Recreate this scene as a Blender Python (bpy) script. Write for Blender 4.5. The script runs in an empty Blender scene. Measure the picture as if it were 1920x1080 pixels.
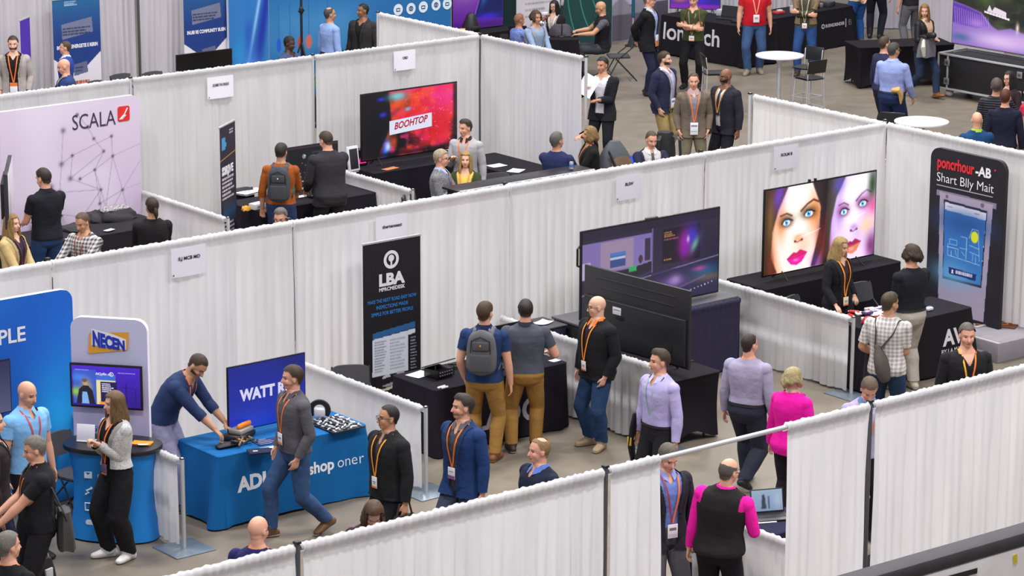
import bpy, bmesh, math, random
import numpy as np
from mathutils import Vector, Matrix
from mathutils.bvhtree import BVHTree

random.seed(7)
RNG = np.random.default_rng(11)
SC = bpy.context.scene
COL = SC.collection
PI = math.pi
R = math.radians

# ------------------------------------------------------------------ camera
F_PX, PITCH, ROLL, YAW = 5520.157, 0.248780, 0.004376, 0.677222
CAM = np.array([-14.7271, -25.9504, 9.7173])
FW = np.array([math.sin(YAW) * math.cos(PITCH), math.cos(YAW) * math.cos(PITCH), -math.sin(PITCH)])
_r = np.array([math.cos(YAW), -math.sin(YAW), 0.0])
_u = np.cross(_r, FW)
RT = math.cos(ROLL) * _r + math.sin(ROLL) * _u
UP = -math.sin(ROLL) * _r + math.cos(ROLL) * _u


def at(u, v, z=0.0):
    """World point at height z seen at pixel (u, v)."""
    d = FW * F_PX + RT * (u - 960) + UP * (540 - v)
    return CAM + d * ((z - CAM[2]) / d[2])


def aty(u, v, y):
    d = FW * F_PX + RT * (u - 960) + UP * (540 - v)
    return CAM + d * ((y - CAM[1]) / d[1])


def atx(u, v, x):
    d = FW * F_PX + RT * (u - 960) + UP * (540 - v)
    return CAM + d * ((x - CAM[0]) / d[0])


def face_yaw(deg):
    """Rotation about Z for a thing whose front is local +Y: 0 faces the camera, 90 faces picture right."""
    a = R(deg)
    d = -math.cos(a) * np.array([math.sin(YAW), math.cos(YAW)]) + math.sin(a) * np.array([math.cos(YAW), -math.sin(YAW)])
    return math.atan2(-d[0], d[1])


cd = bpy.data.cameras.new('camera')
cam = bpy.data.objects.new('camera', cd)
COL.objects.link(cam)
cd.sensor_width = 36.0
cd.lens = F_PX * 36.0 / 1920.0
cd.clip_start, cd.clip_end = 0.5, 400
cam.matrix_world = Matrix(((RT[0], UP[0], -FW[0], CAM[0]), (RT[1], UP[1], -FW[1], CAM[1]), (RT[2], UP[2], -FW[2], CAM[2]), (0, 0, 0, 1)))
SC.camera = cam

# ------------------------------------------------------------------ colour + materials


def lin(c):
    if isinstance(c, str):
        c = c.lstrip('#')
        c = [int(c[i:i + 2], 16) / 255 for i in (0, 2, 4)]
    c = np.asarray(c, float)
    return np.where(c <= 0.04045, c / 12.92, ((c + 0.055) / 1.055) ** 2.4)


MATS = {}


def newmat(name):
    m = bpy.data.materials.new(name)
    m.use_nodes = True
    nt = m.node_tree
    return m, nt, nt.nodes['Principled BSDF']


def noise_node(nt, scale, detail=3, rough=0.55, coord='Object', stretch=None):
    tc = nt.nodes.new('ShaderNodeTexCoord')
    n = nt.nodes.new('ShaderNodeTexNoise')
    n.inputs['Scale'].default_value = scale
    n.inputs['Detail'].default_value = detail
    n.inputs['Roughness'].default_value = rough
    if stretch:
        mp = nt.nodes.new('ShaderNodeMapping')
        mp.inputs['Scale'].default_value = stretch
        nt.links.new(tc.outputs[coord], mp.inputs[0])
        nt.links.new(mp.outputs[0], n.inputs[0])
    else:
        nt.links.new(tc.outputs[coord], n.inputs[0])
    return n


def mixc(nt, fac, a, b, mode='MIX'):
    mx = nt.nodes.new('ShaderNodeMix')
    mx.data_type = 'RGBA'
    mx.blend_type = mode
    for s, v in ((mx.inputs[0], fac), (mx.inputs[6], a), (mx.inputs[7], b)):
        if hasattr(v, 'is_output') or hasattr(v, 'links'):
            nt.links.new(v, s)
        elif np.ndim(v) == 0:
            s.default_value = float(v)
        else:
            s.default_value = (*v[:3], 1)
    return mx.outputs[2]


def mat(col, rough=0.6, metal=0.0, var=0.0, vscale=6.0, bump=0.0, bscale=60.0, spec=0.5, sheen=0.0, pattern=None, col2=None):
    key = (str(col), rough, metal, var, vscale, bump, bscale, spec, sheen, pattern, str(col2))
    if key in MATS:
        return MATS[key]
    m, nt, b = newmat('surface_%d' % len(MATS))
    c = lin(col)
    b.inputs['Base Color'].default_value = (*c, 1)
    b.inputs['Roughness'].default_value = rough
    b.inputs['Metallic'].default_value = metal
    b.inputs['Specular IOR Level'].default_value = spec
    if sheen:
        b.inputs['Sheen Weight'].default_value = sheen
        b.inputs['Sheen Roughness'].default_value = 0.5
    src = None
    if pattern == 'plaid':
        tc = nt.nodes.new('ShaderNodeTexCoord')
        outs = []
        for ax in ('X', 'Z'):
            w = nt.nodes.new('ShaderNodeTexWave')
            w.bands_direction = ax
            w.inputs['Scale'].default_value = 7.0
            w.inputs['Distortion'].default_value = 0.6
            nt.links.new(tc.outputs['Object'], w.inputs[0])
            rp = nt.nodes.new('ShaderNodeValToRGB')
            rp.color_ramp.elements[0].position = 0.45
            rp.color_ramp.elements[1].position = 0.6
            nt.links.new(w.outputs['Fac'], rp.inputs[0])
            outs.append(rp.outputs[0])
        s = mixc(nt, 0.5, outs[0], outs[1])
        src = mixc(nt, s, c, lin(col2))
    elif pattern == 'heather':
        n = noise_node(nt, 55, 2, 0.8, stretch=(1, 1, 2.6))
        rp = nt.nodes.new('ShaderNodeValToRGB')
        rp.color_ramp.elements[0].position = 0.38
        rp.color_ramp.elements[1].position = 0.62
        nt.links.new(n.outputs['Fac'], rp.inputs[0])
        src = mixc(nt, rp.outputs[0], c, lin(col2))
    elif pattern == 'bands':
        tc = nt.nodes.new('ShaderNodeTexCoord')
        w = nt.nodes.new('ShaderNodeTexWave')
        w.bands_direction = 'Z'
        w.inputs['Scale'].default_value = 9.0
        w.inputs['Distortion'].default_value = 1.5
        nt.links.new(tc.outputs['Object'], w.inputs[0])
        src = mixc(nt, w.outputs['Fac'], c, lin(col2))
        bp = nt.nodes.new('ShaderNodeBump')
        bp.inputs['Strength'].default_value = 0.9
        bp.inputs['Distance'].default_value = 0.02
        nt.links.new(w.outputs['Fac'], bp.inputs['Height'])
        nt.links.new(bp.outputs[0], b.inputs['Normal'])
    if var:
        n = noise_node(nt, vscale, 4)
        mr = nt.nodes.new('ShaderNodeMapRange')
        mr.inputs[1].default_value, mr.inputs[2].default_value = 0.3, 0.7
        mr.inputs[3].default_value, mr.inputs[4].default_value = 1 - var, 1 + var
        nt.links.new(n.outputs['Fac'], mr.inputs[0])
        cmb = nt.nodes.new('ShaderNodeCombineColor')
        for i in range(3):
            nt.links.new(mr.outputs[0], cmb.inputs[i])
        src = mixc(nt, 1.0, src if src is not None else c, cmb.outputs[0], 'MULTIPLY')
    if src is not None:
        nt.links.new(src, b.inputs['Base Color'])
    if bump and pattern != 'bands':
        n = noise_node(nt, bscale, 4)
        bp = nt.nodes.new('ShaderNodeBump')
        bp.inputs['Strength'].default_value = bump
        bp.inputs['Distance'].default_value = 0.01 if bscale > 25 else 0.035
        nt.links.new(n.outputs['Fac'], bp.inputs['Height'])
        nt.links.new(bp.outputs[0], b.inputs['Normal'])
    MATS[key] = m
    return m


def emis(col, strength=1.0):
    key = ('emis', str(col), strength)
    if key not in MATS:
        m, nt, b = newmat('lit_%d' % len(MATS))
        b.inputs['Base Color'].default_value = (0.01, 0.01, 0.01, 1)
        b.inputs['Roughness'].default_value = 0.25
        b.inputs['Emission Color'].default_value = (*lin(col), 1)
        b.inputs['Emission Strength'].default_value = strength
        MATS[key] = m
    return MATS[key]


def picmat(kind, strength=1.0, rough=0.45):
    """Printed picture or screen picture: colours come from the picture's own dots."""
    key = ('pic', kind, strength, rough)
    if key not in MATS:
        m, nt, b = newmat('picture_%d' % len(MATS))
        a = nt.nodes.new('ShaderNodeAttribute')
        a.attribute_name = 'Col'
        if kind == 'screen':
            b.inputs['Base Color'].default_value = (0.01, 0.01, 0.012, 1)
            b.inputs['Roughness'].default_value = 0.3
            nt.links.new(a.outputs['Color'], b.inputs['Emission Color'])
            b.inputs['Emission Strength'].default_value = strength
        else:
            b.inputs['Roughness'].default_value = rough
            nt.links.new(a.outputs['Color'], b.inputs['Base Color'])
        MATS[key] = m
    return MATS[key]


def drape_mat(col='#eeecef', trans=0.48):
    key = ('drape', col, trans)
    if key not in MATS:
        m, nt, b = newmat('drape_cloth_%d' % len(MATS))
        nt.nodes.remove(b)
        out = nt.nodes['Material Output']
        df, tr, mx = nt.nodes.new('ShaderNodeBsdfDiffuse'), nt.nodes.new('ShaderNodeBsdfTranslucent'), nt.nodes.new('ShaderNodeMixShader')
        n = noise_node(nt, 2.2, 3, 0.6, stretch=(1.6, 1.6, 0.25))
        mr = nt.nodes.new('ShaderNodeMapRange')
        mr.inputs[1].default_value, mr.inputs[2].default_value = 0.3, 0.7
        nt.links.new(n.outputs['Fac'], mr.inputs[0])
        c = lin(col)
        cc = mixc(nt, mr.outputs[0], c * 0.93, np.minimum(c * 1.05, 0.9))
        nt.links.new(cc, df.inputs[0])
        nt.links.new(cc, tr.inputs[0])
        mx.inputs[0].default_value = trans
        nt.links.new(df.outputs[0], mx.inputs[1])
        nt.links.new(tr.outputs[0], mx.inputs[2])
        nt.links.new(mx.outputs[0], out.inputs[0])
        MATS[key] = m
    return MATS[key]


METAL = lambda: mat('#cfd1d5', 0.38, 0.55)
DARKMETAL = lambda: mat('#3a3a3e', 0.4, 0.6)
BLACK = lambda: mat('#131316', 0.55)
BLACKCLOTH = lambda: mat('#1d1a22', 0.9, var=0.10, vscale=3, bump=0.25, bscale=90, spec=0.2)
PAPER = lambda: mat('#eceaf2', 0.7)

# ------------------------------------------------------------------ mesh building


def vec(*a):
    return np.array(a, float)


def unit(v):
    v = np.asarray(v, float)
    return v / (np.linalg.norm(v) + 1e-12)


TEXTS = {}


def text_geo(body, bold=0.0, shear=0.0, spacing=1.0):
    key = (body, bold, shear, spacing)
    if key in TEXTS:
        return TEXTS[key]
    cu = bpy.data.curves.new('lettering', 'FONT')
    cu.body = body
    cu.size = 1.0
    cu.offset = bold
    cu.shear = shear
    cu.space_character = spacing
    cu.resolution_u = 3
    o = bpy.data.objects.new('lettering', cu)
    COL.objects.link(o)
    dg = bpy.context.evaluated_depsgraph_get()
    me = bpy.data.meshes.new_from_object(o.evaluated_get(dg))
    V = np.empty(len(me.vertices) * 3)
    me.vertices.foreach_get('co', V)
    Fs = [tuple(p.vertices) for p in me.polygons]
    bpy.data.objects.remove(o)
    bpy.data.curves.remove(cu)
    bpy.data.meshes.remove(me)
    TEXTS[key] = (V.reshape(-1, 3), Fs)
    return TEXTS[key]


class MB:
    """Collects shapes and links them as ONE mesh object."""

    def __init__(s):
        s.V, s.F, s.MI, s.mats, s.cols, s.n = [], [], [], [], [], 0
        s.M = None

    def _mi(s, m):
        if m not in s.mats:
            s.mats.append(m)
        return s.mats.index(m)

    def add(s, V, Fs, m, cols=None):
        V = np.asarray(V, float).reshape(-1, 3)
        if s.M is not None:
            A = np.array(s.M)
            V = V @ A[:3, :3].T + A[:3, 3]
        k = s._mi(m)
        s.V.append(V)
        s.cols.append(np.ones((len(V), 3)) if cols is None else np.asarray(cols, float).reshape(-1, 3))
        o = s.n
        for f in Fs:
            s.F.append(tuple(int(i) + o for i in f))
            s.MI.append(k)
        s.n += len(V)
        return s

    def box(s, c, size, m, bevel=0.0, rz=0.0, rx=0.0, ry=0.0, seg=2):
        bm = bmesh.new()
        bmesh.ops.create_cube(bm, size=1.0)
        for v in bm.verts:
            v.co = Vector((v.co.x * size[0], v.co.y * size[1], v.co.z * size[2]))
        if bevel:
            bmesh.ops.bevel(bm, geom=bm.edges[:], offset=bevel, segments=seg, affect='EDGES', profile=0.5)
        bm.verts.index_update()
        V = np.array([v.co[:] for v in bm.verts])
        Fs = [[v.index for v in f.verts] for f in bm.faces]
        bm.free()
        if rx or ry or rz:
            Q = np.array((Matrix.Rotation(rz, 3, 'Z') @ Matrix.Rotation(ry, 3, 'Y') @ Matrix.Rotation(rx, 3, 'X')))
            V = V @ Q.T
        return s.add(V + np.asarray(c, float), Fs, m)

    def tube(s, pts, r, m, seg=10, caps=True, ry=None, up=(0, 0, 1)):
        V, Fs = tube_geo(pts, r, seg, caps, ry, up)
        return s.add(V, Fs, m)

    def prism(s, poly, o, u, v, n, depth, m, back=None):
        """poly (2-D list) in the plane o,u,v pushed back along -n by depth."""
        o, u, v, n = (np.asarray(a, float) for a in (o, u, v, n))
        P = np.array([o + u * a + v * b for a, b in poly])
        k = len(P)
        V = np.vstack([P, P - n * depth])
        Fs = [list(range(k)), list(range(2 * k - 1, k - 1, -1))]
        for i in range(k):
            j = (i + 1) % k
            Fs.append([i, i + k, j + k, j])
        return s.add(V, Fs, m)

    def flat(s, poly, o, u, v, m):
        o, u, v = (np.asarray(a, float) for a in (o, u, v))
        P = [o + u * a + v * b for a, b in poly]
        return s.add(P, [list(range(len(P)))], m)

    def disc(s, c, r, u, v, m, seg=24, r2=None, r0=0.0):
        """Flat disc or ring in the plane u,v."""
        c, u, v = (np.asarray(a, float) for a in (c, u, v))
        r2 = r if r2 is None else r2
        A = np.linspace(0, 2 * PI, seg, endpoint=False)
        O = [c + u * r * math.cos(a) + v * r2 * math.sin(a) for a in A]
        if not r0:
            return s.add(O, [list(range(seg))], m)
        I = [c + u * r0 * math.cos(a) + v * r0 * r2 / r * math.sin(a) for a in A]
        return s.add(O + I, [[i, (i + 1) % seg, seg + (i + 1) % seg, seg + i] for i in range(seg)], m)

    def text(s, body, o, u, v, size, m, align='L', bold=0.0, shear=0.0, width=None, spacing=1.0):
        V, Fs = text_geo(body, bold, shear, spacing)
        if not len(V):
            return s
        x0, x1 = V[:, 0].min(), V[:, 0].max()
        k = size
        kx = k if width is None else width / max(x1 - x0, 1e-6)
        off = {'L': x0, 'C': (x0 + x1) / 2, 'R': x1}[align]
        o, u, v = (np.asarray(a, float) for a in (o, u, v))
        P = o + np.outer((V[:, 0] - off) * kx, u) + np.outer(V[:, 1] * k, v)
        return s.add(P, Fs, m)

    def image(s, arr, o, u, v, w, h, m):
        """A picture (rows x cols x 3 sRGB) spread over the rectangle from o (lower left) along u and v."""
        H, W = arr.shape[:2]
        o, u, v = (np.asarray(a, float) for a in (o, u, v))
        X, Y = np.meshgrid(np.linspace(0, w, W), np.linspace(h, 0, H))
        P = o + X.reshape(-1, 1) * u + Y.reshape(-1, 1) * v
        i = np.arange(H * W).reshape(H, W)
        Fs = np.stack([i[:-1, :-1], i[1:, :-1], i[1:, 1:], i[:-1, 1:]], -1).reshape(-1, 4)
        return s.add(P, Fs, m, lin(np.clip(arr, 0, 1)).reshape(-1, 3))

    def grid(s, P, m, closed_u=False, cols=None):
        """P: nv x nu x 3 sheet."""
        nv, nu = P.shape[:2]
        i = np.arange(nv * nu).reshape(nv, nu)
        if closed_u:
            i = np.hstack([i, i[:, :1]])
        Fs = np.stack([i[:-1, :-1], i[:-1, 1:], i[1:, 1:], i[1:, :-1]], -1).reshape(-1, 4)
        return s.add(P.reshape(-1, 3), Fs, m, cols)

    def build(s, name, parent=None, sharp=35.0):
        V = np.vstack(s.V)
        return link_mesh(name, V, s.F, s.mats, s.MI, np.vstack(s.cols) if any((c != 1).any() for c in s.cols) else None, parent, sharp)


def link_mesh(name, V, Fs, mats, MI=None, cols=None, parent=None, sharp=35.0):
    me = bpy.data.meshes.new(name)
    me.from_pydata(np.asarray(V).tolist(), [], Fs if isinstance(Fs, list) else Fs.tolist())
    for m in mats:
        me.materials.append(m)
    if MI is not None and len(mats) > 1:
        me.polygons.foreach_set('material_index', np.asarray(MI, np.int32))
    if cols is not None:
        a = me.attributes.new('Col', 'FLOAT_COLOR', 'POINT')
        a.data.foreach_set('color', np.hstack([cols, np.ones((len(cols), 1))]).astype(np.float32).ravel())
    me.polygons.foreach_set('use_smooth', np.ones(len(me.polygons), bool))
    if sharp is not None:
        me.set_sharp_from_angle(angle=R(sharp))
    me.update()
    o = bpy.data.objects.new(name, me)
    COL.objects.link(o)
    if parent is not None:
        o.parent = parent
    return o


def tube_geo(pts, r, seg=10, caps=True, ry=None, up=(0, 0, 1)):
    """Tube along pts with radii r (scalar or list); rounded ends."""
    P = np.asarray(pts, float)
    n = len(P)
    rx = np.full(n, r, float) if np.ndim(r) == 0 else np.asarray(r, float)
    ry = rx if ry is None else (np.full(n, ry, float) if np.ndim(ry) == 0 else np.asarray(ry, float))
    T = np.gradient(P, axis=0)
    T /= np.linalg.norm(T, axis=1)[:, None] + 1e-12
    up = np.asarray(up, float)
    if abs(np.dot(T[0], unit(up))) > 0.95:
        up = vec(1, 0, 0) if abs(T[0][0]) < 0.9 else vec(0, 1, 0)
    A = np.linspace(0, 2 * PI, seg, endpoint=False)
    rings, x = [], None
    frames = []
    for i in range(n):
        x = np.cross(up if x is None else np.cross(T[i], x), T[i]) if x is None else x - T[i] * np.dot(x, T[i])
        x = unit(x)
        y = np.cross(T[i], x)
        frames.append((x, y))
        rings.append(P[i] + np.outer(np.cos(A) * rx[i], x) + np.outer(np.sin(A) * ry[i], y))
    if caps:
        for end, sg in ((0, -1), (n - 1, 1)):
            x, y = frames[end]
            extra = []
            for k in (0.5, 0.87):
                q = math.sqrt(1 - k * k)
                m_ = min(rx[end], ry[end])
                extra.append(P[end] + T[end] * sg * k * m_ + np.outer(np.cos(A) * rx[end] * q, x) + np.outer(np.sin(A) * ry[end] * q, y))
            tip = P[end] + T[end] * sg * min(rx[end], ry[end])
            if sg < 0:
                rings = extra[::-1] + rings
                tip0 = tip
            else:
                rings = rings + extra
                tip1 = tip
    V = np.vstack(rings)
    k = len(rings)
    Fs = []
    for i in range(k - 1):
        for j in range(seg):
            a, b = i * seg + j, i * seg + (j + 1) % seg
            Fs.append([a, b, b + seg, a + seg])
    if caps:
        V = np.vstack([V, tip0, tip1])
        a, b = k * seg, k * seg + 1
        for j in range(seg):
            Fs.append([a, (j + 1) % seg, j])
            Fs.append([b, (k - 1) * seg + j, (k - 1) * seg + (j + 1) % seg])
    else:
        Fs.append(list(range(seg - 1, -1, -1)))
        Fs.append([(k - 1) * seg + j for j in range(seg)])
    return V, Fs


def ell_geo(c, r, Q=None, nu=16, nv=10, noise=0):
    th = np.linspace(0, PI, nv + 1)[1:-1]
    A = np.linspace(0, 2 * PI, nu, endpoint=False)
    V = [np.stack([np.sin(t) * np.cos(A), np.sin(t) * np.sin(A), np.full(nu, np.cos(t))], 1) for t in th]
    V = np.vstack(V + [[[0, 0, 1]], [[0, 0, -1]]]) * np.asarray(r, float)
    if Q is not None:
        V = V @ np.asarray(Q).T
    V = V + np.asarray(c, float)
    Fs = []
    for i in range(nv - 2):
        for j in range(nu):
            a, b = i * nu + j, i * nu + (j + 1) % nu
            Fs.append([a, a + nu, b + nu, b])
    t, bt = (nv - 1) * nu, (nv - 1) * nu + 1
    for j in range(nu):
        Fs.append([t, j, (j + 1) % nu])
        Fs.append([bt, (nv - 2) * nu + (j + 1) % nu, (nv - 2) * nu + j])
    return V, Fs


def rrect(w, h, r, x0=0.0, y0=0.0, corners=(1, 1, 1, 1), n=6):
    """Rounded rectangle outline, lower left at x0,y0; corners (bl, br, tr, tl)."""
    P = []
    for k, (cx, cy, a0) in enumerate(((r, r, 180), (w - r, r, 270), (w - r, h - r, 0), (r, h - r, 90))):
        if corners[k]:
            for a in np.linspace(a0, a0 + 90, n):
                P.append((x0 + cx + r * math.cos(R(a)), y0 + cy + r * math.sin(R(a))))
        else:
            P.append((x0 + (0 if k in (0, 3) else w), y0 + (0 if k in (0, 1) else h)))
    return P


def tag(o, label=None, cat=None, group=None, kind=None):
    if label:
        o['label'] = label
    if cat:
        o['category'] = cat
    if group:
        o['group'] = group
    if kind:
        o['kind'] = kind
    return o


def thing(name, label, cat, loc=(0, 0, 0), rotz=0.0, group=None):
    o = bpy.data.objects.new(name, None)
    o.empty_display_size = 0.2
    COL.objects.link(o)
    o.location = Vector([float(x) for x in loc])
    o.rotation_euler = (0, 0, rotz)
    return tag(o, label, cat, group)


def copy_tree(o, parent=None):
    c = o.copy()
    COL.objects.link(c)
    if parent is not None:
        c.parent = parent
    for ch in list(o.children):
        copy_tree(ch, c)
    return c


def place(o, loc, rotz, label, group=None):
    o.location = Vector([float(x) for x in loc])
    o.rotation_euler = (0, 0, rotz)
    o['label'] = label
    if group:
        o['group'] = group
    return o


class Proto:
    """First use returns the thing itself, later uses a copy of it and its parts."""

    def __init__(s, maker):
        s.maker, s.o, s.used = maker, None, False

    def __call__(s, loc, rotz, label, group=None):
        if s.o is None:
            s.o = s.maker()
            return place(s.o, loc, rotz, label, group)
        return place(copy_tree(s.o), loc, rotz, label, group)


# ------------------------------------------------------------------ picture painting (for screens and printed panels)


def vnoise(h, w, cells, seed=0, aspect=1.0):
    g = np.random.default_rng(seed)
    cy, cx = max(2, int(cells)), max(2, int(cells * aspect))
    G = g.random((cy + 2, cx + 2))
    y, x = np.linspace(0, cy, h), np.linspace(0, cx, w)
    yi, xi = np.minimum(y.astype(int), cy), np.minimum(x.astype(int), cx)
    fy, fx = (y - yi)[:, None], (x - xi)[None]
    fy, fx = fy * fy * (3 - 2 * fy), fx * fx * (3 - 2 * fx)
    a, b = G[np.ix_(yi, xi)], G[np.ix_(yi, xi + 1)]
    c, d = G[np.ix_(yi + 1, xi)], G[np.ix_(yi + 1, xi + 1)]
    return (a * (1 - fx) + b * fx) * (1 - fy) + (c * (1 - fx) + d * fx) * fy


def rgb(c):
    if isinstance(c, str):
        c = c.lstrip('#')
        return np.array([int(c[i:i + 2], 16) / 255 for i in (0, 2, 4)])
    return np.asarray(c, float)


class Pic:
    """Painting surface in 0..1 coordinates, x right, y down."""

    def __init__(s, w, h, col='#000000', asp=None):
        s.w, s.h = w, h
        s.a = np.tile(rgb(col), (h, w, 1)).astype(float)
        s.asp = asp or w / h
        s.Y, s.X = np.meshgrid(np.linspace(0, 1, h), np.linspace(0, 1, w), indexing='ij')

    def mix(s, k, col):
        k = np.clip(k, 0, 1)[..., None]
        s.a = s.a * (1 - k) + rgb(col) * k
        return s

    def rect(s, x0, y0, x1, y1, col, op=1.0, soft=0.0):
        e = max(soft, 0.6 / s.w)
        k = np.clip((s.X - x0) / e + .5, 0, 1) * np.clip((x1 - s.X) / e + .5, 0, 1)
        e = max(soft, 0.6 / s.h)
        k = k * np.clip((s.Y - y0) / e + .5, 0, 1) * np.clip((y1 - s.Y) / e + .5, 0, 1)
        return s.mix(k * op, col)

    def ell(s, cx, cy, rx, ry, col, op=1.0, soft=0.1, rot=0.0):
        dx, dy = s.X - cx, (s.Y - cy) / s.asp
        c, n = math.cos(R(rot)), math.sin(R(rot))
        d = np.hypot((dx * c + dy * n) / rx, (-dx * n + dy * c) / (ry / s.asp))
        return s.mix(np.clip((1 - d) / max(soft, 1e-3) + .5, 0, 1) * op, col)

    def glow(s, cx, cy, rx, ry, col, op=1.0, rot=0.0):
        dx, dy = s.X - cx, (s.Y - cy) / s.asp
        c, n = math.cos(R(rot)), math.sin(R(rot))
        d = ((dx * c + dy * n) / rx) ** 2 + ((-dx * n + dy * c) / (ry / s.asp)) ** 2
        return s.mix(np.exp(-d) * op, col)

    def line(s, pts, wd, col, op=1.0, soft=0.5):
        k = np.zeros((s.h, s.w))
        P = [(x, y / s.asp) for x, y in pts]
        yy = s.Y / s.asp
        for (x0, y0), (x1, y1) in zip(P[:-1], P[1:]):
            dx, dy = x1 - x0, y1 - y0
            t = np.clip(((s.X - x0) * dx + (yy - y0) * dy) / (dx * dx + dy * dy + 1e-12), 0, 1)
            d = np.hypot(s.X - x0 - t * dx, yy - y0 - t * dy)
            k = np.maximum(k, np.clip((wd / 2 - d) / (wd * soft + 0.5 / s.w) + .5, 0, 1))
        return s.mix(k * op, col)

    def poly(s, pts, col, op=1.0, soft=0.0):
        ins = np.zeros((s.h, s.w), bool)
        n = len(pts)
        for i in range(n):
            (x0, y0), (x1, y1) = pts[i], pts[(i + 1) % n]
            if y0 == y1:
                continue
            c = (s.Y < max(y0, y1)) & (s.Y >= min(y0, y1)) & (s.X < x0 + (s.Y - y0) * (x1 - x0) / (y1 - y0))
            ins ^= c
        k = ins.astype(float)
        for _ in range(int(soft)):
            p = np.pad(k, 1, mode='edge')
            k = (p[1:-1, 1:-1] * 2 + p[:-2, 1:-1] + p[2:, 1:-1] + p[1:-1, :-2] + p[1:-1, 2:]) / 6
        return s.mix(k * op, col)

    def vgrad(s, c0, c1, y0=0.0, y1=1.0):
        k = np.clip((s.Y - y0) / (y1 - y0), 0, 1)[..., None]
        s.a = rgb(c0) * (1 - k) + rgb(c1) * k
        return s

    def noise(s, cells, col, op=1.0, seed=0, lo=0.45, hi=0.75, aspect=1.0):
        n = vnoise(s.h, s.w, cells, seed, aspect)
        return s.mix(np.clip((n - lo) / (hi - lo), 0, 1) * op, col)

    def lines(s, x0, y0, x1, y1, n, col, op=0.9, seed=0, fill=0.55):
        """Rows of small unreadable print."""
        g = np.random.default_rng(seed)
        dy = (y1 - y0) / n
        for i in range(n):
            x = x0
            end = x0 + (x1 - x0) * g.uniform(0.6, 1.0)
            while x < end:
                wd = g.uniform(0.02, 0.09) * (x1 - x0) / 0.5
                s.rect(x, y0 + i * dy, min(x + wd, end), y0 + (i + fill) * dy, col, op)
                x += wd + 0.018 * (x1 - x0)
        return s
# ------------------------------------------------------------------ people


def wave3(P, freq, seed):
    g = np.random.default_rng(seed)
    out = np.zeros(len(P))
    for k in range(5):
        d = unit(g.normal(size=3)) * freq * g.uniform(0.6, 1.6)
        out += np.sin(P @ d + g.uniform(0, 6.28))
    return out / 5


def ik(S, W, l1, l2, pole):
    S, W, pole = (np.asarray(a, float) for a in (S, W, pole))
    d = W - S
    L = np.linalg.norm(d)
    m = (l1 + l2) * 0.999
    if L > m:
        W = S + d / L * m
        d, L = W - S, m
    a = (l1 * l1 - l2 * l2 + L * L) / (2 * L)
    h = math.sqrt(max(l1 * l1 - a * a, 0))
    u = d / L
    p = pole - u * np.dot(pole, u)
    return S + u * a + unit(p) * h, W


def smooth01(x):
    x = np.clip(x, 0, 1)
    return x * x * (3 - 2 * x)


def seg_dist(P, A, B):
    d = B - A
    t = np.clip((P - A) @ d / (d @ d), 0, 1)
    return np.linalg.norm(P - A - t[:, None] * d, axis=1), t


POSES = {  # wrist targets for (right, left) as (outward, forward, up); outward is away from the body's middle
    'hang': (0.265, 0.03, 0.865), 'hang_back': (0.27, -0.10, 0.88), 'hang_fwd': (0.24, 0.20, 0.91), 'pocket': (0.215, 0.085, 0.90),
    'behind': (0.07, -0.185, 0.95), 'clasp': (0.05, 0.29, 1.14), 'chest': (0.10, 0.26, 1.24), 'belly': (0.08, 0.25, 1.02),
    'table': (0.20, 0.42, 0.97), 'crossr': (-0.10, 0.235, 1.16), 'crossl': (-0.12, 0.215, 1.20), 'lap': (0.13, 0.36, 0.67), 'desk': (0.19, 0.46, 0.80),
    'bent': (0.19, 0.30, 1.06), 'hip': (0.24, 0.05, 1.02)}

SKINS = dict(fair='#dcab93', pink='#d9a087', tan='#bf8d6e', olive='#b98a68', brown='#7d543c', dark='#4a3026', warm='#cf9a7a')
HAIRS = dict(brown='#4a3423', dark='#231a16', black='#141112', grey='#8d867f', salt='#6b625c', white='#c9c2b8', blond='#c9a468', dkblond='#94714a', sandy='#a98a63', red='#7a4423', ltbrown='#6b4a2f', gold='#d2a95f')


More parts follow.
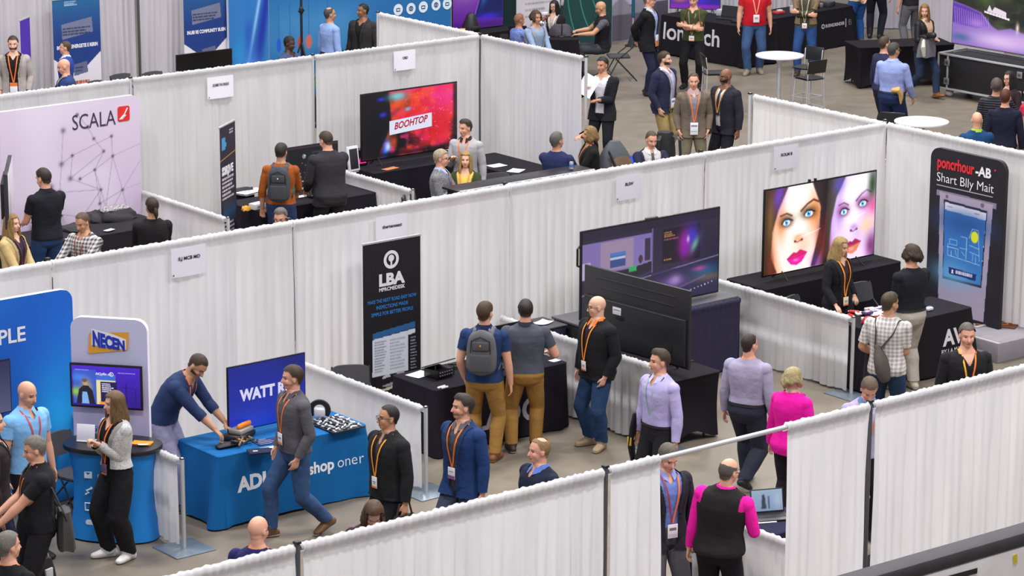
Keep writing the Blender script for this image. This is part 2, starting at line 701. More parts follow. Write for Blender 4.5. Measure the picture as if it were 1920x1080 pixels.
def person(name_label, cat_pos, ht=1.78, face=0, lean=0.0, twist=0.0, head=(0, 0), arms=('hang', 'hang'), feet=None, sit=None, girth=1.0, belly=0.0,
           skin='fair', hair='brown', style='short', beard=None, shirt=('#333333', {}), sleeve=2.0, jacket=None, jhem=0.80, jopen=0.05, jsleeve=1.97, vest=False,
           trousers=('#23232b', {}), legw=1.0, shoes='#1c1a1a', sole=None, collar=None, lanyard=None, badge=None, glasses=False, vox=0.0085, female=False,
           handrot=(0, 0), hem=None, tuck=False, neck_v=0.05, curl=0.5, poles=(None, None), zip_=None, fullhead=None, group=None, pz=0.0, tie=None, trim=None, belt=None, side=0.0):
    """One person. Local frame: X to the person's right, Y forward, Z up (metres at 1.78 m), then scaled."""
    s = ht / 1.78
    gw = girth * (1.06 if female else 1.11)
    # ---- spine
    zs = np.arange(0.95, 1.62, 0.01)
    seat = sit is not None
    pz0 = 0.95
    if seat:
        drop = 0.95 - (sit / s + 0.10)
    else:
        drop = 0.0
    FT = feet or (dict(x=0.105, y=0.0, yaw=10, up=0.0, tip=0), dict(x=0.105, y=0.0, yaw=10, up=0.0, tip=0))
    FT = [dict(dict(x=0.105, y=0.0, yaw=8, up=0.0, tip=0), **f) for f in FT]
    if seat and feet is None:
        FT = [dict(x=0.13, y=0.42, yaw=6, up=0.0, tip=0)] * 2
    TH, SHN = 0.435, 0.42

    def ankle(k):
        f = FT[k]
        sg = (1, -1)[k]
        tip = R(f['tip'])
        return vec(sg * f['x'], f['y'], 0.085 + f['up'] + 0.05 * math.sin(tip))
    if not seat:
        for k in range(2):
            a = ankle(k)
            dx, dy = a[0] - (1, -1)[k] * 0.095, a[1]
            m = (TH + SHN) * 0.997
            hz = a[2] + math.sqrt(max(m * m - dx * dx - dy * dy, 0.04))
            drop = max(drop, 0.93 - hz)
    base = vec(0, 0, -drop)
    la = R(lean)
    sd = R(side)
    O, Fv, Uv, Xv = [], [], [], []
    p = vec(0, 0, 0.95) + base
    for z in zs:
        k = smooth01((z - 0.93) / 0.30)
        a, t, b = la * (0.25 + 0.75 * k), R(twist) * smooth01((z - 0.95) / 0.4), sd * k
        X = vec(math.cos(t), math.sin(t), 0)
        F0 = vec(-math.sin(t), math.cos(t), 0)
        U = unit(vec(0, 0, 1) * math.cos(a) + vec(0, 1, 0) * math.sin(a) + vec(1, 0, 0) * math.sin(b))
        X = unit(X - U * np.dot(X, U))
        Fw = np.cross(U, X)
        O.append(p.copy())
        Fv.append(Fw)
        Uv.append(U)
        Xv.append(X)
        p = p + U * 0.01
    low = np.arange(0.70, 0.95, 0.01)
    U0, X0, F0 = Uv[0], Xv[0], Fv[0]
    O = [O[0] - U0 * (0.95 - z) for z in low] + O
    Fv, Uv, Xv = [F0] * len(low) + Fv, [U0] * len(low) + Uv, [X0] * len(low) + Xv
    zs = np.concatenate([low, zs])
    O, Fv, Uv, Xv = map(np.array, (O, Fv, Uv, Xv))

    def sp(z):
        i = int(np.clip(round((z - 0.70) / 0.01), 0, len(zs) - 1))
        return O[i], Xv[i], Fv[i], Uv[i]

    def tp(x, y, z):
        o, X, Fw, U = sp(z)
        return o + X * x + Fw * y

    V, Fs, n = [], [], 0

    def put(g):
        nonlocal n
        v, f = g
        V.append(v)
        Fs.extend([tuple(i + n for i in q) for q in f])
        n += len(v)
    # ---- torso
    fem = 1.0 if female else 0.0
    secs = [(0.80, 0.085, 0.06, 0.07), (0.84, 0.145, 0.095, 0.11), (0.92, 0.172 + .006 * fem, 0.108, 0.13), (1.00, 0.165, 0.108 + belly * 0.7, 0.108), (1.08, 0.155 - .016 * fem, 0.108 + belly, 0.098),
            (1.16, 0.158 - .016 * fem, 0.112 + belly * 0.9, 0.102), (1.25, 0.170 - .012 * fem, 0.122 + belly * 0.4 + .012 * fem, 0.115), (1.33, 0.180 - .014 * fem, 0.126 + .012 * fem, 0.122),
            (1.40, 0.186 - .016 * fem, 0.112, 0.115), (1.435, 0.168 - .014 * fem, 0.088, 0.102), (1.468, 0.122, 0.070, 0.088), (1.51, 0.070, 0.058, 0.068), (1.535, 0.058, 0.052, 0.058)]
    A = np.linspace(0, 2 * PI, 32, endpoint=False)
    rings = []
    if seat:
        secs = secs[1:]
    for z, hx, df, db in secs:
        o, X, Fw, U = sp(z)
        g = gw if z < 1.36 else 1 + (gw - 1) * (0.85 if z < 1.45 else 0.5)
        ca, sa = np.cos(A), np.sin(A)
        e = 0.82
        x = np.sign(ca) * np.abs(ca) ** e * hx * g
        d = np.where(sa > 0, df, db) * g
        y = np.sign(sa) * np.abs(sa) ** e * d
        rings.append(o + np.outer(x, X) + np.outer(y, Fw))
    k = len(rings)
    tv = np.vstack(rings + [[rings[0].mean(0)], [rings[-1].mean(0)]])
    tf = []
    for i in range(k - 1):
        for j in range(32):
            a, b = i * 32 + j, i * 32 + (j + 1) % 32
            tf.append((a, b, b + 32, a + 32))
    for j in range(32):
        tf.append((k * 32, (j + 1) % 32, j))
        tf.append((k * 32 + 1, (k - 1) * 32 + j, (k - 1) * 32 + (j + 1) % 32))
    put((tv, tf))
    # ---- head
    o, X, Fw, U = sp(1.53)
    nb = o - Fw * 0.008
    hy, hp = R(head[0] if abs(face) > 90 else -head[0]), R(head[1])
    # head frame: start upright-ish (half of the lean), then yaw (positive to the person's right) and pitch (down positive)
    U_ = unit(U * 0.55 + vec(0, 0, 1) * 0.45)
    X_ = unit(X - U_ * np.dot(X, U_))
    F_ = np.cross(U_, X_)
    Xh = X_ * math.cos(hy) - F_ * math.sin(hy)
    Fh = F_ * math.cos(hy) + X_ * math.sin(hy)
    Uh = U_ * math.cos(hp) + Fh * math.sin(hp)
    Fh = Fh * math.cos(hp) - U_ * math.sin(hp)
    hs = 1.0 if not female else 0.96
    hc = nb + (U_ * 0.3 + Uh * 0.7) * 0.135 + Fh * 0.018
    HM = np.stack([Xh, Fh, Uh], 1)

    def hp_(x, y, z):
        return hc + HM @ (vec(x, y, z) * hs)

    def hell(c, r, nu=16, nv=10):
        put(ell_geo(hp_(*c), vec(*r) * hs, HM, nu, nv))
    hell((0, -0.014, 0.022), (0.0755, 0.099, 0.095), 24, 16)
    hell((0, 0.020, -0.040), (0.061, 0.069, 0.078), 20, 14)
    hell((0, 0.044, -0.092), (0.037, 0.038, 0.027))
    hell((0, -0.02, -0.045), (0.06, 0.07, 0.06))
    for q in (1, -1):
        hell((q * 0.034, 0.052, -0.036), (0.028, 0.026, 0.034), 12, 8)
        hell((q * 0.077, -0.012, -0.014), (0.010, 0.021, 0.033), 12, 8)
    hell((0, 0.074, 0.020), (0.050, 0.015, 0.013), 12, 8)
    put(tube_geo([hp_(0, 0.082, 0.004), hp_(0, 0.096, -0.022), hp_(0, 0.102, -0.040)], np.array([0.0075, 0.010, 0.0135]) * hs, 10))
    hell((0, 0.080, -0.072), (0.024, 0.012, 0.011), 10, 8)
    put(tube_geo([nb - U * 0.06, nb, hp_(0, -0.022, -0.06), hp_(0, -0.02, -0.03)], np.array([0.066, 0.056, 0.054, 0.05]) * (1 + (gw - 1) * .5) * (0.9 if female else 1), 16))
    # ---- arms
    arm = []
    for q in range(2):
        sg = (1, -1)[q]
        S = tp(sg * (0.176 - .018 * fem) * (1 + (gw - 1) * .85), -0.005, 1.412)
        a = arms[q]
        if isinstance(a, str):
            w = POSES[a]
            W = vec(sg * w[0] * (1 + (gw - 1) * .5), w[1], w[2])
            if a in ('hang', 'hang_back', 'hang_fwd', 'pocket', 'behind', 'clasp', 'chest', 'belly', 'crossr', 'crossl', 'hip', 'bent'):
                W = W + base
                if lean and a not in ('hang',):
                    d = W - (vec(0, 0, 0.95) + base)
                    W = vec(0, 0, 0.95) + base + X0 * d[0] + (vec(0, 1, 0) * math.cos(la) - vec(0, 0, 1) * math.sin(la)) * d[1] + (vec(0, 0, 1) * math.cos(la) + vec(0, 1, 0) * math.sin(la)) * d[2]
                elif lean:
                    W = W + vec(0, (S[1]) * 0.9, 0)
        else:
            W = vec(*a) / s
        pole = vec(sg * 0.55, -1.0, -0.35) if poles[q] is None else vec(*poles[q])
        E, W = ik(S, W, 0.295, 0.262, pole)
        arm.append((S, E, W))
        uw = 0.92 if female else 1.0
        g2 = uw * (1 + (gw - 1) * .7)
        put(tube_geo([S, S * 0.7 + E * 0.3, S * 0.35 + E * 0.65, E], np.array([0.050, 0.052, 0.048, 0.041]) * g2, 14))
        put(tube_geo([E, E * 0.7 + W * 0.3, E * 0.3 + W * 0.7, W], np.array([0.042, 0.043, 0.034, 0.027]) * g2, 14))
        put(ell_geo(S - vec(0, 0, 0.006), vec(0.055, 0.060, 0.058) * g2))
        # hand
        dr = unit(W - E)
        if isinstance(arms[q], str) and arms[q] in ('hang', 'hang_back', 'hang_fwd'):
            dr = unit(dr + vec(0, 0, -0.5))
        if arms[q] == 'pocket':
            dr = unit(vec(-sg * 0.25, 0.25, -1))
        if handrot[q]:
            dr = unit(dr + vec(0, 0, -math.tan(R(handrot[q]))))
        inward = vec(-sg, 0, 0)
        if arms[q] in ('desk', 'table') or not isinstance(arms[q], str):
            inward = vec(0, 0, -1)
        if arms[q] in ('clasp', 'chest', 'belly', 'crossr', 'crossl'):
            inward = vec(0, -1, 0)
        pn = unit(inward - dr * np.dot(inward, dr))
        wd = np.cross(dr, pn) * sg
        wd = -wd if np.dot(wd, vec(0, 1, 0.6)) < 0 and arms[q] in ('hang', 'hang_back', 'hang_fwd', 'pocket') else wd
        hsz = (0.90 if female else 1.0)
        put(tube_geo([W - dr * 0.01, W + dr * 0.03 * hsz, W + dr * 0.07 * hsz, W + dr * 0.092 * hsz], np.array([0.027, 0.036, 0.041, 0.040]) * hsz, 14, ry=np.array([0.020, 0.0165, 0.0150, 0.0130]) * hsz, up=pn))
        K = W + dr * 0.092 * hsz
        for i, (off, ln) in enumerate(((0.033, 0.072), (0.0115, 0.080), (-0.0105, 0.074), (-0.032, 0.058))):
            b0 = K + wd * off * hsz - dr * 0.012
            c1 = curl * (0.8 + 0.12 * i)
            d1 = unit(dr * math.cos(c1 * .5) + pn * math.sin(c1 * .5) + wd * off * 1.4)
            d2 = unit(dr * math.cos(c1 * 1.6) + pn * math.sin(c1 * 1.6) + wd * off * 1.4)
            put(tube_geo([b0, b0 + d1 * ln * 0.5 * hsz, b0 + d1 * ln * 0.5 * hsz + d2 * ln * 0.5 * hsz], np.array([0.0088, 0.0082, 0.0068]) * hsz, 8))
        b0 = W + dr * 0.022 + wd * 0.026 * hsz
        d1 = unit(dr * 0.75 + wd * 0.65 + pn * 0.25)
        d2 = unit(dr * 0.95 + wd * 0.2 + pn * 0.35)
        put(tube_geo([b0, b0 + d1 * 0.038 * hsz, b0 + d1 * 0.038 * hsz + d2 * 0.036 * hsz], np.array([0.0125, 0.0105, 0.0085]) * hsz, 8))
    # ---- legs
    legs = []
    for q in range(2):
        sg = (1, -1)[q]
        H = tp(sg * 0.093, -0.005, 0.90)
        Ak = ankle(q)
        yw = R(FT[q]['yaw']) * sg
        fd = vec(math.sin(yw), math.cos(yw), 0)
        pole = fd + vec(sg * 0.08, 0, 0) if not seat else vec(sg * 0.1, 1, 1.5)
        Kn, Ak = ik(H, Ak, TH, SHN, pole)
        tip = R(FT[q]['tip'])
        toe = unit(fd * math.cos(tip) - vec(0, 0, math.sin(tip)))
        legs.append((H, Kn, Ak, toe, fd))
        lw = legw * (1 + (gw - 1) * .7)
        put(tube_geo([H + vec(0, 0, 0.02), H * .75 + Kn * .25, H * .4 + Kn * .6, Kn], np.array([0.098 * (1 + (gw - 1) * .7), 0.094 * lw ** .5, 0.078 * lw, 0.066 * lw]), 18))
        put(tube_geo([Kn, Kn * .7 + Ak * .3 - fd * .012, Kn * .3 + Ak * .7 - fd * .004, Ak + (Kn - Ak) * 0.02], np.array([0.066 * lw, 0.067 * lw, 0.057 * lw, 0.054 * max(lw, .95)]), 18))
        un = np.cross(np.cross(toe, vec(0, 0, 1)), toe)
        un = unit(un)
        hl = Ak - un * 0.03
        put(tube_geo([hl - toe * 0.055 - un * 0.012, hl + toe * 0.0, hl + toe * 0.07 - un * 0.010, hl + toe * 0.13 - un * 0.020, hl + toe * 0.165 - un * 0.024],
                     [0.038, 0.044, 0.047, 0.047, 0.036], 14, ry=[0.040, 0.048, 0.040, 0.029, 0.023], up=un))
    Vb = np.vstack(V)
    Vb[:, 2] = np.maximum(Vb[:, 2], 0.012 if not seat else -1)
    # ---- weld into one skin
    me = bpy.data.meshes.new('skin')
    me.from_pydata((Vb * s).tolist(), [], Fs)
    ob = bpy.data.objects.new('skin', me)
    COL.objects.link(ob)
    md = ob.modifiers.new('weld', 'REMESH')
    md.mode = 'VOXEL'
    md.voxel_size = vox
    dg = bpy.context.evaluated_depsgraph_get()
    m2 = bpy.data.meshes.new_from_object(ob.evaluated_get(dg))
    nv = len(m2.vertices)
    P = np.empty(nv * 3)
    m2.vertices.foreach_get('co', P)
    P = P.reshape(-1, 3) / s
    lt = np.empty(len(m2.polygons), np.int32)
    m2.polygons.foreach_get('loop_total', lt)
    li = np.empty(len(m2.loops), np.int32)
    m2.loops.foreach_get('vertex_index', li)
    assert (lt == 4).all()
    Q = li.reshape(-1, 4)
    bpy.data.objects.remove(ob)
    bpy.data.meshes.remove(me)
    bpy.data.meshes.remove(m2)

    def lap(P, Q, it, lam=0.5, keep=None):
        a = np.concatenate([Q[:, 0], Q[:, 1], Q[:, 2], Q[:, 3]])
        b = np.concatenate([Q[:, 1], Q[:, 2], Q[:, 3], Q[:, 0]])
        a, b = np.concatenate([a, b]), np.concatenate([b, a])
        dn = np.maximum(np.bincount(a, minlength=len(P)), 1)
        for _ in range(it):
            S_ = np.stack([np.bincount(a, weights=P[b, i], minlength=len(P)) for i in range(3)], 1) / dn[:, None]
            w = lam if keep is None else lam * keep[:, None]
            P = P + (S_ - P) * w
        return P

    def normals(P, Q):
        n_ = np.cross(P[Q[:, 2]] - P[Q[:, 0]], P[Q[:, 3]] - P[Q[:, 1]])
        N = np.stack([sum(np.bincount(Q[:, j], weights=n_[:, i], minlength=len(P)) for j in range(4)) for i in range(3)], 1)
        return N / (np.linalg.norm(N, axis=1)[:, None] + 1e-12)
    # ---- labels
    h = (P - hc) @ HM / hs
    rad = np.linalg.norm(h / vec(0.10, 0.13, 0.155), axis=1)
    nk = (P - nb) @ U_
    ishead = (rad < 1.15) & (nk > -0.01)
    dT = np.full(len(P), 9.0)
    best = np.zeros(len(P), int)
    for i in range(0, len(zs), 2):
        d = np.linalg.norm(P - O[i], axis=1)
        u = d < dT
        dT[u] = d[u]
        best[u] = i
    # refine by plane offset
    for _ in range(2):
        off = np.einsum('ij,ij->i', P - O[best], Uv[best])
        best = np.clip(best + np.round(off / 0.01).astype(int), 0, len(zs) - 1)
    tz = zs[best] + np.einsum('ij,ij->i', P - O[best], Uv[best]).clip(-0.3, 0.3) * 1.0
    tx = np.einsum('ij,ij->i', P - O[best], Xv[best])
    ty = np.einsum('ij,ij->i', P - O[best], Fv[best])
    hx = np.interp(tz, [a[0] for a in secs], [a[1] for a in secs]) * gw
    dep = np.interp(tz, [a[0] for a in secs], [(a[2] + a[3]) / 2 for a in secs]) * gw
    d_torso = (np.hypot(tx / hx, ty / dep) - 1) * 0.12
    lab = np.zeros(len(P), int)          # 0 torso 1 head 2/3 arms 4/5 legs
    tpar = np.zeros(len(P))
    dbest = np.maximum(d_torso, -0.02)
    for q in range(2):
        H, Kn, Ak, toe, fd = legs[q]
        d1, t1 = seg_dist(P, H + (Kn - H) * 0.02, Kn)
        d2, t2 = seg_dist(P, Kn, Ak)
        dbest = np.minimum(dbest, np.minimum(d1 - 0.092 * (legw + gw - 1), d2 - 0.062 * legw))
    hand_keep = np.ones(len(P))
    for q in range(2):
        S, E, W = arm[q]
        S2 = S + (E - S) * 0.18
        d1, t1 = seg_dist(P, S2, E)
        d2, t2 = seg_dist(P, E, W)
        tipp = W + unit(W - E) * 0.19
        d3, t3 = seg_dist(P, W, tipp)
        d1, d2, d3 = d1 - 0.052 * (gw * .5 + .5), d2 - 0.036, d3 - 0.032
        da = np.minimum(np.minimum(d1, d2), d3)
        t = np.where(d1 <= np.minimum(d2, d3), 0.18 + t1 * 0.82, np.where(d2 <= d3, 1 + t2, 2 + t3))
        near = (da < 0.03) & (da < dbest) & ~ishead & (np.linalg.norm(P - S2, axis=1) < 0.95)
        lab[near] = 2 + q
        tpar[near] = t[near]
        dbest = np.where(near, da, dbest)
        hand_keep[near & (t > 2.0)] = 0.45
    dbl = np.full(len(P), 9.0)
    for q in range(2):
        H, Kn, Ak, toe, fd = legs[q]
        d1, t1 = seg_dist(P, H + (Kn - H) * 0.02, Kn)
        d2, t2 = seg_dist(P, Kn, Ak)
        dl = np.minimum(d1 - 0.085, d2 - 0.06)
        t = np.where(d1 - 0.02 <= d2, t1, 1 + t2)
        up = np.dot(unit(H - Kn), vec(0, 0, 1)) > 0.5
        lg = (lab == 0) & ~ishead & (dl < 0.05) & ((tz < 0.86) if up else (dl < d_torso))
        fx, _t = seg_dist(P, Ak - toe * 0.06 - vec(0, 0, .03), Ak + toe * 0.19 - vec(0, 0, .05))
        ft = (fx < 0.075) & (lab != 2) & (lab != 3) & (((P - Ak) @ vec(0, 0, 1) < 0.015) | (((P - Ak) @ toe > 0.055)))
        tk = lg | ft
        other = (lab >= 4) & tk
        tk = tk & ~(other & (dl >= dbl))
        lab[tk] = 4 + q
        tpar[tk] = np.where(ft, 2.5, t)[tk]
        dbl = np.where(tk, dl, dbl)
    lab[ishead & (lab < 2)] = 1
    keep = hand_keep.copy()
    keep[lab == 1] = 0.55
    P = lap(P, Q, 3, 0.5, keep)
    h = (P - hc) @ HM / hs
    # eye hollows, lips
    for q in (1, -1):
        e = np.exp(-(((h[:, 0] - q * 0.031) / 0.013) ** 2 + ((h[:, 2] + 0.004) / 0.009) ** 2)) * ((h[:, 1] > 0.03) & (lab == 1))
        P = P - np.outer(e * 0.007, Fh)
    e = np.exp(-((h[:, 0] / 0.022) ** 2 + ((h[:, 2] + 0.073) / 0.0045) ** 2)) * ((h[:, 1] > 0.03) & (lab == 1))
    P = P - np.outer(e * 0.004, Fh)
    h = (P - hc) @ HM / hs
    N = normals(P, Q)
    sk = rgb(SKINS.get(skin, skin))
    hcol = rgb(HAIRS.get(hair, hair)) * 0.74
    col = np.tile(sk, (len(P), 1))

    def tint(k, c):
        nonlocal col
        k = np.clip(k, 0, 1)[:, None]
        col = col * (1 - k) + rgb(c) * k
    fr = (lab == 1) & (h[:, 1] > 0.02)
    g2d = lambda x, z, rx, rz: np.clip(1.6 - 1.3 * (((np.abs(h[:, 0]) - x) / rx) ** 2 + ((h[:, 2] - z) / rz) ** 2), 0, 1)
    tint(0.35 * fr * np.exp(-(((np.abs(h[:, 0]) - .036) / .02) ** 2 + ((h[:, 2] + .04) / .02) ** 2)), np.minimum(sk * vec(1.08, .82, .8), 1))
    tint(fr * g2d(0.031, -0.004, 0.0145, 0.0075), '#cfc4bd')
    tint(fr * g2d(0.031, -0.0035, 0.0075, 0.0085), '#2a1d18')
    tint(0.8 * fr * g2d(0.031, 0.003, 0.016, 0.0035), '#2c1c15')
    tint(0.75 * fr * g2d(0.033, 0.0215, 0.020, 0.0055), hcol * 0.75)
    tint(0.75 * fr * g2d(0.0, -0.074, 0.026, 0.0085), sk * vec(0.80, 0.52, 0.50) if not female else sk * vec(.85, .42, .42))
    tint(0.7 * fr * g2d(0.0, -0.0735, 0.027, 0.003), sk * 0.35)
    tint(0.5 * fr * g2d(0.008, -0.05, 0.006, 0.004), sk * 0.4)
    if style in ('stubble', 'bald') or beard == 'stubble':
        if style in ('stubble',):
            tint(0.35 * ((lab == 1) & (h[:, 2] > 0.035 - 0.25 * h[:, 1])), hcol)
    if beard == 'full':
        tint(0.8 * smooth01((-0.034 - 0.2 * np.clip(h[:, 1] - .05, 0, 1) - h[:, 2]) / 0.012) * (lab == 1) * (h[:, 1] > -0.005) * (nk > 0.05) * ~((np.abs(h[:, 0]) < .02) & (np.abs(h[:, 2] + .074) < .006)) * ~((h[:, 2] > -.055) & (np.abs(h[:, 0]) < .04) & (h[:, 1] > .06)), hcol)
    if beard == 'stubble':
        tint(0.32 * smooth01((-0.045 - h[:, 2] - 0.0 * h[:, 0]) / 0.02) * (lab == 1) * (h[:, 1] > 0.0) * (nk > 0.06), hcol)
    root = thing('person', name_label, 'person', group=group)
    loc, rot = cat_pos
    root.location = Vector([float(loc[0]), float(loc[1]), float((loc[2] if len(loc) > 2 else 0) + pz)])
    root.rotation_euler = (0, 0, face_yaw(face) if rot is None else rot)
    bm_ = MATS.get('skin')
    if bm_ is None:
        bm_, nt, b = newmat('skin')
        a = nt.nodes.new('ShaderNodeAttribute')
        a.attribute_name = 'Col'
        nt.links.new(a.outputs['Color'], b.inputs['Base Color'])
        b.inputs['Roughness'].default_value = 0.5
        b.inputs['Subsurface Weight'].default_value = 0.0
        MATS['skin'] = bm_
    body = link_mesh('body', P * s, Q, [bm_], None, lin(col), root, None)

    def cut(mask, off, m, name, it=1, parent=root, wr=0.0, wf=26, seed=0, label=None, sm_off=True, tuckz=None):
        ok = mask[Q].all(1)
        q = Q[ok]
        if len(q) < 4:
            return None
        if name in ('vest', 'beard', 'hair', 'lapels'):
            lb = np.arange(len(P))
            for _ in range(400):
                m_ = lb[q].min(1)
                nl = lb.copy()
                for j in range(4):
                    np.minimum.at(nl, q[:, j], m_)
                if (nl == lb).all():
                    break
                lb = nl
            r_, cnt = np.unique(lb[q[:, 0]], return_counts=True)
            if name != 'lapels':
                q = q[lb[q[:, 0]] == r_[cnt.argmax()]]
            else:
                big = r_[np.argsort(-cnt)[:2]]
                q = q[np.isin(lb[q[:, 0]], big)]
        ids, inv = np.unique(q, return_inverse=True)
        q = inv.reshape(-1, 4)
        offv = off[ids] if np.ndim(off) else np.full(len(ids), off)
        p0 = P[ids]
        ns = N[ids]
        nn = lap(ns, q, 4)
        nn /= np.linalg.norm(nn, axis=1)[:, None] + 1e-9
        w = 0
        if wr:
            w = wr * (wave3(p0 * vec(1, 1, .55), wf, seed) + 0.6 * wave3(p0 * vec(1, 1, .8), wf * 2.1, seed + 5))
        p1 = p0 + nn * (offv + w)[:, None]
        p1 = lap(p1, q, it)
        o = link_mesh(name, p1 * s, q, [m], None, None, parent, None)
        if label:
            o['label'] = label
        return o
    sd_ = abs(hash(name_label)) % 1000 if False else sum(map(ord, name_label)) % 997
    isarm = (lab == 2) | (lab == 3)
    isleg = lab >= 4

    def cloth(spec, **kw):
        c, d = spec if isinstance(spec, tuple) else (spec, {})
        d = dict(dict(rough=0.88, var=0.08, vscale=5, bump=0.28, bscale=15, spec=0.25), **d)
        return mat(c, **d)
    # neckline
    vz = 1.50 + 0.0 * tx
    front = ty > 0.0
    neck_ok = (tz < np.where(front, 1.497 - 0.02, 1.515)) | (np.abs(tx) > 0.088)
    if neck_v > 0:
        vcut = front & (np.abs(tx) < neck_v * np.clip((tz - (1.50 - neck_v * 1.7)) / (neck_v * 1.7), 0, 1)) & (tz > 1.50 - neck_v * 1.7)
        neck_ok &= ~vcut
    hemz = hem if hem is not None else (0.985 if tuck else 0.90)
    if seat:
        hemz = max(hemz, 0.90)
    # trousers
    tr = ((lab == 0) & (tz < (1.02 if tuck else hemz + 0.02))) | (isleg & (tpar < 2.03)) | (isleg & ~(tpar < 2.03) & (P[:, 2] > 0.072) & (tpar < 2.2))
    cut(tr, 0.008 if not tuck else (0.011 if jacket else 0.017), cloth(trousers), 'trousers', 1, wr=0.006, wf=22, seed=sd_)
    if belt:
        cut((lab == 0) & (tz > 0.985) & (tz < 1.025), 0.016 if jacket else 0.026, mat(belt, 0.5), 'belt')
    for q in range(2):
        sh = (lab == 4 + q) & (tpar > 1.72)
        so = cut(sh, 0.004, mat(shoes, 0.55, bump=0.1), 'shoe')
        if sole and so is not None:
            sm = ((lab == 4 + q) & (tpar > 2.2) & (P[:, 2] < 0.034))
            cut(sm, 0.009, mat(sole, 0.6), 'sole', parent=so)
    # shirt
    tm = ((lab == 0) & (tz > hemz)) | (isarm & (tpar < min(sleeve, 1.97))) | ((isleg) & (tz > hemz) & (tpar < .3))
    if not isinstance(vest, bool):
        pass
    stm = tm & (neck_ok | isarm)
    cut(stm, (0.007 if jacket else 0.013), cloth(shirt), 'shirt', 2, wr=0.0 if jacket else 0.0055, wf=24, seed=sd_ + 1)
    if trim:
        cut((lab == 0) & (tz > trim[0]) & (tz < trim[1]), 0.0125, cloth(trim[2]), 'stripe', 1)
    outer = 0.012
    if jacket:
        open_ = front & (lab == 0) & (np.abs(tx) < (jopen + 0.055 * np.clip((tz - 1.22) / 0.25, 0, 1) if jopen >= 0.02 else np.clip((tz - 1.18) / 0.32, 0, 1) * 0.075 + jopen))
        if zip_ is not None:
            open_ = front & (lab == 0) & (np.abs(tx) < np.clip((tz - zip_) / 0.3, 0, 1) * 0.06) & (tz > zip_)
        js = jsleeve if not vest else -1
        jm = ((lab == 0) & (tz > jhem) & ((np.abs(tx) < 0.150 * (gw * .6 + .4)) | (tz < 1.36) | (not vest))) | (isleg & (tz > jhem) & (tpar < 1.0) & (not seat)) | (isarm & (tpar < js))
        jm &= ~open_ & ((tz < np.where(front, 1.505, 1.525)) | isarm | (np.abs(tx) > 0.088))
        fl = 0.019 + 0.018 * np.clip((1.05 - tz) / 0.25, 0, 1) * ~isarm
        cut(jm, fl, cloth(jacket), 'vest' if vest else 'jacket', 3, wr=0.0042, wf=20, seed=sd_ + 2)
        outer = 0.027
        if jopen >= 0.0 and zip_ is None and not vest:
            # lapels
            lp = front & (lab == 0) & ~open_ & (tz > 1.14) & (tz < 1.49) & (np.abs(tx) < 0.045 + (jopen + 0.055 * np.clip((tz - 1.22) / 0.25, 0, 1) if jopen >= 0.02 else np.clip((tz - 1.18) / 0.32, 0, 1) * 0.075 + jopen))
            c_, d_ = jacket if isinstance(jacket, tuple) else (jacket, {})
            cut(lp, 0.027, mat('#%02x%02x%02x' % tuple((np.clip(rgb(c_) * 0.86, 0, 1) * 255).astype(int)), 0.9), 'lapels', 2)
    # collar
    if collar:
        cz = 1.505
        pts = []
        rr = (1 + (gw - 1) * .5) * (0.92 if female else 1)
        for a in np.linspace(R(62 if not jacket else 66), R(478 - 0), 26):
            a = a if a < 8 else a
            x, y = math.cos(a + PI * 0), math.sin(a)
            pts.append(tp(0.071 * rr * math.cos(a), 0.066 * rr * math.sin(a) - 0.004, cz + 0.022 - 0.022 * max(0, math.sin(a))))
        pts = [p_ for p_ in pts]
        b = MB()
        up_, dn_ = [], []
        L = len(pts)
        ang = np.linspace(R(106), R(434), L)
        for i, a in enumerate(ang):
            z0 = cz + 0.002 - 0.030 * max(0, math.sin(a)) ** 2
            e = 1.0
            up_.append(tp(0.066 * rr * math.cos(a), 0.063 * rr * math.sin(a) - 0.004, z0 + 0.034))
            fr_ = max(0, math.sin(a)) ** 2
            dn_.append(tp((0.094 + .012 * fr_) * rr * math.cos(a), (0.088 + .034 * fr_) * rr * math.sin(a) - 0.004, z0 - 0.006 - 0.026 * fr_))
        G = np.array([dn_, up_, [u * .8 + d * .2 + vec(0, 0, -.006) for u, d in zip(up_, dn_)]])
        b.grid(G * s, cloth(collar))
        b.build('collar', root, 60)
    # ---- things hanging on the chest
    top = None
    if lanyard or badge or tie:
        bv = BVHTree.FromPolygons((P * s).tolist(), Q.tolist())

        def chest(x, z, out):
            o, X, Fw, U = sp(z)
            st = (o + X * x + Fw * 0.03) * s
            hit = bv.ray_cast(Vector(st), Vector(Fw), 0.3)
            if hit[0] is None:
                return (o + X * x + Fw * 0.13) * s
            return np.array(hit[0]) + Fw * (outer + out) * s
    if tie:
        b = MB()
        L_, R_ = [], []
        for z in np.linspace(1.47, 1.08, 12):
            w = 0.018 + 0.02 * (1.47 - z) / 0.4
            L_.append(chest(-w, z, -0.002))
            R_.append(chest(w, z, -0.002))
        b.grid(np.array([L_, R_]), mat(tie, 0.6))
        b.build('tie', root)
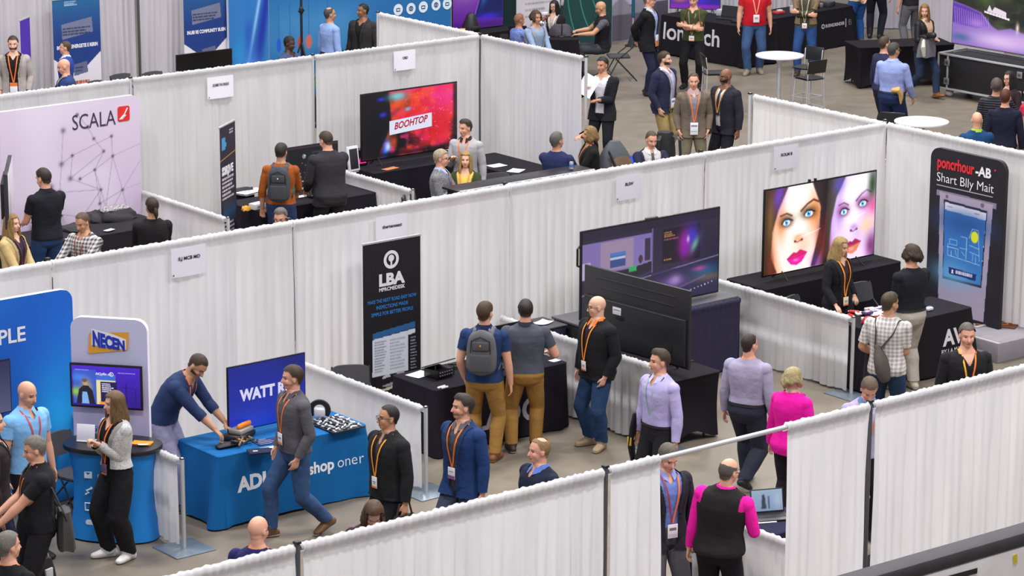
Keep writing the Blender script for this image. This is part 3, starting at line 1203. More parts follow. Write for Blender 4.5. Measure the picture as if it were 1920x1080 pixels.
    if lanyard:
        lc = lanyard if isinstance(lanyard, tuple) else (lanyard, lanyard)
        zb = 1.12 if badge is None else badge.get('z', 1.10)
        b = MB()
        for sg in (1, -1):
            L_, R_ = [], []
            for i, t in enumerate(np.linspace(0, 1, 22)):
                if t < 0.3:
                    a = R(-90) + (t / 0.3) * R(90 + 20)
                    q = tp(sg * 0.082 * math.cos(a) * (1 + (gw - 1) * .5), 0.080 * math.sin(a), 1.512 - 0.02 * t)
                    o, X, Fw, U = sp(1.51)
                    L_.append((q + U * 0.007) * s)
                    R_.append((q - U * 0.008 + (q - o) * 0.08) * s)
                else:
                    k = (t - 0.3) / 0.7
                    z = 1.488 + (zb - 1.488) * k
                    x = sg * (0.074 * (1 - k) ** 0.9 + 0.004)
                    L_.append(chest(x - 0.009, z, 0.005))
                    R_.append(chest(x + 0.009, z, 0.005))
            b.grid(np.array([L_, R_]), mat(lc[0 if sg > 0 else 1], 0.7))
        b.build('lanyard', root, 60)
    if badge is not None:
        zb = badge.get('z', 1.10)
        bw, bh = badge.get('w', 0.088), badge.get('h', 0.115)
        o0, X, Fw, U = sp(zb)
        c = chest(badge.get('x', 0.0), zb - bh * 0.55, 0.014)
        c2 = chest(badge.get('x', 0.0), zb + 0.02, 0.012)
        upv = unit(unit(c2 - c) * 0.6 + vec(0, 0, 0.4))
        Xb = unit(X - upv * np.dot(X, upv))
        Fb = np.cross(upv, Xb)
        if badge.get('x0') is None:
            b = MB()
            b.M = Matrix(((Xb[0], Fb[0], upv[0], c[0]), (Xb[1], Fb[1], upv[1], c[1]), (Xb[2], Fb[2], upv[2], c[2]), (0, 0, 0, 1)))
            b.box((0, 0, 0), (bw * s, 0.006, bh * s), mat(badge.get('c', '#e9e7ee'), 0.4), 0.002)
            yy = 0.0036
            u_, v_ = vec(-1, 0, 0), vec(0, 0, 1)
            for (fx0, fz0, fx1, fz1, cc) in badge.get('bands', ((0, 0.0, 1, 0.16, '#e0762c'), (0.2, 0.5, 0.8, 0.58, '#55525c'), (0.28, 0.36, 0.72, 0.42, '#77747c'))):
                b.flat([(bw * (fx0 - .5) * s, bh * (fz0 - .5) * s), (bw * (fx1 - .5) * s, bh * (fz0 - .5) * s), (bw * (fx1 - .5) * s, bh * (fz1 - .5) * s), (bw * (fx0 - .5) * s, bh * (fz1 - .5) * s)], (0, yy, 0), u_, v_, mat(cc, 0.5))
            b.build('badge', root)
    # ---- hair
    hm = cloth((tuple(np.round(hcol, 3)), dict(rough=0.55, var=0.25, vscale=40, bump=0.5, bscale=140, spec=0.4)))
    L1 = lab == 1
    x_, y_, z_ = h[:, 0], h[:, 1], h[:, 2]
    ear = (np.abs(x_) > 0.062) & (y_ > -0.035) & (y_ < 0.022) & (z_ < 0.018)
    line = np.where(y_ > 0.035, 0.072, np.where(y_ > -0.03, 0.012 + 0.06 * smooth01((y_ + .0) / 0.045), -0.055 - 0.02 * smooth01((-y_ - 0.03) / 0.05) + 0.067 * (1 - smooth01((-y_ - 0.03) / 0.015))))
    if style in ('short', 'buzz', 'long', 'bob', 'pony', 'recede', 'fringe', 'quiff', 'thin', 'swept'):
        if style in ('recede', 'thin'):
            line = line + np.where(y_ > 0.01, 0.012, 0.0)
        mask = L1 & (z_ > line) & ~ear
        if style == 'fringe':
            mask &= ~((z_ > 0.055 + 0.25 * np.clip(-y_ - .02, 0, 1)))
            mask &= y_ < 0.03
        if style == 'thin':
            mask &= ~((z_ > 0.09) & (np.hypot(x_, y_ + 0.03) < 0.045))
        th = {'buzz': 0.005, 'fringe': 0.007, 'recede': 0.010, 'thin': 0.008}.get(style, 0.014)
        off = np.full(len(P), th) + 0.6 * th * wave3(P, 60, sd_) * 0.5
        if style == 'quiff':
            off = off + 0.016 * smooth01((z_ - 0.06) / 0.05) * smooth01((y_ + 0.02) / 0.06)
        if style in ('long', 'bob', 'swept'):
            off = off + 0.006
        cut(mask, off, hm, 'hair', 1)
    if style in ('long', 'bob', 'swept'):
        ln = fullhead if fullhead else (0.30 if style == 'long' else 0.12)
        nph, nz_ = 56, 18
        ph = np.linspace(R(-128), R(128), nph)
        outer_, inner_ = [], []
        for j, t in enumerate(np.linspace(0, 1, nz_)):
            z = 0.075 - t * (ln + 0.075)
            oo, ii = [], []
            for i, a in enumerate(ph):
                st = 0.004 * math.sin(a * 23 + 3 * math.sin(t * 5 + a * 4)) + 0.003 * math.sin(a * 41 + 1.7)
                cap = math.sqrt(max(1 - ((z - 0.02) / 0.115) ** 2, 0.0)) if z > 0.02 else 1.0
                flare = 1 + 0.22 * smooth01(t * 1.4) - 0.25 * smooth01((t - 0.75) / 0.25)
                rx, ry = (0.092 * cap) * flare + st, (0.116 * cap) * flare + st
                bk = 0.5 + 0.5 * math.cos(a)
                cx, cy = math.sin(a) * rx, -math.cos(a) * ry - 0.008 - 0.015 * t * bk
                zz = z - 0.02 * math.sin(a * 3 + 1) * t - 0.03 * t * (math.sin(a * 7) * .5)
                oo.append(hp_(cx, cy, zz))
                k = 0.72 if t < 0.95 else 0.9
                ii.append(hp_(cx * k, cy * k, zz))
            outer_.append(oo)
            inner_.append(ii)
        b = MB()
        G = np.concatenate([np.array(outer_), np.array(inner_)[::-1]], 0)
        b.grid(G * s, hm)
        # close the sides
        for i in (0, nph - 1):
            side_ = np.stack([np.array(outer_)[:, i], np.array(inner_)[:, i]], 1)
            b.grid(side_ * s, hm)
        b.build('long_hair', root, 80)
    if style == 'pony':
        b = MB()
        b.tube([hp_(0, -0.10, 0.0) * s, hp_(0, -0.135, -0.03) * s, hp_(0.005, -0.135, -0.09) * s, hp_(0.01, -0.12, -0.15) * s], [0.020 * s, 0.032 * s, 0.028 * s, 0.010 * s], hm)
        b.build('ponytail', root, 80)
    if style == 'bun':
        pass
    if beard and beard != 'stubble':
        mask = L1 & (y_ > -0.005) & (z_ < -0.035 - 0.25 * np.clip(y_ - .05, 0, 1)) & (nk > 0.045) & ~((np.abs(x_) < 0.018) & (np.abs(z_ + 0.074) < 0.004)) & ~((z_ > -0.056) & (np.abs(x_) < 0.045) & (y_ > 0.06))
        if beard == 'goatee':
            mask &= (np.abs(x_) < 0.034) & (y_ > 0.04)
        cut(mask, 0.006, hm, 'beard', 1)
    if glasses:
        gm = mat('#17171a', 0.3)
        b = MB()
        for sg in (1, -1):
            c = vec(sg * 0.032, 0.101, -0.006)
            b.tube([hp_(c[0] + 0.025 * math.cos(a), c[1] - 0.004 * abs(math.cos(a)), c[2] + 0.018 * math.sin(a)) * s for a in np.linspace(0, 2 * PI, 15)], 0.0026 * s, gm, 6)
            b.tube([hp_(sg * 0.057, 0.097, 0.0) * s, hp_(sg * 0.081, 0.05, 0.004) * s, hp_(sg * 0.083, -0.015, 0.004) * s], 0.0026 * s, gm, 6)
        b.tube([hp_(-0.008, 0.105, -0.002) * s, hp_(0.008, 0.105, -0.002) * s], 0.0026 * s, gm, 6)
        b.build('glasses', root)
    info = dict(root=root, s=s, sp=sp, tp=tp, hp=hp_, arm=arm, legs=legs, hc=hc, base=base)
    return info


def to_world(info, p):
    """Point in the person's own metres -> world."""
    root = info['root']
    q = np.asarray(p, float) * info['s']
    a = root.rotation_euler[2]
    c, n = math.cos(a), math.sin(a)
    return vec(q[0] * c - q[1] * n + root.location[0], q[0] * n + q[1] * c + root.location[1], q[2] + root.location[2])


def backpack(info, label, col='#4a4a50', strap='#56555c', w=0.31, h=0.46, d=0.17, z=1.02, dark='#3a3a40', mark=None):
    """Backpack worn on the back: a thing of its own with body, pocket, straps."""
    root = info['root']
    s = info['s']
    o, X, Fw, U = info['sp'](z + 0.22)
    t = thing('backpack', label, 'backpack', root.location, root.rotation_euler[2])
    m, m2 = mat(col, 0.85, var=0.1, vscale=9, bump=0.4, bscale=60), mat(strap, 0.8, bump=.2)
    c = info['tp'](0, -0.13 - d / 2, z + h / 2)
    b = MB()
    b.M = Matrix(((X[0], Fw[0], U[0], c[0] * s), (X[1], Fw[1], U[1], c[1] * s), (X[2], Fw[2], U[2], c[2] * s), (0, 0, 0, 1)))
    Z = np.linspace(-0.5, 0.5, 14)
    rings = []
    A = np.linspace(0, 2 * PI, 28, endpoint=False)
    for q in Z:
        e = max(1 - (abs(q) * 2) ** 5, 0.0) ** 0.5
        wd = w * (0.5 - 0.09 * max(q, 0) * 2) * (0.25 + 0.75 * e)
        dp = d * (0.52 - 0.12 * (q + 0.5)) * (0.3 + 0.7 * e)
        ca, sa = np.cos(A), np.sin(A)
        rings.append(np.stack([np.sign(ca) * np.abs(ca) ** .6 * wd, np.sign(sa) * np.abs(sa) ** .6 * dp, np.full(28, q * h)], 1))
    G = np.array(rings) * s
    b.grid(G, m, True)
    b.add(G[0], [list(range(28))[::-1]], m)
    b.add(G[-1], [list(range(28))], m)
    b.build('bag_body', t, 60)
    b2 = MB()
    b2.M = b.M
    for q, (zz, hh, ww, dd) in enumerate(((-0.10, 0.20, 0.22, 0.05), (0.09, 0.11, 0.19, 0.035))):
        b2.box((0, (-d * 0.52 + 0.012) * s, zz * s), (ww * s, dd * s, hh * s), mat(dark, 0.85, bump=.3), 0.02 * s, seg=3)
    b2.build('pocket', t, 60)
    b3 = MB()
    b3.M = b.M
    b3.tube([(-0.11 * s, -d * 0.50 * s, 0.02 * s), (-0.10 * s, -d * .46 * s, 0.15 * s), (0, -d * .44 * s, 0.20 * s), (0.10 * s, -d * .46 * s, 0.15 * s), (0.11 * s, -d * 0.50 * s, 0.02 * s)], 0.006 * s, mat('#1b1b1e', .5), 6)
    if mark:
        b3.box((0, (-d * 0.52 - 0.016) * s, 0.1 * s), (0.018 * s, 0.006, 0.022 * s), mat(mark, 0.4), 0.002)
    b3.build('zipper', t, 60)
    for sg in (1, -1):
        b4 = MB()
        pts = [info['tp'](sg * 0.075, -0.155, z + h * 0.98), info['tp'](sg * 0.10, -0.135, 1.455), info['tp'](sg * 0.105, -0.05, 1.505), info['tp'](sg * 0.115, 0.05, 1.478), info['tp'](sg * 0.13, 0.125, 1.40), info['tp'](sg * 0.155, 0.15, 1.28), info['tp'](sg * 0.19, 0.10, 1.15), info['tp'](sg * 0.17, -0.10, 1.06)]
        P_ = np.array(pts) * s
        ts = np.linspace(0, len(P_) - 1, 30)
        P2 = np.stack([np.interp(ts, range(len(P_)), P_[:, k]) for k in range(3)], 1)
        b4.tube(P2, 0.030 * s, m2, 8, ry=0.010 * s, up=X)
        b4.build('shoulder_strap', t, 60)
    return t
# ------------------------------------------------------------------ floor
b = MB()
fm, nt, bs = newmat('concrete')
n1, n2, n3 = noise_node(nt, 0.35, 5, 0.6), noise_node(nt, 3.0, 6, 0.7), noise_node(nt, 60, 3, 0.6)
k1 = mixc(nt, n1.outputs['Fac'], lin('#6d655a'), lin('#81776a'))
k2 = mixc(nt, 0.35, k1, n2.outputs['Fac'], 'OVERLAY')
nt.links.new(k2, bs.inputs['Base Color'])
mr = nt.nodes.new('ShaderNodeMapRange')
mr.inputs[3].default_value, mr.inputs[4].default_value = 0.38, 0.62
nt.links.new(n2.outputs['Fac'], mr.inputs[0])
nt.links.new(mr.outputs[0], bs.inputs['Roughness'])
bp = nt.nodes.new('ShaderNodeBump')
bp.inputs['Strength'].default_value = 0.08
nt.links.new(n3.outputs['Fac'], bp.inputs['Height'])
nt.links.new(bp.outputs[0], bs.inputs['Normal'])
b.box((8, 6, -0.05), (90, 90, 0.1), fm)
tag(b.build('floor'), kind='structure')

# ------------------------------------------------------------------ pipe and drape


def curtain_mesh(L, h, m, seed, zb=0.03, full=1.0, res=0.016):
    """Gathered cloth on a rod: local X 0..L, front towards -Y, top at h."""
    g = np.random.default_rng(seed)
    nu = max(24, int(L / res))
    x = np.linspace(0, L, nu)
    ph = np.cumsum(g.uniform(0.7, 1.35, nu)) * (2 * PI / (0.125 / (L / nu)))
    ph2 = np.cumsum(g.uniform(0.5, 1.5, nu)) * (2 * PI / (0.42 / (L / nu)))
    amp = 0.25 + 1.25 * np.interp(x, np.linspace(0, L, max(3, int(L / 0.25))), g.random(max(3, int(L / 0.25))))
    ruf = np.cumsum(g.uniform(0.5, 1.6, nu)) * (2 * PI / (0.07 / (L / nu)))
    zs_ = [('b', h - 0.075), ('b', h - 0.03), ('t', h + 0.012), ('f', h - 0.012), ('f', h - 0.045), ('f', h - 0.072), ('f', h - 0.11)]
    zs_ += [('f', z) for z in np.concatenate([np.linspace(h - 0.2, h - 0.8, 5), np.linspace(h - 1.0 if h > 1.4 else h - 0.3, zb, 7)]) if zb <= z]
    zs_ = zs_[:7] + sorted(set(zs_[7:]), key=lambda q: -q[1])
    rows = []
    for k, z in zs_:
        d = max(0.0, (h - 0.08 - z))
        if k == 'b':
            y = np.full(nu, 0.030) + 0.003 * np.sin(ruf)
            zz = np.full(nu, z)
        elif k == 't':
            y = 0.004 * np.sin(ruf * 0.7)
            zz = z + 0.0045 * np.sin(ruf) * amp + 0.004 * np.sin(ruf * 0.37)
        else:
            a = (0.006 + 0.010 * smooth01(d / 0.9)) * full
            wob = 0.5 * np.sin(x * 1.3 + z * 1.1 + seed) * smooth01(d / 1.5)
            fold = np.sin(ph + wob) + 0.30 * np.sin(2 * ph + 1.0) * amp
            big = np.sin(ph2 + 0.6 * wob)
            pipe = 0.034 if z > h - 0.06 else 0.022
            wgt = smooth01((h - 0.05 - z) / 0.2)
            y = -pipe - wgt * (a * amp * fold + 0.016 * full * big * smooth01(d / 0.8)) - (1 - wgt) * 0.005 * np.sin(ruf)
            zz = np.full(nu, z) + (0.006 * np.sin(ph2 * 0.9) if z == zb else 0)
        rows.append(np.stack([x, y, zz], 1))
    b = MB()
    b.grid(np.array(rows)[:, ::-1], m)
    return b


CLOTH = drape_mat()


def drape(p0, p1, h, label, spans=((0, 1),), group=None, m=None, full=1.0, cat='drape', inset=0.034):
    p0, p1 = np.array(p0, float), np.array(p1, float)
    L = np.linalg.norm(p1 - p0)
    t = thing('booth_drape', label, cat, (p0[0], p0[1], 0), math.atan2(p1[1] - p0[1], p1[0] - p0[0]), group)
    for i, (a, c) in enumerate(spans):
        a, c = max(a * L, inset), min(c * L, L - inset)
        cb = curtain_mesh(c - a, h, m or CLOTH, int(abs(p0[0] * 131 + p0[1] * 17 + i * 7)) + 3, full=full)
        o = cb.build('curtain', t, None)
        o.location = (a, 0, 0)
    b = MB()
    b.tube([(0.027, 0, h - 0.03), (L - 0.027, 0, h - 0.03)], 0.021, METAL(), 12, caps=False)
    b.build('crossbar', t)
    return t


def upright(p, h, label, plate=True, dark=False, r=0.022):
    t = thing('drape_upright', label, 'pole', (p[0], p[1], 0), 0)
    b = MB()
    m = mat('#55555b', 0.45, 0.4) if dark else METAL()
    b.tube([(0, 0, 0.012), (0, 0, h + 0.0)], r, m, 14)
    b.build('pole', t)
    b = MB()
    b.box((0, 0, h + 0.008), (0.052, 0.052, 0.022) if h > 1.5 else (0.046, 0.046, 0.014), BLACK(), 0.007)
    b.build('top_bracket', t)
    if plate:
        b = MB()
        b.box((0, 0, 0.006), (0.46, 0.46, 0.010), mat('#93a0ad', 0.35, 0.7, var=0.15), 0.003)
        b.build('base_plate', t)
    return t


XA, YA = [-5.98, -2.94, 0.08, 3.11, 6.15, 9.2], -8.75
XB, YB = [-2.92, 0.11, 3.13, 6.18, 9.25, 12.4], 0.13
XCC, YC = [-2.8, 0.2, 3.30, 6.38, 9.46, 12.55], 8.77
H8 = 2.455
wallA = ['front white drape wall, first bay at the bottom of the picture', 'front white drape wall, bay below the bald man in navy', 'front white drape wall, bay with the bare crossbar and open gap',
         'front white drape wall, bay above the dark barrier rail', 'front white drape wall, farthest bay at the right edge']
gx0, gx1 = (at(1230, 858, 2.43)[0] - XA[2]) / 3.03, (at(1481, 803, 2.43)[0] - XA[2]) / 3.03
for i in range(5):
    drape((XA[i], YA), (XA[i + 1], YA), H8, wallA[i], spans=((0, 1),) if i != 2 else ((0, gx0), (gx1, 1)), full=1.35)
for i, x in enumerate(XA):
    upright((x, YA), H8 + 0.01, 'dark drape post of the front wall, number ' + 'one two three four five six'.split()[i] + ' from its near end', dark=True)
wallB = ['middle white drape wall, bay behind the blue backdrop', 'middle white drape wall, bay behind the bent man in navy', 'middle white drape wall, bay behind the tall black banner',
         'middle white drape wall, bay behind the large split-view screen', 'middle white drape wall, bay behind the screen showing two faces']
for i in range(5):
    drape((XB[i], YB), (XB[i + 1], YB), H8, wallB[i], inset=0.002)
    upright((XB[i], YB + .062), H8 + 0.01, 'drape post in the middle wall, at the near end of the ' + ['blue backdrop bay', 'bent man bay', 'black banner bay', 'split-view screen bay', 'face screen bay'][i], dark=True)
upright((XB[5] + .07, YB + .062), H8 + 0.01, 'drape post in the corner of the middle wall above the face screen')
drape((12.42, YB - 0.02), (12.42, -2.62), H8, 'white drape return wall behind the tall rounded kiosk banner')
drape((12.42, 2.62), (12.42, YB + 0.02), H8, 'white drape return wall running back from the middle wall corner')
upright((12.42, -2.62), H8, 'drape post ending the return wall beside the kiosk banner')
upright((12.42, 2.68), H8, 'drape post ending the return wall near the two suited men')
wallC = ['rear white drape wall, bay at the far left', 'rear white drape wall, bay hidden mostly by the pale network backdrop', 'rear white drape wall, bay above the pale network backdrop', 'rear white drape wall, bay behind the backpack visitor and dashboard monitor', 'rear white drape wall, bay behind the red and black screen']
for i in range(5):
    drape((XCC[i], YC), (XCC[i + 1], YC), H8, wallC[i], m=drape_mat('#e0dee0'))
    upright((XCC[i], YC), H8 + 0.01, 'drape post in the rear wall, at the near end of the ' + ['far left bay', 'backdrop bay', 'bay above the backdrop', 'dashboard monitor bay', 'red screen bay'][i])
upright((XCC[5], YC), H8 + 0.01, 'drape post in the corner of the rear wall', dark=True)
drape((12.55, YC - 0.02), (12.55, 6.32), H8, 'white drape return wall behind the man in light grey pullover', m=drape_mat('#e0dee0'))
drape((12.6, 11.42), (12.6, YC + 0.02), H8, 'white drape return wall running back from the rear wall corner')
upright((12.55, 6.28), H8, 'drape post ending the return wall beside the man holding papers')
upright((12.6, 11.46), H8, 'drape post ending the far return wall in front of the blue graphic wall')
# far row
YD = 17.45
XD = [2.6, 5.65, 8.7, at(257, 146, 0.2)[0] + 1.55, 14.9]
XD = [4.4, 7.45, aty(257, 60, YD)[0], aty(257, 60, YD)[0] + 3.05]
for i in range(3):
    drape((XD[i], YD), (XD[i + 1], YD), 3.3, ['far white drape behind the man in the beige blazer', 'far white drape behind the first blue and white roll-up banner', 'far white drape behind the black monitor'][i], m=drape_mat('#e2dee5'), full=1.5)
upright((XD[2], YD - 0.06), 3.3, 'dark drape post between the far drapes near the black monitor', dark=True)

# low side rails between booths (x, y0, y1, label)
RH = 0.93
for x, y0, y1, lab, plate in (
        (0.09, YB - 0.06, -2.33, 'low white side drape between the blue counter and the blue table', True),
        (3.06, YB - 0.06, -2.38, 'low white side drape between the blue table and the black table', True),
        (6.02, YB - 0.06, -2.72, 'low white side drape behind the bald man in the black jacket', True),
        (9.22, YB - 0.06, -2.52, 'low white side drape in front of the blonde exhibitor', True),
        (6.32, YC - 0.06, 6.30, 'low white side drape beside the man with a ponytail', False),
        (9.33, YC - 0.06, 6.20, 'low white side drape beside the man in the dark grey suit', False),
        (3.10, YA + 2.45, YA + 0.06, 'low white side drape beside the laptop table at the front gap', False),
        (0.12, YA + 2.45, YA + 0.06, 'low white side drape behind the suit man at the front gap', False)):
    drape((x, y0), (x, y1), RH, lab, cat='low drape', full=0.8)
    e = y1 if y0 > -3 else y0
    upright((x, e - 0.02 if y0 > -3 else e + 0.02), RH, lab.replace('low white side drape', 'low end post of the side drape'), plate)

# arena barrier at the near edge
bz = 2.05
q0, q1 = at(1470, 1106, bz), at(1990, 957, bz)
L = np.linalg.norm((q1 - q0)[:2])
t = thing('barrier_wall', 'white barrier board with thick dark top rail at the near right corner', 'barrier', (q0[0], q0[1], 0), math.atan2(q1[1] - q0[1], q1[0] - q0[0]))
b = MB()
b.box((L / 2, -0.16, bz / 2 - 0.06), (L, 0.07, bz - 0.12), mat('#cfc9cc', 0.5, var=0.07, vscale=3), 0.004)
b.build('board', t)
b = MB()
b.box((L / 2, -0.10, bz - 0.055), (L, 0.20, 0.11), mat('#3b393f', 0.7, var=0.1, bump=0.2), 0.02)
b.build('top_rail', t)
b = MB()
_p = lambda u, v: (Matrix.Rotation(-t.rotation_euler[2], 3, 'Z') @ (Vector(at(u, v, bz - .2).tolist()) - t.location)).x
b.box((_p(1742, 1063), -0.199, bz - 0.20), (0.50, 0.003, 0.045), BLACK(), ry=R(1))
b.build('black_tape', t)
b = MB()
b.box((_p(1851, 1029), -0.199, bz - 0.20), (0.045, 0.003, 0.075), mat('#d6c51e', 0.6), ry=R(-8))
b.build('yellow_tag', t)

# ------------------------------------------------------------------ furniture


def make_folding_chair():
    t = thing('folding_chair', '', 'chair')
    m, pm = mat('#2b2b30', 0.4, 0.3), mat('#3d3c42', 0.6, bump=0.15)
    b = MB()
    b.box((0, 0.02, 0.45), (0.40, 0.40, 0.04), pm, 0.015)
    b.build('seat', t)
    b = MB()
    X, Z = np.meshgrid(np.linspace(-0.205, 0.205, 15), np.linspace(0.60, 0.84, 9))
    e = (np.abs(X) / 0.205) ** 6 * 0.03
    Y = -0.21 - (Z - 0.6) * 0.2 + 0.10 * (X / 0.205) ** 2 * 0.35
    F = np.stack([X, Y, Z - e * (Z - 0.72) / 0.12], -1)
    Bk = F + np.array([0, -0.03, 0])
    ring = np.concatenate([F, Bk[::-1]], 0)
    b.grid(ring, pm)
    for i in (0, -1):
        b.grid(np.stack([F[:, i], Bk[:, i]], 1), pm)
    b.grid(np.stack([F[0], Bk[0]], 0), pm)
    b.build('backrest', t)
    for s in (1, -1):
        b = MB()
        b.tube([(s * 0.215, 0.26, 0.012), (s * 0.215, 0.03, 0.44), (s * 0.21, -0.22, 0.64), (s * 0.205, -0.25, 0.82)], 0.011, m, 8)
        b.build('leg', t)
        b = MB()
        b.tube([(s * 0.20, -0.30, 0.012), (s * 0.20, 0.10, 0.43)], 0.011, m, 8)
        b.build('leg', t)
    b = MB()
    b.tube([(-0.215, 0.18, 0.16), (0.215, 0.18, 0.16)], 0.008, m, 8)
    b.build('stretcher', t)
    b = MB()
    b.tube([(-0.20, -0.22, 0.10), (0.20, -0.22, 0.10)], 0.008, m, 8)
    b.build('stretcher', t)
    return t


chair = Proto(make_folding_chair)


def make_stool():
    t = thing('bar_stool', '', 'stool')
    m, pm = METAL(), mat('#1b1b20', 0.35)
    b = MB()
    X, Y = np.meshgrid(np.linspace(-0.2, 0.2, 9), np.linspace(-0.19, 0.19, 9))
    S = np.stack([X, Y, 0.76 + 0.05 * (X / 0.2) ** 2 * 0.3], -1)
    b.grid(S, pm)
    b.grid(S[::-1] - np.array([0, 0, 0.018]), pm)
    b.box((0, 0, 0.75), (0.36, 0.34, 0.02), pm, 0.008)
    b.build('seat', t)
    b = MB()
    b.box((0, -0.21, 0.98), (0.40, 0.018, 0.24), pm, 0.008, rx=R(10))
    b.build('backrest', t)
    for sx in (1, -1):
        for sy in (1, -1):
            b = MB()
            top = [(sx * 0.17, sy * 0.16, 0.74)] if sy > 0 else [(sx * 0.185, -0.20, 1.05), (sx * 0.175, -0.17, 0.74)]
            b.tube(top + [(sx * 0.21, sy * 0.21, 0.012)], 0.011, m, 8)
            b.build('leg', t)
    b = MB()
    for q in ((1, 1, -1, 1), (1, -1, -1, -1), (1, 1, 1, -1), (-1, 1, -1, -1)):
        b.tube([(q[0] * 0.197, q[1] * 0.195, 0.25), (q[2] * 0.197, q[3] * 0.195, 0.25)], 0.009, m, 8)
    b.build('footrest', t)
    return t


stool = Proto(make_stool)


def high_table(loc, label, r=0.42, h=1.06):
    t = thing('high_table', label, 'table', loc)
    b = MB()
    b.tube([(0, 0, h - 0.02), (0, 0, h)], [r, r], mat('#e6e3ea', 0.35), 48, caps=False)
    b.build('tabletop', t)
    b = MB()
    b.tube([(0, 0, 0.03), (0, 0, h - 0.15)], 0.035, METAL(), 16)
    b.tube([(0, 0, h - 0.15), (0, 0, h - 0.022)], [0.035, 0.10], METAL(), 16, caps=False)
    b.build('stem', t)
    b = MB()
    b.tube([(0, 0, 0.0), (0, 0, 0.015), (0, 0, 0.03)], [0.26, 0.25, 0.05], METAL(), 32, caps=False)
    b.build('base', t)
    return t


def trade_table(loc, rz, w, d, h, desc, clothcol, prints=(), stretch=False, zb=0.025, flare=0.05, cloth_kw=None):
    """Folding table (loc: middle of its front edge at the floor, front towards local -Y) and the cloth over it."""
    t = thing('folding_table', 'folding table standing under the ' + desc, 'table', loc, rz)
    m = mat('#55555c', 0.5, 0.3)
    b = MB()
    b.box((0, d / 2, h - 0.035), (w - 0.05, d - 0.05, 0.03), mat('#8a8781', 0.6), 0.005)
    b.build('tabletop', t)
    for sx in (1, -1):
        for sy in (0.12, d - 0.12):
            b = MB()
            b.tube([(sx * (w / 2 - 0.12), sy, 0.0), (sx * (w / 2 - 0.12), sy, h - 0.05)], 0.014, m, 8, caps=False)
            b.build('leg', t)
    cm = mat(clothcol, **dict(dict(rough=0.9, var=0.08, vscale=3, bump=0.25, bscale=70, spec=0.2), **(cloth_kw or {})))
    rr, n = 0.035, 0
    # perimeter, starting middle front going +X
    P, Nn, kind = [], [], []
    cor = [(w / 2 - rr, rr), (w / 2 - rr, d - rr), (-w / 2 + rr, d - rr), (-w / 2 + rr, rr)]

    def side(p, q, nrm, k):
        L_ = math.hypot(q[0] - p[0], q[1] - p[1])
        m_ = max(4, int(L_ / 0.02))
        for i in range(m_):
            f = i / m_
            P.append((p[0] + (q[0] - p[0]) * f, p[1] + (q[1] - p[1]) * f))
            Nn.append(nrm)
            kind.append(min(f, 1 - f) * L_)
    def arc(c, a0):
        for a in np.linspace(R(a0), R(a0 + 90), 9)[:-1]:
            P.append((c[0] + rr * math.cos(a), c[1] + rr * math.sin(a)))
            Nn.append((math.cos(a), math.sin(a)))
            kind.append(0.0)
    side((-w / 2 + rr, 0), (w / 2 - rr, 0), (0, -1), 0)
    arc(cor[0], -90)
    side((w / 2, rr), (w / 2, d - rr), (1, 0), 1)
    arc(cor[1], 0)
    side((w / 2 - rr, d), (-w / 2 + rr, d), (0, 1), 2)
    arc(cor[2], 90)
    side((-w / 2, d - rr), (-w / 2, rr), (-1, 0), 3)
    arc(cor[3], 180)
    P, Nn, kind = np.array(P), np.array(Nn), np.array(kind)
    g = np.random.default_rng(int(abs(loc[0] * 100 + loc[1] * 37)) + 1)
    s_ = np.arange(len(P)) * 0.02
    near = np.exp(-(kind / 0.16) ** 2)
    wv = np.sin(s_ * 16 + g.uniform(0, 6)) * (0.35 + near) + 0.5 * np.sin(s_ * 27 + g.uniform(0, 6)) * near + 0.35 * np.sin(s_ * 5 + g.uniform(0, 6))
    rows = []
    for f in np.concatenate([[0, 0.015, 0.04], np.linspace(0.1, 1, 12)]):
        z = h - f * (h - zb)
        if stretch:
            off = -0.11 * math.sin(PI * min(f, 1)) ** 1.2 * np.clip(kind / 0.25, 0, 1) ** 0.8 * 0.8 + 0.004 - 0.02 * math.sin(PI * f)
            zz = z + (f ** 3) * 0.10 * np.clip((kind - 0.05) / 0.25, 0, 1)
        else:
            off = f * (flare * (0.55 + 0.9 * near) + 0.022 * wv) + (0.006 if f else 0)
            zz = z + f * 0.012 * np.sin(s_ * 3) + (0.04 * near * f * 0)
        rows.append(np.stack([P[:, 0] + Nn[:, 0] * off, P[:, 1] + Nn[:, 1] * off, zz + 0 * off], 1))
    rows[0][:, 2] = h + 0.004
    rows[1] = rows[0] + np.concatenate([Nn * 0.010, np.full((len(P), 1), -0.006)], 1)
    b = MB()
    G = np.array(rows)
    b.grid(G, cm, True)
    inner = np.stack([P[:, 0] * 0.97, (P[:, 1] - d / 2) * 0.97 + d / 2, np.full(len(P), h + 0.006)], 1)
    b.grid(np.array([inner, G[0]]), cm, True)
    b.add(inner, [list(range(len(P)))], cm)

    def ys(x, z):
        f = (h - z) / (h - zb)
        i = int(np.clip((x + w / 2 - rr) / 0.02, 0, (w - 2 * rr) / 0.02 - 1))
        return f * (flare * (0.55 + 0.9 * near[i]) + 0.022 * wv[i]) if not stretch else 0.0
    for pr_ in prints:
        s, x, z, size, colr, kw = pr_
        V, Fs = text_geo(s, kw.get('bold', 0.02), kw.get('shear', 0), kw.get('spacing', 1.0))
        ax = kw.get('align', 'L')
        x0 = V[:, 0].min() if ax == 'L' else (V[:, 0].min() + V[:, 0].max()) / 2
        X_, Z_ = x + (V[:, 0] - x0) * size * kw.get('wide', 1.0), z + V[:, 1] * size
        Y_ = np.array([-ys(a_, c_) - 0.009 for a_, c_ in zip(X_, Z_)])
        b.add(np.stack([X_, Y_, Z_], 1), Fs, mat(colr, 0.7))
    for pr_ in ():
        pass
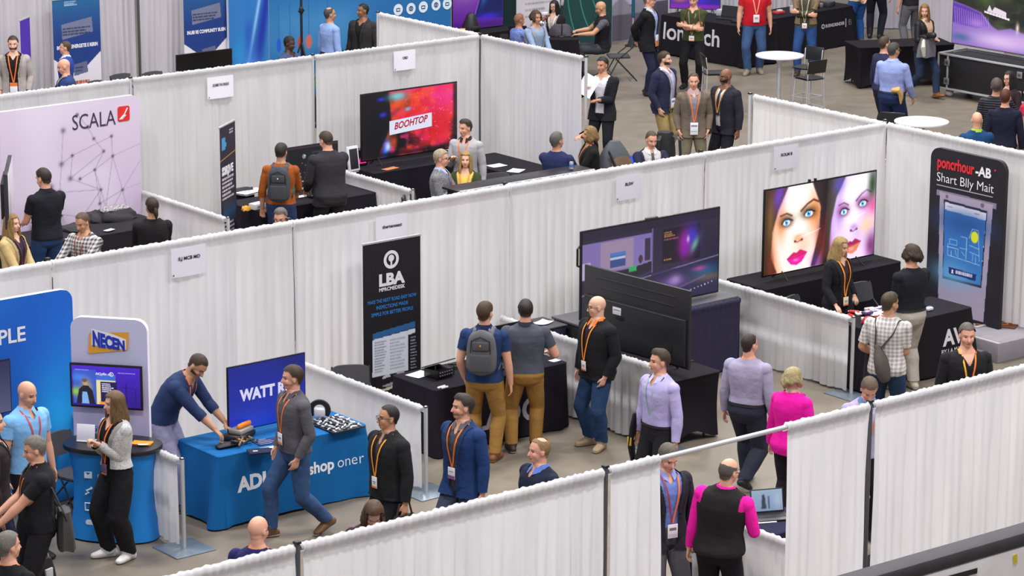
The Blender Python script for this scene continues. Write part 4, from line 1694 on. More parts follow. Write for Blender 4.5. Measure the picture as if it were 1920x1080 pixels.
    o = b.build('tablecloth', None, 50)
    o.location = Vector([float(v) for v in (loc[0], loc[1], loc[2] if len(loc) > 2 else 0)])
    o.rotation_euler = (0, 0, rz)
    tag(o, desc, 'tablecloth')
    return t, o


def tv(label, w, h, loc, rz, pic=None, power=1.0, feet=True, bezel=0.012, thick=0.05, shapes=None, col='#111114', cat='television', name='television', tilt=0.0, drop=0.07):
    """Flat screen; loc = middle of the lower edge, front towards local -Y."""
    t = thing(name, label, cat, loc, rz)
    b = MB()
    b.box((0, thick * 0.2, h / 2), (w, thick * 0.4, h), mat(col, 0.35), 0.004)
    b.box((0, thick * 0.65, h * 0.45), (w * 0.86, thick * 0.8, h * 0.78), mat('#1c1c20', 0.5), 0.015)
    b.build('casing', t)
    b = MB()
    sw, sh = w - 2 * bezel, h - 2 * bezel
    o, u, v = (-sw / 2, -0.003, bezel), (1, 0, 0), (0, 0, 1)
    if pic is not None:
        b.image(pic, o, u, v, sw, sh, picmat('screen', power))
    else:
        b.flat([(0, 0), (sw, 0), (sw, sh), (0, sh)], o, u, v, mat('#08080a', 0.15))
    if shapes:
        shapes(b, sw, sh)
    b.build('screen', t)
    if feet:
        for s in (1, -1):
            b = MB()
            x = s * w * 0.33
            b.tube([(x, 0.0, 0.03), (x + s * 0.02, -0.13, -drop + 0.008)], 0.009, BLACK(), 8)
            b.tube([(x, 0.02, 0.03), (x + s * 0.02, 0.15, -drop + 0.008)], 0.009, BLACK(), 8)
            b.build('stand_foot', t)
    return t


def flatshape(b, sw, sh, y=-0.006):
    """Helpers that place lettering on a screen or panel of size sw x sh in 0..1 coordinates, y down."""
    def T(s, x, yy, size, m, **k):
        b.text(s, (-sw / 2 + x * sw, y, (1 - yy) * sh), (1, 0, 0), (0, 0, 1), size * sh, m, **k)

    def Q(pts, m, dy=0.0):
        b.flat([(p[0] * sw, (1 - p[1]) * sh) for p in pts], (-sw / 2, y + dy, 0), (1, 0, 0), (0, 0, 1), m)

    def D(x, yy, r, m, r0=0, dy=0.0, r2=None):
        b.disc((-sw / 2 + x * sw, y + dy, (1 - yy) * sh), r * sh, (1, 0, 0), (0, 0, 1), m, 28, r0=r0 * sh, r2=None if r2 is None else r2 * sh)
    return T, Q, D


def rollup(label, w, h, loc, rz, pic, shapes=None, cat='banner', base=True, name='roll_up_banner', thick=0.006, rough=0.55):
    t = thing(name, label, cat, loc, rz)
    b = MB()
    b.image(pic, (-w / 2, -0.004, 0.07), (1, 0, 0), (0, 0, 1), w, h - 0.09, picmat('print', rough=rough))
    b.box((0, 0.0, 0.07 + (h - 0.09) / 2), (w, thick, h - 0.09), mat('#d8d6dc', 0.6))
    if shapes:
        b.M = Matrix.Translation((0, 0, 0.07))
        shapes(b, w, h - 0.09)
        b.M = None
    b.build('graphic', t)
    b = MB()
    b.box((0, 0, h - 0.012), (w + 0.01, 0.022, 0.025), METAL(), 0.004)
    b.build('top_bar', t)
    if base:
        b = MB()
        b.box((0, 0, 0.035), (w + 0.03, 0.16, 0.07), METAL(), 0.012)
        b.build('base', t)
        b = MB()
        b.tube([(0, 0.03, 0.05), (0, 0.012, h - 0.02)], 0.008, METAL(), 8)
        b.build('pole', t)
    return t


def fabric_panel(label, w, h, loc, rz, pic, r=0.12, shapes=None, cat='backdrop', name='display_backdrop', edge='#e4e3ea', corners=(0, 0, 1, 1), thick=0.06):
    """Tension fabric wall with rounded upper corners."""
    t = thing(name, label, cat, loc, rz)
    b = MB()
    out = rrect(w, h, r, -w / 2, 0, corners, 10)
    b.prism(out, (0, 0, 0), (1, 0, 0), (0, 0, 1), (0, -1, 0), thick, mat(edge, 0.6))
    # printed front: picture cells clipped by keeping rows inside the outline
    H_, W_ = pic.shape[:2]
    zc = np.linspace(h, 0, H_)
    rows = []
    for z in zc:
        hw = [w / 2, w / 2]
        for k, on in enumerate((corners[3], corners[2])):
            if on and z > h - r:
                q = (z - (h - r)) / r
                hw[k] = w / 2 - r + r * math.sqrt(max(0, 1 - min(q, 1) ** 2))
        rows.append(np.stack([np.linspace(-hw[0], hw[1], W_), np.full(W_, -0.004), np.full(W_, z)], 1))
    G = np.array(rows)
    cols = pic
    b.grid(G[::-1], picmat('print', rough=0.75), cols=lin(np.clip(cols[::-1], 0, 1)).reshape(-1, 3))
    if shapes:
        shapes(b, w, h)
    b.build('fabric_face', t)
    for s in (1, -1):
        b = MB()
        b.box((s * w * 0.32, thick * 0.5, 0.01), (0.05, 0.4, 0.018), METAL(), 0.004)
        b.build('foot', t)
    return t


def sheet(label, loc, rz, w=0.3, h=0.22, col='#e8e6ec', name='paper', cat='paper', curl=0.004, lines_=0, ink='#6b6873', thick=0.0015):
    b = MB()
    n = 7
    X, Y = np.meshgrid(np.linspace(-w / 2, w / 2, n), np.linspace(-h / 2, h / 2, n))
    Z = thick + curl * ((X / w * 2) ** 2 + (Y / h * 2) ** 2) / 2
    b.grid(np.stack([X, Y, Z], -1), mat(col, 0.7))
    b.grid(np.stack([X, Y, Z - thick], -1)[::-1], mat(col, 0.7))
    for i in range(lines_):
        yy = h * (0.36 - 0.72 * i / max(lines_ - 1, 1))
        b.flat([(-w * .38, yy), (w * (.1 + .28 * ((i * 7) % 3) / 2), yy), (w * (.1 + .28 * ((i * 7) % 3) / 2), yy + h * .04), (-w * .38, yy + h * .04)], (0, 0, thick + curl + 0.0006), (1, 0, 0), (0, 1, 0), mat(ink, 0.7))
    o = b.build(name)
    o.location = Vector([float(v) for v in loc])
    o.rotation_euler = (0, 0, rz)
    return tag(o, label, cat)


def solid(name, label, cat, fn, loc, rz=0.0, group=None):
    b = MB()
    fn(b)
    o = b.build(name)
    o.location = Vector([float(v) for v in loc])
    o.rotation_euler = (0, 0, rz)
    return tag(o, label, cat, group)


def sign_on_drape(uv, y, label, txt, w=0.42, h=0.30):
    """Paper booth sign hung on a drape; uv = its upper left corner in the photograph."""
    p = aty(uv[0], uv[1], y)
    b = MB()
    n = 6
    X, Z = np.meshgrid(np.linspace(0, w, n), np.linspace(-h, 0, n))
    Y = -0.004 - 0.012 * np.sin(X / w * PI) * (0.4 - Z / h)
    b.grid(np.stack([X, Y, Z], -1), mat('#e9e7f0', 0.75))
    b.grid(np.stack([X, Y + 0.002, Z], -1)[::-1], mat('#e9e7f0', 0.75))
    b.text(txt, (w * 0.5, -0.02, -h * 0.43), (1, 0, 0), (0, 0, 1), 0.052, mat('#3a2b45', 0.7), 'C', bold=0.03, width=min(w * 0.62, 0.052 * 0.62 * len(txt)))
    b.disc((w * 0.05, -0.014, -h * 0.92), 0.009, (1, 0, 0), (0, 0, 1), mat('#53405c', 0.7), 10)
    o = b.build('paper_sign')
    o.location = Vector([float(v) for v in p])
    return tag(o, label, 'sign')
WHITE = lambda: mat('#eceaf0', 0.6)
E1 = lambda c, p=1.0: emis(c, p)
SCR = 1.0   # brightness of the screens


def W(c):
    return mat(c, 0.6)


# ------------------------------------------------------------------ blue backdrop on the left edge
p = Pic(150, 120, '#0a63cc')
p.noise(3, '#0b83e0', 0.8, 5, 0.4, 0.7, 1.3)
p.glow(0.98, 0.62, 0.22, 0.30, '#0fa6ee', 0.85)
p.glow(0.72, 0.42, 0.10, 0.55, '#0655c0', 0.6, 25)


def sh(b, w, h):
    b.text('PLE', (w / 2 - 0.56, -0.010, 1.80), (1, 0, 0), (0, 0, 1), 0.215, WHITE(), 'R', bold=0.02)


fabric_panel('big blue fabric backdrop with white letters PLE at the left edge', 3.0, 2.26, (0.10 - 1.5, -0.30, 0), 0, p.a, 0.13, sh)
mp = Pic(40, 28, '#4a4f7c').vgrad('#3d3f70', '#787aa4')
tv('dark wall monitor in front of the blue backdrop at the left edge', 0.95, 0.56, (aty(22, 770, -0.42)[0] - 0.47, -0.42, aty(22, 772, -0.42)[2]), 0, mp.a, 0.5, feet=False)

# ------------------------------------------------------------------ lavender kiosk with counter
KZ = R(-50)
kx, ky = at(203, 597, 2.17)[:2]
ku = vec(math.cos(KZ), math.sin(KZ), 0)
kn = vec(math.sin(KZ), -math.cos(KZ), 0)
p = Pic(60, 110).vgrad('#c6c6e4', '#b9aedb')


def sh(b, w, h):
    y = -0.012
    u, v = (1, 0, 0), (0, 0, 1)
    b.flat([(-0.22, 1.815), (0.20, 1.895 - .02), (0.215, 2.06), (-0.20, 2.03)], (0, y, -0.02), u, v, mat('#e2a03a', 0.6))
    b.flat([(-0.18, 1.89), (0.18, 1.86), (0.185, 1.965), (0.02, 2.02), (-0.175, 2.06)], (0, y - 0.002, 0), u, v, WHITE())
    V, Fs = text_geo('NECEN', .06)
    X = (V[:, 0] - V[:, 0].min()) / (V[:, 0].max() - V[:, 0].min())
    b.add(np.stack([-.165 + .335 * X, np.full(len(V), y - .005), 1.885 - .03 * X + V[:, 1] * (.215 - .085 * X)], 1), Fs, mat('#1a35b5', 0.5))
    b.text('1681 S', (-0.22, y, 0.985), u, v, 0.085, mat('#3b49a8', 0.6), 'L', bold=0.03)
    for i in range(2):
        b.flat([(-0.22, 0.955 - i * 0.03), (0.02 - i * .06, 0.955 - i * 0.03), (0.02 - i * .06, 0.965 - i * 0.03), (-0.22, 0.965 - i * 0.03)], (0, y, 0), u, v, mat('#8f8ac0', 0.6))


fabric_panel('lavender kiosk panel with rounded top and blue and orange logo', 0.80, 2.17, (kx, ky, 0), KZ, p.a, 0.12, sh, cat='kiosk panel', name='kiosk_display', edge='#eef0fb')
p = Pic(150, 90, '#4a1fc0').vgrad('#4a22c8', '#2a1284')
p.rect(0.02, 0.1, 0.36, 0.95, '#3556c8').glow(.1, .3, .12, .1, '#4c8bf0', .8).glow(.06, .66, .08, .12, '#9fd23c', .9).glow(.22, .55, .08, .2, '#e7c24a', .7)
p.poly([(.06, .95), (.10, .6), (.16, .5), (.24, .5), (.30, .62), (.34, .95)], '#1a1522').poly([(.14, .95), (.15, .66), (.22, .66), (.25, .95)], '#7fb0ee')
p.ell(.19, .42, .035, .07, '#c99a68').ell(.185, .37, .04, .05, '#6d5a4a')
p.rect(.36, .2, .64, .95, '#e8d9a0').rect(.36, .2, .64, .34, '#3c6bd0').rect(.42, .38, .66, .88, '#1d1550').lines(.44, .42, .63, .66, 5, '#f0eefa', .95, 3).rect(.40, .88, .64, .95, '#f09a20')
p.lines(.05, .1, .34, .14, 1, '#b9a8f0', .8, 2).lines(.68, .13, .95, .17, 1, '#b9a8f0', .8, 5)
p.line([(.80, .9), (.79, .4)], .012, '#150a50').line([(.7, .5), (.95, .52)], .005, '#1c0f66').line([(.93, .9), (.93, .55)], .008, '#150a50')


def sh(b, sw, shh):
    T, Q, D = flatshape(b, sw, shh)
    T('AlQyflin s', 0.45, 0.16, 0.085, emis('#e9e4fa', 1), align='C', bold=0.02)
    D(0.585, 0.13, 0.055, emis('#e9e4fa', 1), 0.040)
    D(0.575, 0.13, 0.028, emis('#e9e4fa', 1), 0.014)


c = vec(kx, ky, 0) + kn * 0.07 + ku * -0.02
tv('purple screen with a speaker picture mounted on the lavender kiosk panel', 0.76, 0.46, (c[0], c[1], 1.25), KZ, p.a, SCR, feet=False, shapes=sh, bezel=0.022)


def pod(b, m, w0, d0, prof, n=40):
    A = np.linspace(0, 2 * PI, n, endpoint=False)
    rows = []
    for z, k in prof:
        x = np.sign(np.cos(A)) * np.abs(np.cos(A)) ** .7 * w0 * k
        y = np.sign(np.sin(A)) * np.abs(np.sin(A)) ** .8 * d0 * k
        rows.append(np.stack([x, y, np.full(n, z)], 1))
    b.grid(np.array(rows), m, True)
    b.add(rows[-1], [list(range(n))], m)
    b.add(rows[0], [list(range(n))[::-1]], m)
    return rows


pc = at(212, 1022, 0)
pc = vec(pc[0], pc[1], 0) - kn * 0.28 - ku * .07
t = thing('display_counter', 'bright blue fabric counter with a black top below the lavender kiosk', 'counter', pc, KZ)
b = MB()
pod(b, mat('#0d7fd2', 0.55, var=0.12, vscale=2.5), 0.46, 0.27, [(0.02, 1.0), (0.10, 0.97), (0.3, 0.90), (0.5, 0.87), (0.7, 0.89), (0.88, 0.96), (0.93, 0.99)])
b.build('fabric_wrap', t)
b = MB()
pod(b, mat('#17171c', 0.35), 0.50, 0.30, [(0.93, 0.99), (0.94, 1.0), (0.965, 1.0), (0.975, 0.99)])
b.build('counter_top', t)
ic = mat('#d7e8f8', 0.6)
for i, z in enumerate((0.70, 0.53, 0.37, 0.21)):
    b = MB()
    k = 0.87 + abs(z - 0.5) * 0.12
    y = -0.27 * k * 0.995 - 0.006
    u, v = (1, 0, 0), (0, 0, 1)
    if i == 0:
        b.prism([(-.22, -.03), (-.14, -.03), (-.14, .04), (-.17, .04), (-.22, .035)], (0, y, z), u, v, (0, -1, 0), 0.004, ic)
        b.flat([(-.205, .03), (-.155, .03), (-.18, .005)], (0, y - .001, z), u, v, mat('#0d6fc2', .6))
    elif i == 1:
        b.tube([(-.21, y, z - .03), (-.18, y, z - .01), (-.20, y, z + .01), (-.155, y, z + .03)], 0.010, ic, 8)
        b.disc((-.15, y - .002, z + .04), .014, u, v, ic)
    elif i == 2:
        b.tube([(-.22, y, z - .035), (-.13, y, z - .035), (-.13, y, z + .03), (-.16, y, z + .03), (-.17, y, z + .04), (-.22, y, z + .04), (-.22, y, z - .035)], 0.007, ic, 6)
    else:
        b.prism(rrect(.09, .05, .02, -.22, -.025), (0, y, z), u, v, (0, -1, 0), 0.004, ic)
    b.text(('PQIV', 'YUVP', 'ABOI', 'E1ID')[i], (-.08, y - .002, z - .02), u, v, .055, ic, 'L', bold=.02)
    b.build('printed_icon', t)
for (dx, dy, nm, lab, fn) in (
        (-0.27, -0.02, 'sign_holder', 'small white sign in an acrylic holder on the blue counter', None),):
    q = pc + ku * dx + kn * (-dy)
    b = MB()
    b.box((0, 0, 0.09), (0.19, 0.012, 0.18), mat('#e8e6f2', 0.3), 0.003, rx=R(-8))
    b.box((0, 0.02, 0.008), (0.19, 0.09, 0.012), mat('#dfe0ea', 0.2), 0.003)
    b.flat([(-.075, .135), (-.02, .135), (-.02, .16), (-.075, .16)], (0, -.012, 0), (1, 0, 0), (0, .14, .99), mat('#2d6fd0', .6))
    b.flat([(-.01, .14), (.05, .14), (.05, .155), (-.01, .155)], (0, -.012, 0), (1, 0, 0), (0, .14, .99), mat('#b05a5a', .6))
    b.flat([(-.035, .02), (.07, .02), (.07, .055), (-.035, .055)], (0, -.012, 0), (1, 0, 0), (0, .14, .99), mat('#151518', .6))
    for i in range(4):
        b.flat([(-.075, .12 - i * .014), (.06 - .02 * i, .12 - i * .014), (.06 - .02 * i, .124 - i * .014), (-.075, .124 - i * .014)], (0, -.012, 0), (1, 0, 0), (0, .14, .99), mat('#8a8996', .6))
    o = b.build(nm)
    o.location = Vector((q[0], q[1], 0.975))
    o.rotation_euler = (0, 0, KZ)
    tag(o, lab, 'sign')
q = pc + ku * 0.0 + kn * -0.02
solid('clear_box', 'clear plastic dispenser box on the blue counter beside the white sign', 'box', lambda b: (b.box((0, 0, .09), (.11, .10, .17), mat('#c6c4dc', .15), .012), b.box((0, 0, .02), (.12, .11, .04), mat('#5a3fa0', .4), .006)), (q[0], q[1], 0.975), KZ)
for i, (a, c_) in enumerate(((0.30, .06), (0.33, .0))):
    q = pc + ku * a + kn * (-0.02 + 0.06 * i)
    sheet(['orange leaflet pile on the right end of the blue counter', 'white pen card lying on the orange leaflets'][i], (q[0], q[1], 0.976 + .012 * i), KZ + .2 * i, .20 - .1 * i, .13 - .09 * i, '#e98a1e' if i == 0 else '#f4e9d8', 'leaflet', 'leaflet', thick=0.012 if i == 0 else .002)

# ------------------------------------------------------------------ blue table with screen
trade_table((1.62, -2.06, 0), 0, 1.83, 0.76, 0.76, 'blue printed cloth lettered ADI and shop one', '#12609f',
            (('ADI', -0.72, 0.36, 0.21, '#e6eaf4', dict(bold=0.045)), ('shop', 0.16, 0.37, 0.17, '#e6eaf4', dict(bold=0.03)), ('one', 0.53, 0.37, 0.17, '#e6eaf4', dict(bold=-0.008)), ('r', 0.80, 0.37, 0.17, '#e6eaf4', dict(bold=-0.008))), flare=0.065)
p = Pic(90, 56, '#0a1f9a').vgrad('#0a2090', '#0b2cb8')
p.glow(.3, .95, .3, .2, '#1a48d8', .6).glow(.85, .05, .2, .2, '#071560', .6)


def sh(b, sw, shh):
    T, Q, D = flatshape(b, sw, shh)
    T('WATT ROP', 0.14, 0.53, 0.24, emis('#d9d6f2', 0.95), bold=0.05, width=sw * 0.80)


tv('screen with white letters WATT RO on deep blue above the blue table', 0.97, 0.70, (1.61, -1.60, 0.82), 0, p.a, 0.9, shapes=sh)


def pile(b):
    b.box((0, 0, .03), (.34, .24, .06), mat('#1a1a1e', .5), .02, rz=.3)
    b.box((.02, -.02, .085), (.24, .16, .05), mat('#9a948a', .5), .015, rz=.2)


q = at(447, 815, .8)
solid('camera_case', 'open black and grey gear case under the bending man\'s hand', 'case', pile, (q[0], q[1], .77), .2)
solid('orange_pouch', 'orange pouch lying on top of the grey gear case', 'pouch', lambda b: b.tube([(-.09, 0, .02), (0, .004, .024), (.09, .01, .02)], .022, mat('#f08a18', .5), 10, ry=.028), (q[0] + .05, q[1] - .04, .885), .3)


def parts_heap(b):
    g = np.random.default_rng(3)
    for i in range(26):
        c_ = ['#2a2522', '#8a6a3c', '#c39a58', '#4a4038', '#191517'][i % 5]
        x, y = g.normal(0, .06), g.normal(0, .045)
        b.tube([(x, y, .02 + g.random() * .05), (x + g.normal(0, .03), y + g.normal(0, .03), .02 + g.random() * .05)], .012, mat(c_, .5), 7)


q = at(428, 838, .77)
solid('black_pouch', 'flat black pouch on the near corner of the blue table', 'pouch', lambda b: b.tube([(-.12, 0, .02), (0, 0, .03), (.10, .01, .02)], [.05, .06, .045], mat('#15151b', .6), 12, ry=.022), (q[0], q[1], .77), -.1)
q = at(452, 832, .78)
solid('cable_bundle', 'heap of brown and black cable parts in front of the gear case', 'cable', parts_heap, (q[0], q[1], .77))
q = at(487, 848, .77)
solid('folded_shirt', 'dark printed cloth folded near the front of the blue table', 'cloth', lambda b: (b.box((0, 0, .012), (.24, .17, .022), mat('#141c3f', .9), .008), b.box((-.05, -.02, .026), (.05, .03, .004), mat('#c8cad8', .8), .001), b.box((.10, .03, .012), (.08, .06, .02), mat('#12183a', .9), .008)), (q[0], q[1], .768), -.35)
for i, (uv, lab, c_, wd) in enumerate((((500, 828), 'dark blue brochure with white print on the blue table', '#16285c', .26), ((545, 818), 'open brochure with brown pictures beside the dark blue one', '#55504e', .24), ((505, 833 + 8), 'white leaflet at the front edge of the blue table', '#dfe0ea', .2))):
    q = at(uv[0], uv[1], .77)
    sheet(lab, (q[0], q[1], .769 + .004 * i), -.15, wd, .2 if i < 2 else .07, c_, 'brochure', 'brochure', lines_=4 if i < 2 else 0, ink='#b9bed0')
q = at(628, 795, .78)
mt = thing('sample_tray', 'black tray covered with small shiny sample pieces on the blue table', 'tray', (q[0], q[1], .768), 0)
b = MB()
b.box((0, 0, .008), (.40, .52, .014), mat('#10131c', .6), .004)
b.build('mat', mt)
g = np.random.default_rng(5)
for i in range(60):
    b = MB()
    x, y, a = -.17 + .068 * (i % 6) + g.normal(0, .006), -.23 + .05 * (i // 6) + g.normal(0, .006), g.uniform(0, 3)
    c_ = ['#c9c9d4', '#8e8e9c', '#3a3a44', '#e3e3ea'][i % 4]
    b.tube([(x - .02 * math.cos(a), y - .02 * math.sin(a), .022), (x + .02 * math.cos(a), y + .02 * math.sin(a), .024)], [.009, .012], mat(c_, .3, .3), 8)
    b.build('sample', mt)
q = at(599, 782, .8)
solid('headset', 'black strapped headset on the blue table beside the sample tray', 'headset', lambda b: (b.tube([(.09 * math.cos(a), 0, .10 + .09 * math.sin(a)) for a in np.linspace(-.6, 3.74, 20)], .014, mat('#131317', .5), 8, ry=.03), b.box((0, -.01, .08), (.12, .09, .09), mat('#d5d5de', .4), .02)), (q[0], q[1], .775), -.6)
q = at(420, 800, .77)
solid('power_cable', 'black cable running from the WATT screen across the blue table', 'cable', lambda b: b.tube([(0, 0, .008), (.10, .02, .008), (.2, .10, .01), (.24, .2, .05), (.26, .26, .16)], .006, mat('#101014', .5), 8), (q[0], q[1], .768))
cc = at(283, 790, .82)
chair((-0.22, -0.78, 0), R(195), 'black folding chair beside the blue counter near the backdrop')
chair((0.62, -0.62, 0), R(170), 'black folding chair behind the bending man in navy')
chair((3.45, -0.55, 0), R(150), 'black folding chair behind the low drape next to the tall black banner')

# ------------------------------------------------------------------ tall black banner
p = Pic(120, 250, '#15131a')
p.line([(.18, .12), (.18, .16)], .006, '#2c4a88')
p.poly([(.16, .50), (.90, .475), (.90, .51), (.16, .535)], '#2a5f96').noise(20, '#1a3a60', 0.0)
p.poly([(.16, .535), (.90, .515), (.89, .745), (.15, .745)], '#d7dde8')
p.lines(.19, .55, .40, .73, 12, '#7d8492', .75, 4).lines(.46, .55, .74, .73, 10, '#9aa1b0', .7, 9)
p.poly([(.78, .545), (1, .535), (1, .76), (.78, .77)], '#121018').lines(.82, .56, .95, .75, 11, '#c9ccd8', .8, 2, .35)
p.poly([(.32, .765), (.47, .760), (.45, .745), (.34, .748)], '#c9c6d0').poly([(.55, .775), (.72, .77), (.70, .74), (.58, .742)], '#b4b1bc').poly([(.30, .805), (.78, .775), (.78, .795), (.42, .815)], '#9b98a5')
p.poly([(.06, .835), (1, .79), (1, .805), (.06, .85)], '#cbc7b8')
for i in range(6):
    y = .85 + i * .052
    p.poly([(.05, y + .035), (1, y - .008), (1, y), (.05, y + .043)], '#a5a3ad')
    p.poly([(.05, y + .046), (1, y + .004), (1, y + .009), (.05, y + .051)], '#5b5964')
    p.poly([(.05, y), (.12, y - .003), (.12, y + .04), (.05, y + .043)], '#6c6a75', .8)
p.lines(.62, .835, .85, .852, 1, '#2f6be0', .95, 3, .8).lines(.64, .885, .86, .90, 1, '#2f6be0', .95, 8, .8)


def sh(b, w, h):
    y = -0.008
    u, v = (1, 0, 0), (0, 0, 1)
    wm, bm_ = mat('#e9e7ee', .6), mat('#2f86d8', .6)
    b.disc((-.01, y, h - .215), .105, u, v, wm, 32, r0=.068)
    b.disc((-.01, y, h - .20), .040, u, v, wm, 24)
    b.flat([(-.012, -.11), (.012, -.11), (.012, -.02), (-.012, -.02)], (-.01, y - .001, h - .20), u, v, wm)
    b.text('LBA', (0, y, h - .50), u, v, .185, wm, 'C', bold=.05, width=.36)
    b.text('MPRCMEDESK', (0, y, h - .565), u, v, .058, wm, 'C', bold=.03, width=.36)
    for i, s in enumerate(('MAKE THE NEXT ROAD EASY NOW', 'INSPECTIONS MADE', 'SIMPLE FOR BETTER PEOPLE')):
        b.text(s, (0, y, h - .69 - i * .075), u, v, .058, bm_, 'C', bold=.01, width=(.68, .44, .58)[i])


t = rollup('tall black banner with white ring logo and a printed computer picture', 0.80, 2.16, (4.25, -0.20, 0), 0, p.a, sh, name='tall_banner')
t['label'] = 'tall black banner with white ring logo and a printed computer picture'

# ------------------------------------------------------------------ black table behind the two men in khaki
trade_table((4.80, -1.50, 0), 0, 1.86, 0.78, 0.76, 'black cloth with grey letters behind the two men in khaki', '#1e1a24',
            (('LADO', -0.40, 0.20, 0.36, '#a9a6b2', dict(bold=0.03, spacing=1.05, wide=.95)),), flare=0.035)
q = at(822, 700, .8)
t = thing('mixer_box', 'black device with a tilted grey lid on the black table', 'device', (q[0], q[1], .768), .15)
b = MB()
b.box((0, 0, .05), (.24, .22, .10), mat('#141418', .4), .01)
for i in range(12):
    b.box((-.09 + .036 * (i % 6), -.115, .04 + .035 * (i // 6)), (.012, .02, .014), mat('#8b8b95', .4), .002)
b.build('body', t)
b = MB()
b.box((0, .0, .15), (.30, .26, .014), mat('#3b3d45', .35), .004, rx=R(-22))
b.build('lid', t)
b = MB()
b.tube([(-.14, -.10, .005), (-.15, -.10, .16)], .006, BLACK(), 8)
b.tube([(.14, -.10, .005), (.145, -.10, .12)], .006, BLACK(), 8)
b.build('support', t)
q = at(787, 702, .77)
sheet('white paper on the left end of the black table', (q[0], q[1], .768), .2, .26, .2)
q = at(829, 727, .77)
solid('badge_clips', 'small white clips on the front of the black table', 'clip', lambda b: (b.tube([(-.05, 0, .01), (.04, .01, .012)], .014, mat('#e9e7ee', .5), 8), b.tube([(-.02, -.03, .01), (.05, -.03, .012)], .012, mat('#e9e7ee', .5), 8)), (q[0], q[1], .768))
q = at(848, 690, .77)
solid('cable_coil', 'coiled dark cable beside the tilted device on the black table', 'cable', lambda b: b.tube([(.08 * math.cos(a) * (1 - a / 60), .07 * math.sin(a), .012 + a * .0016) for a in np.linspace(0, 18, 70)], .008, mat('#26262b', .5), 7), (q[0], q[1], .768))


def laptop(label, loc, rz, scol='#3d78c0', w=.34, open_=105, pic=None):
    t = thing('laptop', label, 'laptop', loc, rz)
    b = MB()
    b.box((0, 0, .010), (w, .23, .016), mat('#26262b', .4), .004)
    b.box((0, .02, .019), (w * .86, .11, .003), mat('#101013', .6), .001)
    b.build('keyboard_deck', t)
    a = R(open_ - 90)
    n = vec(0, -math.cos(a), math.sin(a))
    b = MB()
    b.box((0, .115 + .11 * math.sin(a), .02 + .11 * math.cos(a)), (w, .010, .225), mat('#1d1d21', .4), .004, rx=-a)
    b.build('lid', t)
    b = MB()
    o = vec(-w / 2 + .012, .115, .02) + vec(0, math.sin(a), math.cos(a)) * .012 + n * .0065
    if pic is not None:
        b.image(pic, o, (1, 0, 0), (0, math.sin(a), math.cos(a)), w - .024, .2, picmat('screen', .9))
    else:
        b.flat([(0, 0), (w - .024, 0), (w - .024, .2), (0, .2)], o, (1, 0, 0), (0, math.sin(a), math.cos(a)), emis(scol, .8))
    b.build('screen', t)
    return t


q = at(957, 690, .77)
p = Pic(40, 26).vgrad('#2f66c0', '#6fb2ea').noise(6, '#bfe0ff', .6, 2)
laptop('laptop with a bright blue picture on the black table between the two men', (4.92, -1.22, .768), R(12), pic=p.a)
tv('black monitor on the black table in front of the man in the grey polo', 0.52, 0.32, (5.25, -1.0, 0.86), 0, None, drop=.09)
q = at(1040, 676, .77)
sheet('small white card on the right end of the black table', (q[0], q[1], .768), .1, .12, .09)
# dark box with papers beside the low drape
t = thing('equipment_case', 'dark navy cabinet with papers on it behind the low drape', 'cabinet', (6.29, -0.36, 0), 0)
b = MB()
b.box((0, .0, .43), (.40, .44, .86), mat('#1b2036', .6), .012)
b.build('body', t)
b = MB()
b.box((0, .0, .872), (.42, .46, .022), mat('#3c3c44', .5), .005)
b.build('top', t)
q = at(1075, 588, .89)
sheet('crumpled white paper on the dark navy cabinet', (6.30, -.38, .885), .3, .22, .16, curl=.02)

# ------------------------------------------------------------------ large split-view screen and its black case
t = thing('screen_case', 'large road case under the split-view screen draped in dark navy cloth', 'case', (7.72, -0.60, 0), 0)
b = MB()
b.box((0, .02, .44), (2.36, .60, .88), mat('#1c1c22', .6), .01)
b.build('body', t)
b = MB()
b.box((0, .02, .895), (2.40, .64, .03), mat('#75757a', .4, .6), .006)
b.build('top_edge', t)
cb = curtain_mesh(2.4, .88, mat('#231f3c', .85, var=.1, bump=.3), 77, full=.35)
o = cb.build('front_cloth', t, None)
o.location = (-1.2, -.30, 0)
cb = curtain_mesh(.62, .88, mat('#231f3c', .85, var=.1, bump=.3), 78, full=.35)
o = cb.build('side_cloth', t, None)
o.location = (1.2, -.30, 0)
o.rotation_euler = (0, 0, PI / 2)
p = Pic(220, 110, '#2c2740')
p.rect(0, 0, 1, .10, '#241f38')
p.rect(.0, .12, .50, .50, '#7d6aa8').vgrad if False else None
p.rect(.0, .14, .50, .52, '#8571b4').rect(.0, .36, .06, .56, '#b9b0d8').rect(.13, .16, .37, .5, '#a08aa8').rect(.37, .2, .5, .5, '#8576b8').rect(.45, .2, .49, .46, '#3a2f48')
p.rect(.20, .30, .31, .47, '#3b4f8e').rect(.20, .35, .31, .38, '#b8c6e8').rect(.20, .30, .31, .34, '#4a7ac8').ell(.42, .43, .015, .05, '#4a2f3a').ell(.10, .52, .015, .05, '#2f2230')
p.poly([(.0, .60), (.5, .48), (.5, .58), (0, .72)], '#2a2030').rect(.335, .50, .39, .56, '#2fae6a').rect(.12, .58, .15, .62, '#3fae7a')
p.line([(.505, .1), (.505, .62)], .006, '#8f84c8').line([(0, .74), (1, .56)], .006, '#9a92cc', .9).line([(0, .86), (.5, .60)], .004, '#6a60a0', .6)
p.rect(.58, .13, .86, .55, '#1b1526').lines(.59, .17, .68, .24, 3, '#d8a04a', .9, 3).lines(.59, .25, .70, .28, 1, '#b0667a', .9, 4)
